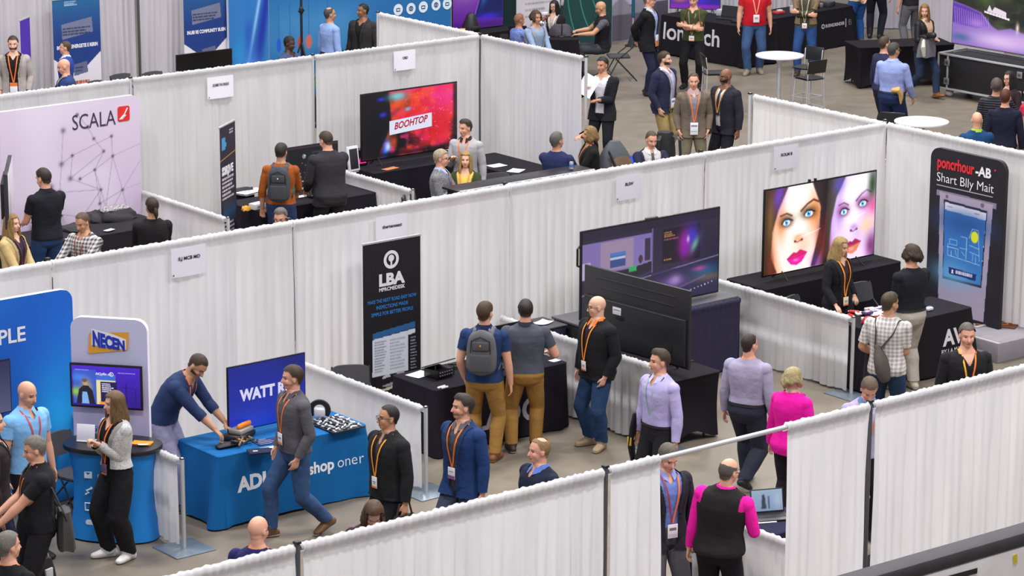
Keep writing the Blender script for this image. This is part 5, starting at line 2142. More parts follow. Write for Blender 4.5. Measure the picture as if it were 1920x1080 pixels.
p.glow(.76, .33, .06, .16, '#d01fae', .95).glow(.80, .28, .05, .14, '#3f3ad8', .9).glow(.74, .42, .03, .1, '#8a18b0', .9).glow(.82, .38, .02, .10, '#6fd08a', .8, 30).glow(.77, .30, .01, .04, '#f0c8f0', .9).lines(.59, .49, .66, .52, 1, '#d8a04a', .8, 1)
p.rect(.5, .62, 1, 1, '#2d2650', .7).glow(.66, .78, .10, .07, '#8a62b8', .8).glow(.68, .76, .04, .06, '#c0a0e0', .7).glow(.9, .72, .1, .08, '#1a6a9a', .8).glow(.86, .68, .05, .03, '#d04aa0', .8).glow(.93, .8, .12, .05, '#7a6a50', .7).line([(.55, .93), (.9, .78)], .01, '#9a70b8', .5)
for i in range(10):
    p.ell(.72 + i * .026, .94 - i * .008, .004, .008, '#d8d4e8')
p.rect(0, .82, .5, 1, '#24203a').rect(.36, .70, .40, .74, '#9a90b0').rect(.36, .78, .40, .82, '#b8a8c8').rect(.50, .72, .512, .78, '#4a86e0')
t = tv('very large split-view screen standing on the navy case', 2.18, 1.06, (7.70, -0.68, 0.93), 0, p.a, 0.85, feet=False, bezel=.02, thick=.07)
b = MB()
b.tube([(-1.09, .02, .88), (-1.14, .0, .86), (-1.14, .0, .66), (-1.09, .02, .64)], .014, BLACK(), 8)
b.build('handle', t)
b = MB()
b.box((0.0, .01, 1.07), (.18, .04, .022), mat('#4a4a50', .4), .005)
b.build('camera_bar', t)

# the second screen, seen from behind, on a black stretch table
trade_table((6.05, -1.95, 0), R(-90), 1.75, 0.80, 0.76, 'black stretch cover under the screen seen from behind', '#19161d', (), stretch=True)
t = thing('television', 'big black television seen from behind on the stretch-covered table', 'television', (6.36, -1.96, 0.84), R(-90 + 4))
W2, H2 = 1.66, 0.90
b = MB()
b.box((0, 0, H2 / 2), (W2, .035, H2), mat('#232327', .4), .006)
b.box((0, -.03, H2 * .33), (W2 * .96, .05, H2 * .60), mat('#1d1d21', .45), .012)
for z in (.88, .76):
    b.box((-.02, -.020, H2 * z), (W2 * .76, .012, .012), mat('#2f2f34', .5), .003)
b.box((0, -.054, H2 * .62), (W2 * .9, .01, .012), mat('#3a3a40', .4), .003)
b.build('casing', t)
b = MB()
b.box((-.26, -.058, .47), (.13, .006, .085), mat('#dad8de', .6), .001)
b.flat([(-.05, 0), (.05, 0), (.05, .012), (-.05, .012)], (-.26, -.0615, .475), (1, 0, 0), (0, 0, 1), mat('#8b8992', .6))
b.build('sticker', t)
b = MB()
b.box((.56, -.058, .18), (.10, .012, .15), mat('#08080a', .6), .003)
b.build('port_recess', t)
b = MB()
b.box((-.22, -.058, .40), (.12, .010, .05), mat('#08080a', .6), .003)
b.build('port_recess', t)
b = MB()
b.box((0, .02, H2 / 2), (W2 - .02, .006, H2 - .02), mat('#08080a', .2), .002)
b.build('screen', t)
for s_ in (1, -1):
    b = MB()
    b.tube([(s_ * .5, 0, .04), (s_ * .52, -.14, -.065)], .010, BLACK(), 8)
    b.tube([(s_ * .5, 0, .04), (s_ * .52, .14, -.065)], .010, BLACK(), 8)
    b.build('stand_foot', t)
q = at(1285, 682, .77)
solid('power_strip', 'white plug and black cable on the stretch-covered table', 'cable', lambda b: (b.tube([(-.2, .05, .01), (-.05, .0, .012), (.05, .03, .01), (.12, .0, .012)], .008, BLACK(), 8), b.tube([(-.02, .06, .012), (.05, .07, .012)], .018, WHITE(), 10)), (q[0], q[1], .772))

# ------------------------------------------------------------------ two-face screen
trade_table((10.52, -0.92, 0), 0, 2.35, 0.70, 0.92, 'long black cloth under the screen showing two faces', '#1b171e', (), flare=.04)
p = Pic(300, 165, '#1a0f18')


def facepic(p, cx, w, tone, shade, lip, lip2, eye, violet):
    X = lambda x: cx + x * w
    p.ell(X(.0), .46, .56 * w, .92, shade, 1, .25, 0)
    p.ell(X(.02), .44, .50 * w, .86, tone, 1, .40, 0)
    p.glow(X(-.05), .30, .20 * w, .25, '#fffaf6', .9)
    p.glow(X(.0), .55, .10 * w, .2, '#ffffff', .55)
    p.glow(X(.34), .36, .13 * w, .22, '#e07a2a' if not violet else '#e58fd0', .8)
    p.glow(X(-.33), .42, .10 * w, .2, shade, .8)
    p.glow(X(.10), .72, .16 * w, .12, shade, .35)
    # brows
    p.line([(X(.06), .31), (X(.18), .24), (X(.30), .20), (X(.40), .235)], .026 * w, '#4a1808' if not violet else '#4a2a5a', .95, .8)
    p.line([(X(-.12), .345), (X(-.22), .31), (X(-.34), .33)], .022 * w, '#4a1c0c' if not violet else '#5a4a2a', .9, .8)
    for ex, ey, s_ in ((.21, .355, 1.0), (-.22, .415, .85)):
        p.glow(X(ex), ey - .02, .17 * w * s_, .075, '#5a3a10' if not violet else '#a04a90', .8)
        p.glow(X(ex), ey, .10 * w * s_, .05, '#241014', .85)
        p.ell(X(ex), ey + .004, .080 * w * s_, .035, '#efeaf6', 1, .35)
        p.ell(X(ex), ey, .040 * w * s_, .040, eye, 1, .3)
        p.ell(X(ex), ey, .016 * w * s_, .017, '#0a1020', 1, .3)
        p.ell(X(ex + .01), ey - .012, .008 * w, .008, '#ffffff')
        p.line([(X(ex - .09), ey + .01), (X(ex - .03), ey - .038), (X(ex + .05), ey - .036), (X(ex + .12), ey - .012)], .016 * w, '#140a10', .95, .6)
    # nose
    p.glow(X(.02), .62, .09 * w, .04, shade, .8)
    p.line([(X(-.05), .655), (X(.0), .675), (X(.03), .665), (X(.10), .65)], .018 * w, '#6a2a2a' if not violet else '#5a2f6a', .7, .9)
    p.glow(X(-.045), .66, .02 * w, .015, '#3a1010', .9)
    p.glow(X(.085), .652, .02 * w, .015, '#3a1010', .8)
    # lips
    p.poly([(X(-.20), .855), (X(-.07), .785), (X(-.01), .80), (X(.06), .765), (X(.20), .81), (X(.05), .835), (X(-.05), .845)], lip, 1, 2)
    p.poly([(X(-.20), .855), (X(-.05), .845), (X(.05), .835), (X(.20), .81), (X(.10), .91), (X(-.0), .945), (X(-.12), .925)], lip2, 1, 2)
    p.line([(X(-.19), .855), (X(-.04), .85), (X(.05), .838), (X(.19), .812)], .010 * w, '#6a0a30', .9)
    p.glow(X(-.02), .885, .06 * w, .02, '#ffb0e0', .6)


facepic(p, .295, .46, '#ffe2dc', '#e8884a', '#c80a60', '#f00a8c', '#4aaee8', False)
p.rect(.52, 0, .60, 1, '#1c1014', .9, .06).rect(.53, .38, .64, .9, '#7a0a10', .85, .1)
facepic(p, .80, .40, '#e6cdf6', '#b084d0', '#a01848', '#d87a4a', '#5ab8ea', True)
p.poly([(0, 0), (.20, 0), (.12, .25), (.07, .5), (.06, .8), (.12, 1), (0, 1)], '#3a2410', .95, 6).glow(.12, .08, .05, .2, '#6a3ab8', .9, 20).glow(.05, .35, .03, .3, '#7a5a20', .7).glow(.06, .9, .03, .2, '#7a2a18', .7)
p.poly([(.42, .0), (.56, 0), (.54, .5), (.52, .8), (.46, 1), (.42, 1), (.49, .6), (.50, .3)], '#1a1010', .92, 5).glow(.5, .72, .04, .25, '#6a1a10', .8).glow(.47, .95, .05, .1, '#5a2a90', .7)
p.poly([(.56, 0), (.72, 0), (.64, .22), (.60, .5), (.58, .85), (.55, .95)], '#32301c', .85, 6).glow(.66, .07, .05, .12, '#5a4ab8', .8, 25).glow(.90, .10, .07, .12, '#ffffff', .85).glow(.97, .15, .04, .2, '#24401c', .95).glow(.98, .40, .03, .10, '#e84a88', .8).glow(.93, .62, .07, .10, '#f6c89a', .9, -25).glow(.97, .88, .05, .15, '#6a1a50', .8)
p.line([(.30, .62), (.40, .60), (.50, .56)], .006, '#ffffff', .5).line([(.72, .50), (.82, .52), (.90, .47)], .008, '#ffffff', .5)


def shb(b, sw, shh):
    T, Q, D = flatshape(b, sw, shh)


t = tv('large bright screen showing two made-up faces on the long black table', 1.94, 1.10, (10.50, -0.66, 0.99), 0, p.a, 1.3, bezel=.018)
b = MB()
for x in (-.2, -.1):
    b.box((x, .01, 1.115), (.03, .03, .03), BLACK(), .005)
b.build('camera_bar', t)
chair((9.66, -1.35, 0), R(200), 'black folding chair between the low drape and the long black table')
chair((10.72, -1.38, 0), R(180), 'black folding chair behind the goods on the lettered black table')

# black table with goods
trade_table((10.28, -2.62, 0), 0, 1.76, 0.68, 0.76, 'black cloth with white AV letters near the kiosk banner', '#1b171e',
            (('AV', 0.36, 0.37, 0.27, '#d6d2da', dict(bold=.035)), ('BY J A MADEN', 0.34, 0.27, 0.075, '#c9c5cf', dict(bold=.02))), flare=0.08)
g = np.random.default_rng(21)
gift = []
cols_ = ['#c4262e', '#d8d5de', '#e8e6ee', '#2b2d55', '#e0742c', '#9aa0b4', '#d8232a', '#4a3a6a', '#efe9dd', '#c9474f', '#3b3f70', '#e6e2ea']
cnames = ['red', 'silver', 'white', 'navy', 'orange', 'grey', 'bright red', 'purple', 'cream', 'rose', 'indigo', 'pale']
for i in range(24):
    u_ = 1600 + 125 * ((i % 6) / 5.0) + g.normal(0, 4)
    v_ = 583 + 24 * (i // 6) / 3.0 + g.normal(0, 2)
    q = at(u_, v_, .78)
    if not (9.45 < q[0] < 11.05 and -2.55 < q[1] < -1.92):
        q = vec(9.5 + .16 * (i % 6) + g.normal(0, .02), -2.5 + .15 * (i // 6), .77)
    a = g.uniform(0, 3)
    k = i % 3
    c_ = mat(cols_[i % 12], .5)
    if k == 0:
        fn = lambda b: (b.tube([(-.05, 0, .022), (.05, 0, .022)], .020, c_, 9), b.tube([(.05, 0, .022), (.065, 0, .022)], .012, WHITE(), 9))
    elif k == 1:
        fn = lambda b: (b.box((0, 0, .02), (.13, .09, .036), c_, .01), b.box((0, 0, .039), (.06, .04, .003), mat('#f0eef4', .6), .001))
    else:
        fn = lambda b: (b.tube([(.045 * math.cos(x), .035 * math.sin(x), .016 + .006 * math.sin(3 * x)) for x in np.linspace(0, 2 * PI, 18)], .015, c_, 7), b.box((0, 0, .012), (.05, .04, .02), c_, .006))
    solid(['bottle', 'packet', 'lanyard_coil'][k] if k != 0 else 'tube_bottle', 'small ' + cnames[i % 12] + ' giveaway among the goods heaped on the lettered black table', 'giveaway', fn, (q[0], q[1], .768 + .012 * (i % 2)), a, 'giveaways heaped on the lettered black table')
for i in range(5):
    q = at(1608 + 9 * i, 600 + (i % 2) * 5, .80)
    q = vec(9.46 + .07 * i, -2.50 + .05 * (i % 3), 0)
    solid('ribbon_bow', 'shiny red ribbon bow at the near end of the goods table', 'bow', lambda b: [b.tube([(0, 0, .03), (.04 * math.cos(x), .04 * math.sin(x), .06), (.055 * math.cos(x + .5), .055 * math.sin(x + .5), .03), (0, 0, .03)], .012, mat('#c21a1e', .3), 7, ry=.004) for x in np.linspace(0, 5.5, 6)], (q[0], q[1], .79), i * .7, 'red ribbon bows on the goods table')
for i, (uv, lab) in enumerate((((1655, 580), 'large white paper at the back of the goods table'), ((1630, 588), 'white leaflet beside the large paper on the goods table'))):
    q = at(uv[0], uv[1], .77)
    sheet(lab, (10.0 + .3 * i, -2.1 + .03 * i, .770 + .002 * i), .2 + i, .26, .18)
q = at(1742, 580, .78)
solid('badge_stack', 'pile of small white and blue cards right of the khaki visitor', 'card', lambda b: (b.box((0, 0, .02), (.09, .06, .03), WHITE(), .004), b.box((.04, .03, .02), (.06, .05, .03), mat('#5a86d0', .5), .004)), (q[0], q[1], .768))

# kiosk banner on grey steps
p = Pic(150, 270, '#15121c')
p.poly([(.10, .25), (.90, .255), (.90, .29), (.10, .285)], '#857b90').poly([(.14, .26), (.86, .265), (.80, .98), (.18, .98)], '#a79cb4')
p.poly([(.20, .30), (.79, .31), (.755, .78), (.225, .78)], '#1c1a2c').poly([(.215, .315), (.775, .325), (.74, .765), (.235, .765)], '#e8e4f0')
p.poly([(.215, .36), (.77, .37), (.74, .765), (.235, .765)], '#2d74c0')
p.glow(.5, .42, .4, .08, '#1a4a8c', .8).glow(.35, .74, .3, .08, '#6fb4e0', .8)
wl = '#cfe6f8'
for q in ([(.28, .56), (.28, .63), (.72, .645)], [(.27, .58), (.42, .58), (.42, .63)], [(.45, .50), (.53, .50), (.53, .63)], [(.56, .50), (.60, .44), (.68, .44), (.71, .62)], [(.30, .53), (.40, .53), (.40, .56), (.30, .56), (.30, .53)], [(.57, .54), (.70, .55)], [(.44, .57), (.54, .57)], [(.58, .58), (.70, .59)], [(.33, .60), (.33, .63)], [(.38, .59), (.40, .62)], [(.47, .59), (.51, .61)], [(.62, .59), (.62, .63)], [(.66, .60), (.66, .635)]):
    p.line(q, .006, wl, .85)
p.ell(.635, .485, .05, .035, '#d8e02a', 1, .2)
p.poly([(.30, .70), (.68, .705), (.67, .745), (.31, .74)], '#132a72')
p.lines(.40, .710, .63, .735, 1, '#dfe6f6', .9, 4, .8).poly([(.34, .735), (.35, .71), (.365, .712), (.37, .735)], '#f0f2fa')
p.ell(.24, .28, .02, .012, '#6a6074').ell(.72, .285, .025, .014, '#6a6074').lines(.25, .335, .35, .345, 1, '#7a4a6a', .8, 2).lines(.62, .34, .73, .35, 1, '#444444', .8, 3)
KB = vec(12.08, -1.62, 0.25)


def sh(b, w, h):
    u, v, y = (1, 0, 0), (0, 0, 1), -.010
    b.text('poncrhour', (-.50, y, h - .24), u, v, .20, mat('#e0202a', .5), 'L', bold=.03, width=.62)
    b.text('-AB', (.14, y, h - .24), u, v, .165, WHITE(), 'L', bold=.035)
    b.disc((.46, y, h - .13), .014, u, v, mat('#e0202a', .5), 12)
    b.text('Shart Blly Mait', (-.50, y, h - .42), u, v, .165, WHITE(), 'L', bold=-.005, width=.95)
    b.flat([(-.50, h - .475), (.44, h - .475), (.44, h - .463), (-.50, h - .463)], (0, y, 0), u, v, mat('#a8a4b4', .6))


t = fabric_panel('tall black rounded kiosk banner with a printed phone map display', 1.24, 2.12, KB, R(-90), p.a, .14, sh, name='kiosk_banner', cat='banner', edge='#17151d')
t = thing('display_riser', 'grey carpeted display steps under the kiosk banner', 'riser', (11.95, -1.75, 0), R(-90))
b = MB()
b.box((0, 0.10, .125), (1.90, .95, .25), mat('#8f8a92', .7, var=.1), .01)
b.build('upper_step', t)
b = MB()
b.box((0.1, -.52, .06), (1.5, .30, .12), mat('#6f6b73', .7, var=.1), .01)
b.build('lower_step', t)
b = MB()
b.box((0, -.35, .245), (1.88, .03, .02), mat('#c9c3c4', .5), .003)
b.build('edge_trim', t)
q = at(1868, 604, .26)
solid('floor_mat', 'brown mat with orange lettering on the grey display steps', 'mat', lambda b: (b.box((0, 0, .006), (.5, .36, .012), mat('#6a3a26', .9), .003), b.text('SAMPLE'[0:0] or 'EXO', (-.16, -.06, .014), (1, 0, 0), (0, 1, 0), .15, mat('#e8831e', .6), bold=.03)), (q[0] - .02, q[1] - .05, .252), R(-60))

# ------------------------------------------------------------------ pale network backdrop
p = Pic(240, 180).vgrad('#d6c8de', '#c7b3d0')
p.noise(4, '#e2d8ea', .5, 3)
nodes = [(.545, .07), (.62, .15), (.73, .30), (.50, .30), (.48, .43), (.55, .44), (.66, .40), (.66, .22), (.79, .22), (.795, .335), (.70, .52), (.56, .66), (.575, .78), (.69, .60), (.71, .73), (.86, .54), (.79, .82), (.92, .77), (.40, .50), (.42, .34), (.58, .93), (.36, .62), (.34, .46), (.44, .15)]
nodes = [(.317 + .683 * x, y * 1.05) for x, y in nodes]
for a, c_ in ((2, 6), (2, 4), (3, 8), (8, 9), (9, 6), (9, 15), (6, 10), (6, 13), (10, 11), (10, 13), (13, 15), (13, 14), (14, 12), (14, 16), (16, 17), (15, 17), (11, 12), (12, 20), (12, 16), (4, 10), (3, 4), (3, 19), (19, 18), (18, 10), (5, 6), (1, 7), (7, 2), (9, 14), (14, 15), (11, 14), (10, 16), (17, 12), (22, 18), (21, 11), (0, 1), (23, 19)):
    p.line([nodes[a], nodes[c_]], .0026, '#8b7c96', .75)
p.line([nodes[9], (1, .30)], .0026, '#8b7c96', .6).line([nodes[15], (1, .40)], .0026, '#8b7c96', .6).line([nodes[15], (1, .54)], .002, '#8b7c96', .5).line([nodes[17], (1, .83)], .0026, '#8b7c96', .6).line([(.31, 0), (.31, 1)], .003, '#b7a6c2', .5)
for i, (x, y) in enumerate(nodes):
    bl = x < .65
    p.glow(x, y, .012 if bl else .007, .016 if bl else .009, '#4a3c5c', .6 if bl else .95)


def sh(b, w, h):
    u, v, y = (1, 0, 0), (0, 0, 1), -.010
    b.text('SCALA', (w / 2 - 1.06, y, h - .375), u, v, .30, mat('#35284a', .6), 'L', bold=-.004, width=.68)
    b.prism(rrect(.19, .21, .03, w / 2 - .345, h - .345), (0, y, 0), u, v, (0, -1, 0), .003, mat('#d8281e', .5))
    b.tube([(w / 2 - .305, y - .004, h - .305), (w / 2 - .25, y - .004, h - .255), (w / 2 - .195, y - .004, h - .165)], .018, WHITE(), 8, ry=.004)
    for k in range(3):
        b.tube([(w / 2 - .32 + .02 * k, y - .003, h - .315), (w / 2 - .26 + .02 * k, y - .003, h - .26)], .006, WHITE(), 6)


fabric_panel('pale lavender backdrop printed with a dotted line network', 3.15, 2.30, (6.28 - 1.575, 8.40, 0), 0, p.a, .12, sh)
trade_table((4.80, 7.08, 0), 0, 2.2, .80, .76, 'black cloth loaded with jackets before the pale backdrop', '#201c24', (), flare=.05)


def garment_pile(b, w, d, h, c_, seed):
    g = np.random.default_rng(seed)
    A = np.linspace(0, 2 * PI, 28, endpoint=False)
    rows = []
    for f in np.linspace(0, 1, 8):
        k = (1 - .35 * f ** 2)
        r_ = 1 + .07 * np.sin(3 * A + f * 3 + seed) + .05 * np.sin(7 * A + seed)
        rows.append(np.stack([np.sign(np.cos(A)) * np.abs(np.cos(A)) ** .6 * w / 2 * k * r_, np.sign(np.sin(A)) * np.abs(np.sin(A)) ** .6 * d / 2 * k * r_, np.full(28, h * f) + .008 * np.sin(5 * A + 9 * f)], 1))
    b.grid(np.array(rows), c_, True)
    b.add(rows[-1], [list(range(28))], c_)


for i, (uv, s_, c_, lab) in enumerate((((215, 405), (.62, .42, .13), '#1f1d22', 'black padded bag on the jacket table'), ((180, 408), (.4, .34, .10), '#222127', 'dark folded jacket left of the padded bag'), ((140, 425), (.45, .30, .05), '#1a191e', 'flat black garment at the front of the jacket table'), ((90, 405), (.5, .3, .03), '#2d2a33', 'dark flat case beside the standing man on the jacket table'))):
    q = at(uv[0], uv[1] + 4, .77)
    solid('folded_jacket' if i else 'equipment_bag', lab, 'jacket' if i else 'bag', lambda b: garment_pile(b, s_[0], s_[1], s_[2], mat(c_, .8, bump=.4, bscale=30), i), (q[0], max(q[1], 7.25), .772), .2 * i)
q = at(208, 402, .9)
solid('patterned_cloth', 'black and white patterned cloth on top of the padded bag', 'cloth', lambda b: garment_pile(b, .42, .26, .035, mat('#b9b4b8', .8, pattern='heather', col2='#2a272c'), 4), (at(215, 409, .77)[0], max(at(215, 409, .77)[1], 7.25), .903), .1)
for i, uv in enumerate(((135, 446), (205, 432))):
    q = at(uv[0], uv[1], .78)
    sheet(['white sheet at the front of the jacket table', 'white tag on the flat black garment'][i], (q[0], max(q[1], 7.12), (.772 + .012 * i)), .3, .2 - .05 * i, .08)
# side-on screen on a pole at the left edge
q = at(8, 480, 0.0)
q = vec(*aty(18, 300, 6.5)[:2], 0)
t = thing('display_stand', 'television on a pole seen edge-on at the left border', 'television', (q[0], q[1], 0), R(58))
b = MB()
b.box((-.5, 0, 1.78), (1.2, .05, .70), mat('#2c2b31', .4), .008)
b.box((-.5, .05, 1.74), (.8, .06, .45), mat('#1b1b1f', .5), .01)
b.build('casing', t)
b = MB()
b.box((-.5, -.028, 1.78), (1.17, .004, .67), mat('#d9d7de', .2), .002)
b.build('screen', t)
b = MB()
b.tube([(-.12, .10, .02), (-.12, .10, 1.8)], .03, METAL(), 12)
b.box((-.12, .1, .015), (.4, .4, .03), METAL(), .006)
b.build('pole', t)

# ------------------------------------------------------------------ dashboard table
trade_table((8.28, 6.98, 0), 0, 2.0, .80, .76, 'black cloth with pale letters under the dashboard monitor', '#1d1923', (('ns', .18, .20, .42, '#aaa5b4', dict(bold=-.005)),), flare=.06)
p = Pic(200, 120, '#0c0d16')
p.rect(0, 0, 1, .05, '#3a2236')
g = np.random.default_rng(4)
for i in range(70):
    x, y = g.random(), .1 + .85 * g.random()
    if .3 < y < .75 and g.random() < .35:
        continue
    cc_ = ['#cfe0f0', '#9fb8d0', '#d8d8e2', '#5a8ac0', '#c83a5a', '#4a7ab0'][int(g.integers(0, 6)) if g.random() < .5 else 0]
    p.rect(x, y, x + g.uniform(.008, .035), y + g.uniform(.008, .03), cc_, .85)
for i, x in enumerate((.13, .33, .52, .72, .92)):
    p.rect(x - .05, .80, x + .05, .92, '#1c2c44').lines(x - .045, .81, x + .04, .91, 4, '#7fb2d8', .8, i)
p.rect(.0, .15, .15, .3, '#151a26').lines(.01, .16, .14, .28, 4, '#dfe8f4', .9, 8).ell(.66, .33, .02, .03, '#d8244a').ell(.33, .55, .012, .02, '#d8244a').rect(.55, .15, .75, .2, '#2a2c3a').ell(.42, .25, .03, .06, '#c8d2e0', .6)
tv('wide dashboard monitor with tiny white figures on the rear black table', 1.02, .60, (8.50, 7.52, .86), 0, p.a, 1.0, drop=.09)
for i, (uv, lab, sz) in enumerate((((463, 362), 'stack of white paper sheets on the dashboard table', (.34, .26)), ((478, 357), 'white brochure behind the paper stack', (.3, .2)))):
    q = at(uv[0], uv[1], .77)
    sheet(lab, (q[0], max(q[1], 7.1 + .2 * i), .77), .3, *sz, lines_=3 * (1 - i), thick=.02 if i == 0 else .003)
q = at(470, 372, .78)
solid('white_box', 'small white printed box beside the paper stack', 'box', lambda b: (b.box((0, 0, .04), (.2, .13, .08), mat('#dfe2ea', .5), .006), b.box((0, -.066, .04), (.12, .003, .03), mat('#8a92a8', .5), .001)), (7.35, 7.12, .77), .2)
solid('yellow_duster', 'crumpled yellow cloth beside the small white box', 'cloth', lambda b: garment_pile(b, .14, .10, .05, mat('#d8a23a', .8), 3), (7.18, 7.14, .77), .2)
q = at(578, 352, .8)
solid('desk_phone', 'black stand with a curled cable in front of the dashboard monitor', 'device', lambda b: (b.box((0, 0, .02), (.22, .14, .04), mat('#141418', .4), .012), b.box((0, .05, .13), (.05, .03, .22), mat('#17171b', .4), .008, rx=R(10)), b.tube([(.1, 0, .02), (.2, .02, .01), (.26, .08, .01)], .006, BLACK(), 7)), (8.42, 7.25, .77))
solid('sandwich_plate', 'plate with yellow food near the man in dark grey', 'plate', lambda b: (b.tube([(0, 0, .004), (0, 0, .012)], [.07, .10], WHITE(), 24, caps=False), garment_pile(b, .13, .08, .05, mat('#d9a53c', .7), 8)), (8.75, 7.12, .77))
sheet('white keyboard sheet in front of the dashboard monitor', (8.25, 7.38, .77), 0, .3, .12)
chair((7.75, 7.95 - .1, 0), R(185), 'dark folding chair behind the dashboard table')
p = Pic(70, 230, '#231d2e')
p.line([(0, .24), (1, .21)], .02, '#d8a02a').rect(.12, .08, .35, .17, '#4aa0e0', .9).rect(.3, .12, .42, .15, '#4aa0e0', .9).lines(.62, .04, .92, .08, 2, '#cfcad8', .9, 1).lines(.10, .29, .9, .36, 2, '#f0eef4', 1, 3, .8).lines(.10, .37, .9, .54, 6, '#d8d4de', .9, 5).rect(.15, .58, .95, .68, '#23507a', .8, .1).lines(.1, .70, .9, .97, 9, '#d0ccd8', .85, 7)


def sh(b, w, h):
    b.text('DRJVE', (-w * .38, -.008, h * .655), (1, 0, 0), (0, 0, 1), .15, WHITE(), 'L', bold=.05, width=w * .7)


q0, q1 = at(411, 241, 2.0), at(440, 226, 2.0)
qm = (q0 + q1) / 2
rollup('narrow dark banner turned edge-on beside the dashboard table', float(np.linalg.norm((q1 - q0)[:2])), 2.02, (qm[0], qm[1], 0), math.atan2(q1[1] - q0[1], q1[0] - q0[0]), p.a, sh)
chair((6.55, 5.7, 0), R(20), 'tan folding chair left of the grey-haired head behind the drape')

# ------------------------------------------------------------------ red and black screen booth
trade_table((10.55, 7.50, 0), 0, 1.85, .85, .90, 'deep navy cloth under the red and black screen', '#16141e', (), flare=.04)
p = Pic(240, 135, '#050509')
p.noise(5, '#d81a2a', .95, 9, .30, .62, 1.4)
p.noise(9, '#e8501a', .8, 12, .5, .8, 1.4)
p.noise(14, '#e02a8a', .7, 15, .55, .85, 1.4)
p.glow(.88, .2, .2, .3, '#e82a8e', .8, 30).glow(.80, .62, .25, .3, '#c8141e', .8).glow(.4, .2, .16, .12, '#e84a18', .9)
n = vnoise(135, 240, 45, 3, 1.7)
p.mix((n > .88) * (p.X > .45) * .4, '#ff9ac8')
p.poly([(0, 0), (.28, 0), (.30, .35), (.28, .6), (.16, 1), (0, 1)], '#040408', 1, 8).glow(.24, .9, .03, .16, '#2a5af0', 1, 10).glow(.27, .84, .03, .08, '#cfe0ff', .9).glow(.20, .1, .04, .03, '#1a2ae0', .9).glow(.22, .34, .04, .04, '#2a3af0', .8).glow(.37, .08, .10, .07, '#6ad0d8', .9).glow(.46, .62, .03, .03, '#3aa0e0', .9).glow(.48, .3, .03, .03, '#5ac8f0', .8).rect(0, .93, 1, 1, '#050508', .7, .05).rect(.97, 0, 1, 1, '#050508', .9, .03)


def sh(b, sw, shh):
    T, Q, D = flatshape(b, sw, shh)
    Q([(.285, .62), (.735, .55), (.735, .36), (.285, .43)][0:0] or [(.285, .645), (.735, .60), (.735, .385), (.285, .43)], emis('#dde0f2', 1.0))
    V, Fs = text_geo('BOOHTOP', .03, .25, 1.0)
    x0, x1 = V[:, 0].min(), V[:, 0].max()
    X = (V[:, 0] - x0) / (x1 - x0)
    xx = -sw / 2 + sw * (.335 + .355 * X)
    zz = shh * (.432 + .055 * X + V[:, 1] * .145)
    b.add(np.stack([xx, np.full(len(V), -.009), zz], 1), Fs, emis('#b5122c', .9))


tv('large screen with a white name plate over red and pink shapes', 1.76, 1.0, (10.62, 7.98, .97), 0, p.a, 1.15, shapes=sh, bezel=.02, feet=True)
trade_table((11.55, 7.25, 0), R(-90), 1.80, .80, .76, 'plain black cloth along the drape behind the pullover man', '#1d1922', (), flare=.05)
for i, (uv, lab) in enumerate((((905, 335 - 20), 'white sheet beside the pullover man'), ((962, 321), 'printed white sheet in the middle of the plain black table'))):
    q = at(uv[0], uv[1], .77)
    sheet(lab, (max(q[0], 11.75), q[1], .77), .5 * i, .26, .2, lines_=3 * i)
for i in range(7):
    q = at(985 + 7 * i, 329 + (i % 3) * 3, .77)
    solid('pin_badge', 'small shiny pin among those at the end of the plain black table', 'pin', lambda b: (b.tube([(0, 0, 0), (0, 0, .008), (0, 0, .014)], [.03, .032, .012], mat('#b9b8c2', .3, .5), 14, caps=False),), (min(max(q[0], 11.7), 12.2), max(q[1], 6.4 + .03 * i), .768), 0, 'shiny pins on the plain black table')
t = thing('label_printer', 'pale framed tablet stand beside the red and black screen', 'device', (*at(662, 318, .9)[:2], .0), .1)
q = aty(662, 325, 7.75)
t.location = Vector((q[0], 7.75, .905))
b = MB()
b.box((0, 0, .20), (.20, .04, .36), mat('#d9d6dd', .4), .01, rx=R(-8))
b.build('frame', t)
b = MB()
b.box((0, -.022, .20), (.15, .008, .29), mat('#28262e', .3), .003, rx=R(-8))
b.build('screen', t)
b = MB()
b.box((0, .05, .008), (.18, .16, .016), mat('#c5c2ca', .4), .004)
b.build('base', t)
q = aty(672, 285, 8.1)
solid('lit_prism', 'black box with a glowing pink triangle left of the red and black screen', 'device', lambda b: (b.box((0, 0, .12), (.22, .16, .24), mat('#16151a', .4), .02), b.flat([(-.07, .04), (.08, .04), (.05, .16), (0, .18)], (0, -.083, 0), (1, 0, 0), (0, 0, 1), emis('#f0308a', 1.2))), (aty(672, 285, 8.1)[0], 8.1, .905))
q = at(690, 308, .91)
sheet('orange leaflet at the left end of the navy table', (10.0, 7.62, .906), .2, .26, .12, '#c97a4a', 'leaflet', 'leaflet')
chair((11.15, 6.45, 0), R(165), 'black folding chair in front of the plain black table')
chair((9.50, 6.15, 0), R(-150), 'black folding chair behind the man in grey knitwear')
t = thing('bar_counter', 'long dark counter with a metal front edge behind the middle drape', 'counter', (10.34, 4.88, .11), 0)
b = MB()
b.box((0, .20, 1.035), (2.4, .38, .03), mat('#1d1b22', .35), .006)
b.build('counter_top', t)
b = MB()
b.box((0, .0, 1.035), (2.4, .03, .04), METAL(), .006)
b.build('edge_trim', t)
for x in (-1.1, 1.1):
    b = MB()
    b.box((x, .22, .456), (.05, .30, 1.12), mat('#1a1820', .7), .006)
    b.build('leg_panel', t)
q = at(1083, 330, 1.06)
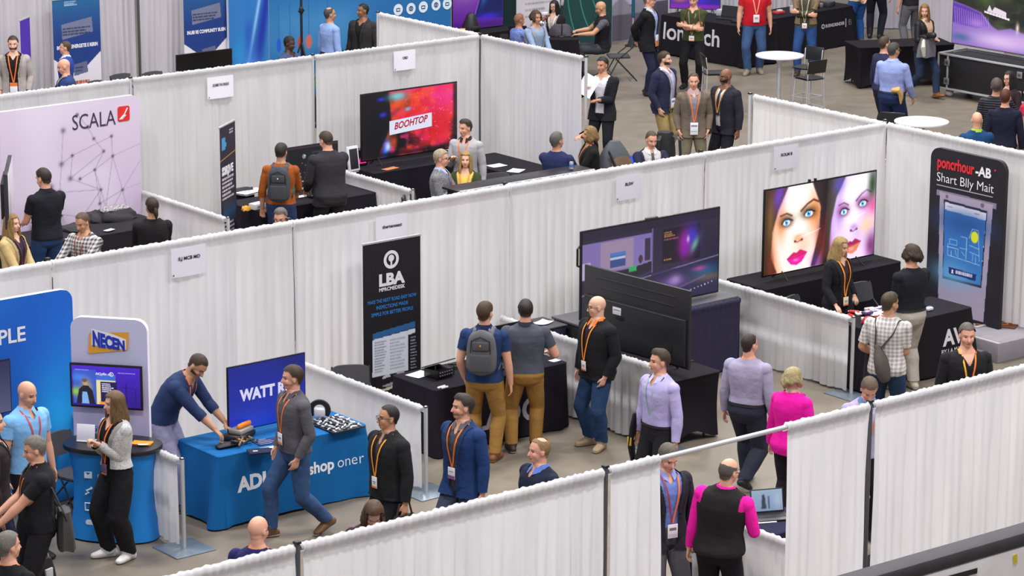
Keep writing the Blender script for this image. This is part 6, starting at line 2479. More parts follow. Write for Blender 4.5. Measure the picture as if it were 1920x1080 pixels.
solid('drink_can', 'silver and blue drink can at the end of the dark counter', 'can', lambda b: (b.tube([(0, 0, .004), (0, 0, .012), (0, 0, .10), (0, 0, .115)], [.026, .032, .032, .026], mat('#b9bfd0', .3, .6), 18, caps=False), b.tube([(0, 0, .04), (0, 0, .08)], [.0325, .0325], mat('#4a6fb0', .4), 18, caps=False)), (11.25, 5.04, 1.162))

# ------------------------------------------------------------------ behind the middle drape on the right
trade_table((13.75, 6.0, 0), R(10), 1.5, .75, .74, 'bright blue cloth behind the middle drape', '#1440c8', (), flare=.04)
sheet('white sheet on the bright blue cloth', (14.3, 6.3, .75), .2, .25, .18)

# ------------------------------------------------------------------ papers pinned to drapes
sign_on_drape((320, 467), YB - .07, 'paper sign on the middle drape above the bending man', 'ILJ MCB MO', .44, .32)
sign_on_drape((704, 408), YB - .07, 'paper sign on the middle drape above the tall black banner', 'thertenseast', .44, .32)
sign_on_drape((1155, 331), YB - .07, 'paper sign on the middle drape above the split-view screen', 'BLSW', .40, .30)
sign_on_drape((1451, 276), YB - .07, 'paper sign on the middle drape above the two-face screen', 'ROLM B', .42, .30)
sign_on_drape((388, 146), YC - .07, 'paper sign on the rear drape above the dark narrow banner', 'EXCMBE THE GRNSDR', .44, .31)
sign_on_drape((738, 97), YC - .07, 'paper sign on the rear drape above the red and black screen', 'OBD', .40, .29)

# ------------------------------------------------------------------ far row, left
for i, x in enumerate((10.42, 13.01)):
    p = Pic(110, 250, '#d9d5de')
    p.vgrad('#1c5f92', '#13357c', .0, .32)
    p.mix((p.Y > .42 + .16 * (1 - np.abs(p.X - .5) * 2)) * 1.0, '#dcd7e0') if False else None
    p.poly([(0, .47), (.5, .62), (1, .44), (1, 1), (0, 1)], '#dcd7e0')
    p.poly([(.18, .20), (.82, .16), (.84, .28), (.19, .32)], '#6f7490').lines(.2, .23, .8, .30, 3, '#2a3254', .9, 4 + i)
    p.poly([(.40, .53), (.70, .51), (.71, .60), (.42, .62)], '#5d6484').lines(.44, .55, .68, .60, 2, '#2a3254', .8, 2)
    p.lines(.36, .66, .95, .69, 1, '#b8553c', .95, 3, .9).lines(.42, .71, .85, .74, 1, '#b8553c', .95, 4, .9).lines(.4, .77, .85, .98, 8, '#8a8590', .8, 9, .4)
    p.lines(.25, .02, .6, .06, 3, '#cfd8e8', .8, 2)

    def sh(b, w, h):
        b.text(('BOWE INKENERGETIE E RERIN', 'INUBI RE COMMUNITY BUEN')[i], (0, -.008, h * .605), (1, 0, 0), (0, 0, 1), .085, mat('#e6e6f0', .6), 'C', bold=.04, width=w * .86)
    rollup(['blue and white roll-up banner behind the man in the blue sweater', 'second blue and white roll-up banner behind the black monitor'][i], .92, 2.22, (x, 17.1, 0), 0, p.a, sh)
q0, q1 = aty(36, 40, 16.7), aty(55, 28, 16.7)
p = Pic(40, 120, '#4a2aa8')
p.glow(.5, .75, .2, .06, '#b9a8f0', .9).glow(.3, .5, .5, .3, '#5a38b8', .6)
rollup('narrow purple banner behind the man in the beige blazer', .42, 2.03, (q0[0] + .1, 16.7, 0), R(38), p.a)
cs = [(11.2, 16.75, 'black folding chair at the far drape post'), (11.75, 16.6, 'black folding chair left of the black monitor')]
for x, y, lab in cs:
    chair((x, y, 0), R(185), lab)
chair((10.55, 16.45, 0), R(200), 'grey folding chair behind the seated bald man')
q = at(342, 142, .95)
tv('plain black monitor above the rear drape near the second roll-up banner', 1.10, .66, (11.45, 14.75, .84), 0, None, feet=True, drop=.09)
trade_table((11.3, 14.45, 0), 0, 2.2, .75, .76, 'white cloth under the far black monitor', '#d9d6de', (), flare=.04)
q = at(197, 155, .80)
solid('black_box', 'small black box left of the black monitor', 'box', lambda b: b.box((0, 0, .05), (.30, .2, .10), mat('#17161b', .5), .015), (10.6, 14.7, .77))
p = Pic(30, 44, '#2a1d26').glow(.4, .3, .2, .2, '#5a3038', .9)
p.lines(.1, .6, .95, .68, 1, '#d0ccd4', .9, 3)
q = aty(412, 128, 15.6)
tv('small dark portrait screen right of the black monitor', .34, .50, (aty(412, 128, 15.0)[0], 15.0, .82), 0, p.a, .6, feet=True, drop=.05)
q = at(110, 168, .78)
solid('drink_cup', 'pale cup near the seated bald man', 'cup', lambda b: b.tube([(0, 0, 0), (0, 0, .11)], [.03, .042], mat('#d9b9c4', .5), 16, caps=False), (8.95, 14.9, .77))
trade_table((8.7, 14.7, 0), 0, 1.8, .75, .76, 'white cloth before the two men in blue', '#dcd8e0', (), flare=.04)

# blue printed walls
x0, x1, x2 = aty(429, 60, 17.0)[0], aty(503, 20, 17.0)[0], aty(846, 30, 17.0)[0]
p = Pic(120, 200, '#2470b8')
p.noise(3, '#4391d2', .8, 3).noise(4, '#1a55b8', .8, 8).glow(.85, .45, .12, .5, '#0a2fa0', .95, 20).glow(.75, .3, .04, .4, '#a8d0f6', .8, 22).glow(.95, .25, .05, .3, '#0a2a98', .9, 15).glow(.25, .62, .15, .1, '#1486c8', .9).rect(0, .92, 1, 1, '#1a86d8', .6, .1).glow(.5, .75, .3, .12, '#5a9ae0', .7)
b = None
t = fabric_panel('blue printed wall with glassy abstract shapes in the far row', x1 - x0, 2.5, ((x0 + x1) / 2, 17.0, 0), 0, p.a, .03, corners=(0, 0, 0, 0))
p = Pic(220, 150, '#1b68a8')
p.noise(4, '#2f86c2', .7, 4).vgrad if False else None
p.rect(0, .35, .5, .7, '#6fb6e4', .35, .2).rect(0, .75, 1, 1, '#1565a8', .6, .2)
for x, c_, k in ((.05, '#1a55c8', 0), (.11, '#3aa8e0', 0), (.165, '#b8423a', 1), (.21, '#c86a5a', 1), (.31, '#1a3fc0', 2)):
    p.line([(x, .3), (x, .55)], .003, '#2a5a90', .8)
    p.ell(x, .60, .012 + .004 * k, .05, c_, 1, .2)
p.glow(.26, .88, .04, .06, '#6ac04a', .8)


def sh(b, w, h):
    u, v, y = (1, 0, 0), (0, 0, 1), -.010
    wm, dk = mat('#d9e6f2', .6), mat('#2a4a78', .6)
    for i, uu in enumerate((746, 770, 793, 817, 838)):
        q = aty(uu, 16 - 0.1 * i, 17.0)
        X = q[0] - (x1 + x2) / 2
        Z = aty(uu, (18, 16, 13, 9, 7)[i], 17.0)[2]
        b.disc((X, y, Z), .105, u, v, wm, 28)
        if i % 2 == 0:
            b.prism(rrect(.09, .07, .015, X - .045, Z - .04), (0, y - .001, 0), u, v, (0, -1, 0), .002, dk)
            b.prism(rrect(.06, .03, .008, X - .03, Z - .02), (0, y - .003, 0), u, v, (0, -1, 0), .002, wm)
        else:
            b.disc((X, y - .002, Z), .05, u, v, dk, 20, r0=.03)
            b.prism(rrect(.03, .05, .006, X - .015, Z - .025), (0, y - .001, 0), u, v, (0, -1, 0), .002, dk)


fabric_panel('long blue printed wall with round white icons in the far row', x2 - x1 - .02, 2.5, ((x1 + x2) / 2, 17.0, 0), 0, p.a, .03, sh, corners=(0, 0, 0, 0))
q = aty(566, 106, 16.2)
t = thing('tripod', 'black light tripod in front of the blue printed wall', 'tripod', (q[0], 16.2, 0), .3)
b = MB()
b.tube([(0, 0, .9), (0, 0, 2.05)], .022, BLACK(), 10)
b.build('pole', t)
b = MB()
b.box((0, 0, 1.72), (.16, .03, .03), BLACK(), .006)
b.tube([(0, 0, 1.70), (0, 0, 1.76)], .04, BLACK(), 12)
b.build('clamp', t)
for a in (0.3, 2.4, 4.5):
    b = MB()
    b.tube([(0, 0, 1.18), (.42 * math.cos(a), .42 * math.sin(a), .015)], .016, BLACK(), 8)
    b.build('leg', t)
q = aty(655, 92, 16.2)
solid('potted_plant', 'dark leafy plant at the foot of the blue printed wall', 'plant', lambda b: [b.tube([(0, 0, .5), (.10 * math.cos(a), .08 * math.sin(a), .8 + .1 * math.sin(a * 3)), (.22 * math.cos(a), .18 * math.sin(a), .85 + .14 * math.cos(a * 5))], [.012, .045, .008], mat(['#2f5a2c', '#3f7a38', '#1f4a40'][int(a * 3) % 3], .6), 7, ry=[.006, .008, .004]) for a in np.linspace(0, 6, 15)] + [b.tube([(0, 0, 0), (0, 0, .5)], [.13, .17], mat('#23272e', .5), 18, caps=False)], (q[0], 16.2, 0))
q = aty(725, 85, 10.6)
solid('dark_flag', 'dark pointed flag with a red spot behind the rear drape', 'flag', lambda b: (b.prism([(0, .9), (.42, .9), (.26, 1.55), (.02, 1.98)], (0, 0, 0), (1, 0, 0), (0, 0, 1), (0, -1, 0), .01, mat('#2b2530', .7)), b.disc((.2, -.003, 1.35), .05, (1, 0, 0), (0, 0, 1), mat('#c83a3a', .6), 14), b.tube([(.02, .01, 0), (.02, .01, 1.98)], .012, METAL(), 8)), (aty(719, 85, 10.0)[0], 10.0, 0))

# ------------------------------------------------------------------ far row, middle
p = Pic(120, 110, '#7a2a9a')
p.vgrad('#9a58c0', '#5a1a98').glow(.25, .15, .25, .25, '#d0b0e0', .8).poly([(.42, .75), (.60, .2), (.66, 0), (1, .0), (1, .85), (.40, .8)], '#0f1a60', 1, 4).glow(.72, .2, .12, .2, '#1ab8d8', .95).glow(.66, .35, .05, .25, '#2a8ae8', .8, 20).glow(.7, .8, .25, .07, '#4a28e0', .9).line([(.42, .8), (.6, .2), (.66, 0)], .02, '#c060e0', .9).rect(0, .9, 1, 1, '#4a1878', .8, .1)
q0, q1 = aty(848, 63, 17.25), aty(944, 60, 17.25)
tv('purple and blue screen beyond the rear drape corner', q1[0] - q0[0], 1.05, ((q0[0] + q1[0]) / 2, 17.25, .80), 0, p.a, .8, feet=False)
trade_table(((q0[0] + q1[0]) / 2, 16.85, 0), 0, 1.3, .6, .78, 'black cloth under the purple and blue screen', '#17151b', (), flare=.03)
solid('camera_device', 'bulky black device in front of the purple and blue screen', 'device', lambda b: (b.tube([(0, 0, .02), (0, 0, .12), (0, 0, .28)], [.16, .17, .10], mat('#1a171c', .5), 18), b.box((0, -.15, .10), (.2, .06, .08), mat('#2a272c', .4), .02)), (q0[0] + .28, 17.04, .79))
solid('yellow_cup', 'small yellow cup beside the bulky black device', 'cup', lambda b: b.tube([(0, 0, 0), (0, 0, .10)], [.045, .055], mat('#e0a81e', .5), 14, caps=False), (q0[0] + .05, 17.0, .79))
solid('photo_sign', 'small purple card in a white frame near the rear drape corner', 'sign', lambda b: (b.box((0, 0, .16), (.40, .02, .32), mat('#dcd8e6', .4), .005, rx=R(-10)), b.box((0, -.013, .16), (.30, .004, .22), mat('#4a2a78', .5), .001, rx=R(-10))), (aty(900, 72, 15.2)[0], 15.2, .78))
trade_table((aty(900, 72, 15.0)[0], 14.95, 0), 0, 1.0, .6, .76, 'small black cloth near the rear drape corner', '#17151b', (), flare=.03)
g0, g1, g2 = aty(940, 20, 17.9)[0], aty(1050, 20, 17.9)[0], aty(1147, 20, 17.9)[0]
p = Pic(60, 60, '#0d2a2c').glow(.3, .5, .4, .6, '#15393a', .8)
fabric_panel('dark green fabric wall behind the long-haired woman', g1 - g0, 2.6, ((g0 + g1) / 2, 18.0, 0), 0, p.a, .03, corners=(0, 0, 0, 0))
p = Pic(140, 180, '#0c3534')
p.glow(.5, .6, .6, .5, '#0f4744', .8)
for r_ in (.30, .44, .58, .75):
    A = np.linspace(PI * .55, PI * 1.45, 24)
    p.line([(1.05 + r_ * 1.6 * math.cos(a), .45 + r_ * 1.25 * math.sin(a)) for a in A], .014, '#4fb0ae', .8)
fabric_panel('green fabric wall printed with pale arcs behind the seated man in a vest', g2 - g1, 2.6, ((g1 + g2) / 2, 17.9, 0), 0, p.a, .03, corners=(0, 0, 0, 0))
p = Pic(80, 120, '#cfcad2').lines(.2, .05, .85, .62, 9, '#8a8792', .8, 3, .35).noise(4, '#e4e0e6', .5, 2)
q0, q1 = aty(968, 40, 17.35), aty(1048, 40, 17.35)
rollup('pale printed roll-up banner behind the seated pair', q1[0] - q0[0], 2.0, ((q0[0] + q1[0]) / 2, 17.35, 0), 0, p.a)
trade_table((19.44, 15.77, 0), R(-39), 1.45, .62, .76, 'black cloth on the far table with the tall pale stand', '#1a171c', (), flare=.03)
TT = lambda x, y: (19.44 + x * math.cos(R(-39)) - y * math.sin(R(-39)), 15.77 + x * math.sin(R(-39)) + y * math.cos(R(-39)), .772)


def scope(b):
    b.tube([(0, 0, 0), (0, 0, .02), (0, 0, .04)], [.10, .10, .03], mat('#c9c4c6', .4), 18, caps=False)
    b.tube([(0, 0, .03), (0, 0, .42)], .018, mat('#c9c4c6', .4), 12)
    b.tube([(-.05, 0, .34), (.10, 0, .42)], .03, mat('#8a4a38', .5), 10)
    b.box((0, 0, .45), (.12, .08, .06), mat('#dad6d8', .4), .015)


solid('pole_lamp', 'pale stand with a small round base on the far black table', 'stand', scope, TT(.10, .14))
solid('microphone_stand', 'thin black stand with a silver tip on the far black table', 'stand', lambda b: (b.tube([(0, 0, .0), (0, 0, .62)], .010, BLACK(), 8), b.tube([(0, 0, .60), (.02, 0, .70)], .03, mat('#9a969c', .4), 10), b.tube([(0, 0, 0), (0, 0, .02)], [.08, .07], BLACK(), 16, caps=False)), TT(.42, .30))
solid('grey_bag', 'grey zipped bag on the far black table', 'bag', lambda b: garment_pile(b, .44, .26, .20, mat('#45444a', .8, bump=.4, bscale=40), 5), TT(.40, .44), R(-45))
solid('metal_urn', 'shiny silver dispenser before the long-haired woman', 'dispenser', lambda b: (b.tube([(0, 0, 0), (0, 0, .25), (0, 0, .3)], [.09, .09, .04], mat('#b9b5b8', .25, .7), 18), b.box((.09, 0, .1), (.05, .03, .03), mat('#8a4a30', .5), .006)), TT(.05, .36))
laptop('dark laptop facing the seated pair', TT(-.40, .26), R(140), '#22242c')
# lavender wall with red picture
q0, q1 = at(1147, 100, 0), at(1245, 97, 0)
wq = vec(*(aty(1147, 60, 18.2)))
lw0, lw1 = aty(1147, 50, 18.2)[0], aty(1320, 40, 18.2)[0]
p = Pic(120, 130, '#b9b3d2')
p.rect(0, .70, 1, 1, '#5e5868').poly([(.0, .70), (.1, .62), (.2, .72), (.32, .60), (.42, .70), (.42, .78), (0, .78)], '#8f8a9a', 1, 1)
p.ell(.08, .40, .07, .06, '#a02a2a', 1, .5).ell(.10, .39, .03, .03, '#d0604a', 1, .5)
fabric_panel('lavender printed wall behind the tall man in the black suit', lw1 - lw0, 2.4, ((lw0 + lw1) / 2, 18.2, 0), 0, p.a, .03, corners=(0, 0, 0, 0))
q = aty(1187, 40, 17.6)
solid('blue_pole', 'thin blue and grey pole in front of the lavender wall', 'pole', lambda b: (b.tube([(0, 0, 0), (0, 0, .6)], .012, mat('#b9a8b0', .4), 8), b.tube([(0, 0, .6), (0, 0, 1.4)], .035, mat('#1f5a7a', .4), 10), b.tube([(0, 0, 0), (0, 0, .02)], [.16, .15], BLACK(), 18, caps=False)), (q[0], 17.6, 0))

# ------------------------------------------------------------------ far row, right: lettered table
LT = vec(23.3, 15.5, 0)
trade_table((23.25, 15.45, 0), R(-84), 2.2, .85, .78, 'black cloth with large white letters ending in ch', '#1a181e', (('lon', -1.0, .33, .46, '#cfccd4', dict(bold=.015)), ('tech', -.36, .33, .46, '#cfccd4', dict(bold=.015))), flare=.05)
p = Pic(90, 50, '#5a1ab0').glow(.2, .6, .15, .15, '#f0b01a', 1).glow(.6, .6, .2, .25, '#3a1ae0', .9).glow(.35, .35, .2, .3, '#8a2ad0', .9).glow(.9, .4, .2, .5, '#141a90', .9).rect(0, .85, 1, 1, '#8a2ab0', .8, .05)
tv('purple and blue screen at the end of the white-lettered table', 1.0, .58, (23.75, 16.25, .86), R(-50), p.a, .9, drop=.08)
laptop('open black laptop on the white-lettered table', (23.75, 15.3, .79), R(-70), '#15161c', w=.42)
solid('black_keyboard', 'black keyboard case beside the open laptop', 'keyboard', lambda b: (b.box((0, 0, .02), (.5, .18, .035), mat('#141417', .5), .012),), (23.65, 14.75, .785), R(-80))
solid('grey_box', 'small light grey box behind the open laptop', 'box', lambda b: b.box((0, 0, .06), (.2, .14, .12), mat('#b9b6bc', .5), .012), (24.0, 15.75, .785), .3)
trade_table((25.75, 14.95, 0), R(6), 2.5, .80, .78, 'black cloth with a small white ring logo and lettering', '#19171e', (('O', .18, .43, .12, '#bdb9c4', dict(bold=.05)), ('BUENE.RENDER', .31, .44, .085, '#bdb9c4', dict(bold=.035)), ('I', .93, .38, .26, '#bdb9c4', dict(bold=-.01)), ('B', 1.02, .42, .16, '#6a6872', dict(bold=.0))), flare=.05)
for i, (x, y, fn, nm, lab) in enumerate((
        (25.0, 15.2, lambda b: (b.box((0, 0, .03), (.22, .15, .05), mat('#b03a3a', .5), .01), b.box((.05, .02, .06), (.1, .08, .03), mat('#d8c8c0', .5), .006)), 'red_box', 'red and cream packet on the ring-logo table'),
        (25.35, 15.2, lambda b: b.tube([(0, 0, 0), (0, 0, .13)], [.035, .04], mat('#c9c9d2', .2), 14, caps=False), 'clear_cup', 'clear cup on the ring-logo table'),
        (26.0, 15.3, lambda b: (b.box((0, 0, .08), (.3, .2, .16), mat('#26262c', .4), .02), b.box((.2, .0, .04), (.2, .15, .08), mat('#8a8a92', .4), .01)), 'projector', 'black projector on the ring-logo table'),
        (26.45, 15.3, lambda b: b.box((0, 0, .05), (.25, .2, .10), mat('#34343a', .4), .015), 'dark_box', 'dark box at the far end of the ring-logo table'))):
    solid(nm, lab, nm.split('_')[-1], fn, (x, y, .785), .1 * i)
drape((24.2, 17.6), (27.6, 17.2), 2.3, 'far white drape behind the white-lettered table', m=drape_mat('#dcd9e2'), full=1.2)
drape((28.3, 16.6), (30.6, 14.1), 2.44, 'far white drape at the top right behind the standing crowd', m=drape_mat('#d2cdd8'), full=1.4)
drape((27.0, 13.4), (27.6, 11.6), 2.44, 'far white drape beside the waterfall screen', m=drape_mat('#d9d4de'), full=1.2)

# bar tables and stools
q = at(1462, 103, 1.06)
high_table((q[0], q[1], 0), 'round white bar table with three stools near the top of the picture', .42)
T1 = q
stool((T1[0] - .95, T1[1] + .62, 0), R(-120), 'black bar stool left of the upper bar table')
stool((T1[0] + .02, T1[1] - .72, 0), R(-5), 'black bar stool in front of the upper bar table seen from behind')
stool((T1[0] + .72, T1[1] + .05, 0), R(100), 'black bar stool right of the upper bar table')
q = at(1728, 227, 1.06)
high_table((q[0], q[1], 0), 'round white bar table behind the drape wall corner', .42)
q2 = at(1677, 208, 1.08)
stool((q2[0], q2[1], 0), face_yaw(165), 'black bar stool behind the lower bar table')
stool((18.35, 3.78, 0), R(20), 'dark bar stool under the bald man in teal')

# stretch table, waterfall screen and flight case
trade_table((24.35, 11.12, 0), R(-25), 1.85, .80, .76, 'black stretch cover near the waterfall screen', '#17141a', (), stretch=True)
p = Pic(200, 120, '#2a2c24')
p.noise(7, '#3c4a28', .8, 3).noise(12, '#181a14', .8, 8).glow(.35, .2, .08, .1, '#5a7a2a', .7).glow(.6, .15, .1, .1, '#4a5a24', .6)
p.poly([(0, .32), (.15, .36), (.35, .44), (.47, .62), (.55, .68), (.7, .62), (1, .72), (1, 1), (0, 1)], '#8a6ac0', 1, 3)
p.noise(10, '#b090e0', .0, 4)
p.poly([(0, .34), (.16, .38), (.34, .46), (.44, .64), (.30, .70), (.0, .66)], '#5a34a8', .9, 3)
for i in range(16):
    x = .02 + .027 * i
    p.line([(x, .40 + x * .25), (x + .015, .66)], .008, '#d8b8f0', .55)
p.glow(.6, .85, .4, .14, '#e6c8f4', .95).glow(.9, .8, .25, .12, '#d8b0ea', .8).glow(.1, .88, .12, .06, '#4a6a9a', .9).glow(.3, .62, .12, .08, '#c090e8', .7).glow(.78, .6, .02, .08, '#ffe8e0', .95)
p.poly([(.38, .40), (.68, .47), (.68, .50), (.38, .43)], '#f2e8f2').poly([(.41, .40), (.44, .30), (.47, .39), (.50, .32), (.60, .36), (.64, .38), (.64, .46)], '#e8dce8')
t = tv('large waterfall screen on the silver-edged flight case', 1.95, 1.15, (24.55, 9.22, .92), R(-88), p.a, 1.0, feet=False, bezel=.012)
t = thing('flight_case', 'black flight case with silver edges and casters', 'case', (24.22, 9.0, 0), R(-88))
cw, ch, z0 = 2.35, .62, .16
b = MB()
b.box((0, .38, z0 + ch / 2), (cw - .04, .74, ch - .04), mat('#131216', .6), .006)
b.build('panel_body', t)
b = MB()
for x in (-cw / 2, -cw / 2 + .22, cw / 2 - .22, cw / 2):
    b.box((x, 0, z0 + ch / 2), (.03, .03, ch), METAL(), .005)
for z in (z0, z0 + ch):
    b.box((0, 0, z), (cw, .035, .035), METAL(), .005)
    b.box((0, .76, z), (cw, .035, .035), METAL(), .005)
    for x in (-cw / 2, cw / 2):
        b.box((x, .38, z), (.035, .76, .035), METAL(), .005)
b.build('edge_frame', t)
for x in (-cw / 2 + .22, .72):
    for z in (z0 + .14, z0 + ch - .14):
        b = MB()
        b.box((x, -.022, z), (.12, .02, .12), mat('#a9a8ae', .35, .7), .01)
        b.box((x, -.034, z), (.06, .01, .05), mat('#6c6b72', .35, .7), .005)
        b.build('latch', t)
for x in (-cw / 2 + .2, cw / 2 - .2):
    for y in (.1, .66):
        b = MB()
        b.tube([(x - .02, y, .07), (x + .02, y, .07)], .065, mat('#b9b5b6', .5), 18)
        b.box((x, y, .14), (.07, .08, .05), DARKMETAL(), .008)
        b.build('caster', t)
# ------------------------------------------------------------------ the crowd
OR = '#e8742a'
BG = lambda **k: k


def who(label, h=None, f=None, ht=1.77, sit=None, top=None, xy=None, **k):
    """Place a person by the top of the head (h) or the feet (f)."""
    if h is not None:
        z = top if top is not None else (ht if sit is None else sit + 0.86 * ht / 1.78)
        p = at(h[0], h[1], z)
    elif f is not None:
        p = at(f[0], f[1], 0)
    else:
        p = xy
    return person(label, ((p[0], p[1], 0), None), ht=ht, sit=sit, **k)


STEP = lambda a=.26, b=-.26: (dict(y=a, x=.09, tip=-8), dict(y=b, x=.09, up=.06, tip=28))
STEPL = lambda a=.26, b=-.26: (dict(y=b, x=.09, up=.06, tip=28), dict(y=a, x=.09, tip=-8))
NAVYT, BLKT, KHAKI, JEANS = ('#23242f', {}), ('#1b1a1f', {}), ('#98713a', {}), ('#2c466e', dict(var=.16, vscale=7))
DJEANS = ('#26385c', dict(var=.14, vscale=7))

# ---- foreground and middle, left
who('bald person in a light blue polo shirt with a red lanyard by the blue backdrop', h=(46, 714), ht=1.82, face=48, head=(10, 14), style='bald', skin='pink', hair='brown', shirt=('#7fb6ea', {}), sleeve=.55, collar='#7fb6ea', lanyard='#c94a4a', trousers=BLKT, vox=.0075, beard='stubble')
who('person in a dark brown suit cut by the left edge of the picture', h=(-16, 768), ht=1.84, face=100, style='short', hair='dark', jacket=('#2e2529', {}), jopen=0.0, shirt=('#d8d6de', {}), trousers=('#1b2038', {}), arms=('hang', 'hang'), vox=.008)
i = who('grey-haired person in a black polo carrying a bag at the lower left', h=(68, 818), ht=1.77, face=-72, head=(0, 12), style='short', hair='grey', skin='pink', shirt=('#1a1a1f', {}), sleeve=.65, collar='#1a1a1f', lanyard=OR, trousers=BLKT, girth=1.08, belly=.02, arms=((.12, .36, 1.02), (-.12, .38, 1.0)), vox=.0075, curl=.9)
w = to_world(i, (.02, .46, .62))
solid('tote_bag', 'black jacket and bag carried low by the person in the black polo', 'bag', lambda b: garment_pile(b, .42, .26, .5, mat('#1e1c20', .8, bump=.4, bscale=30), 4), (w[0], w[1], .47), i['root'].rotation_euler[2])
w = to_world(i, (-.10, -.22, .90))
t = thing('shoulder_bag', 'grey and black shoulder bag hanging behind the person in the black polo', 'bag', (w[0], w[1], .72), i['root'].rotation_euler[2])
b = MB()
garment_pile(b, .34, .15, .36, mat('#3f3c3c', .7, bump=.4), 2)
b.build('bag_body', t)
b = MB()
b.tube([(-.14, 0, .30), (-.10, .12, .60), (0, .22, .74), (.12, .2, .6), (.15, 0, .30)], .016, mat('#2a2828', .7), 8, ry=.006)
b.build('strap', t)
i = who('grey-haired person with an orange lanyard in the bottom left corner', h=(14, 998), ht=1.78, face=150, head=(20, 0), style='short', hair='grey', skin='pink', shirt=('#17171b', {}), lanyard=OR, trousers=BLKT, vox=.0075)
q = at(72, 1056, .40)
t = thing('backpack', 'black bag with silver clips at the bottom left corner', 'backpack', (q[0], q[1], 0), R(20))
b = MB()
garment_pile(b, .36, .24, .44, mat('#18171b', .7, bump=.4), 7)
b.build('bag_body', t)
for k in (-1, 1):
    b = MB()
    b.tube([(k * .05 + .035 * math.cos(a), -.05, .45 + .05 * math.sin(a)) for a in np.linspace(0, 2 * PI, 16)], .008, METAL(), 7)
    b.build('metal_clip', t)
b = MB()
b.box((0, -.125, .30), (.10, .02, .14), mat('#c9c8cf', .4), .004)
b.build('tag', t)
who('woman in a pale grey cardigan and wide black trousers by the blue counter', f=(224, 1046), ht=1.70, face=-48, head=(-14, 2), female=True, style='long', hair='#8a6844', skin='fair', fullhead=.30, jacket=('#a5a2a2', dict(pattern='heather', col2='#d2d0d0')), jhem=1.0, jopen=.06, shirt=('#151519', {}), trousers=('#19181c', {}), legw=1.32, shoes='#e9e6e8', sole='#f2f0f2', lanyard=OR, badge=BG(z=1.05, c='#7a5a78'), arms=((.06, .21, 1.19), (-.02, .22, 1.22)), feet=(dict(x=.10, y=.06, yaw=24), dict(x=.12, y=-.04, yaw=14)), vox=.0068, neck_v=.06, curl=1.0)
who('bearded person in a navy sweater bending over the blue table', f=(310, 952), ht=1.84, face=72, lean=40, head=(-10, 22), style='buzz', hair='brown', beard='full', skin='tan', shirt=('#26355a', {}), sleeve=1.45, trousers=('#8d8ba6', {}), shoes='#4a4038', sole='#d8d4d0', lanyard=OR, arms=((.14, .66, .93), (-.20, .60, .93)), feet=(dict(x=.10, y=.18), dict(x=.12, y=.06)), vox=.0068, hem=.93)
who('person in a charcoal zip pullover and jeans walking past the blue table', f=(554, 1004), ht=1.80, face=-58, head=(-18, 2), style='short', hair='brown', beard='stubble', skin='pink', shirt=('#55535a', {}), collar='#4c4a50', lanyard=OR, badge=BG(z=1.12, bands=((0, 0, 1, .2, '#e0762c'), (.2, .5, .8, .6, '#444048'))), trousers=('#334b72', dict(var=.18, vscale=7)), shoes='#6a4a30', sole='#e0dcd8', arms=('pocket', 'pocket'), feet=(dict(x=.10, y=.22, tip=-6), dict(x=.11, y=-.30, up=.04, tip=20)), vox=.0068, belly=.01, hem=.92, tuck=False)
i = who('bald person with glasses in a black zip jacket in the front aisle', h=(728, 761), ht=1.74, face=-48, head=(-20, -2), style='recede', hair='dark', skin='tan', glasses=True, jacket=('#1d1d20', {}), zip_=1.28, jhem=.86, shirt=('#3b3a40', {}), collar='#2a2a30', lanyard='#e8942a', badge=BG(z=1.10, w=.075), trousers=BLKT, girth=1.05, belly=.015, arms=('hang_back', 'hang'), vox=.0068)
w = to_world(i, (-.27, .03, .62))
t = thing('handbag', 'black bag held by the bald person in the black zip jacket', 'bag', (w[0], w[1], .42), i['root'].rotation_euler[2])
b = MB()
garment_pile(b, .12, .34, .30, mat('#1b1a1c', .6, bump=.3), 3)
b.build('bag_body', t)
b = MB()
b.tube([(0, -.10, .28), (0, -.06, .42), (0, .06, .42), (0, .10, .28)], .010, mat('#3a2a22', .5), 8)
b.build('handle', t)
who('dark-haired person in a blue blazer with an orange lanyard in the front aisle', h=(868, 736), ht=1.80, face=-42, head=(-28, -2), style='quiff', hair='#3a2d26', beard='stubble', skin='pink', jacket=('#1f3869', {}), jhem=.80, jopen=.035, shirt=('#4a4a52', {}), collar='#5a5a64', lanyard=OR, badge=BG(z=1.10, bands=((0, 0, 1, .3, '#8a5a9a'), (.2, .6, .8, .7, '#b0aab8'))), trousers=('#3d485c', {}), arms=('hang_back', 'hang'), feet=STEP(.2, -.2), vox=.0068)
who('balding fair-haired person in a navy sweater behind the front drape', h=(1012, 822), ht=1.74, face=-55, head=(-15, 0), style='thin', hair='#b0875a', skin='pink', shirt=('#1b2138', {}), collar='#5a74c0', trousers=BLKT, vox=.0075, girth=1.08)
who('bald person in navy with an orange lanyard seen from behind at the front drape', h=(482, 969), ht=1.76, face=165, head=(18, 4), style='bald', skin='pink', hair='grey', shirt=('#23255c', {}), lanyard='#f07a1e', glasses=True, trousers=BLKT, vox=.0075)
who('long-haired seated person with a bowed head behind the front drape', h=(697, 936), ht=1.74, sit=.52, face=8, head=(0, 34), style='long', hair='#6a4c34', skin='fair', fullhead=.24, shirt=('#3a2338', {}), trousers=BLKT, lean=12, arms=('desk', 'desk'), vox=.008)
trade_table((-.35, -6.75, 0), 0, 1.5, .7, .78, 'dark plum cloth beside the bald person at the front drape', '#2c1c2e', (), flare=.03)
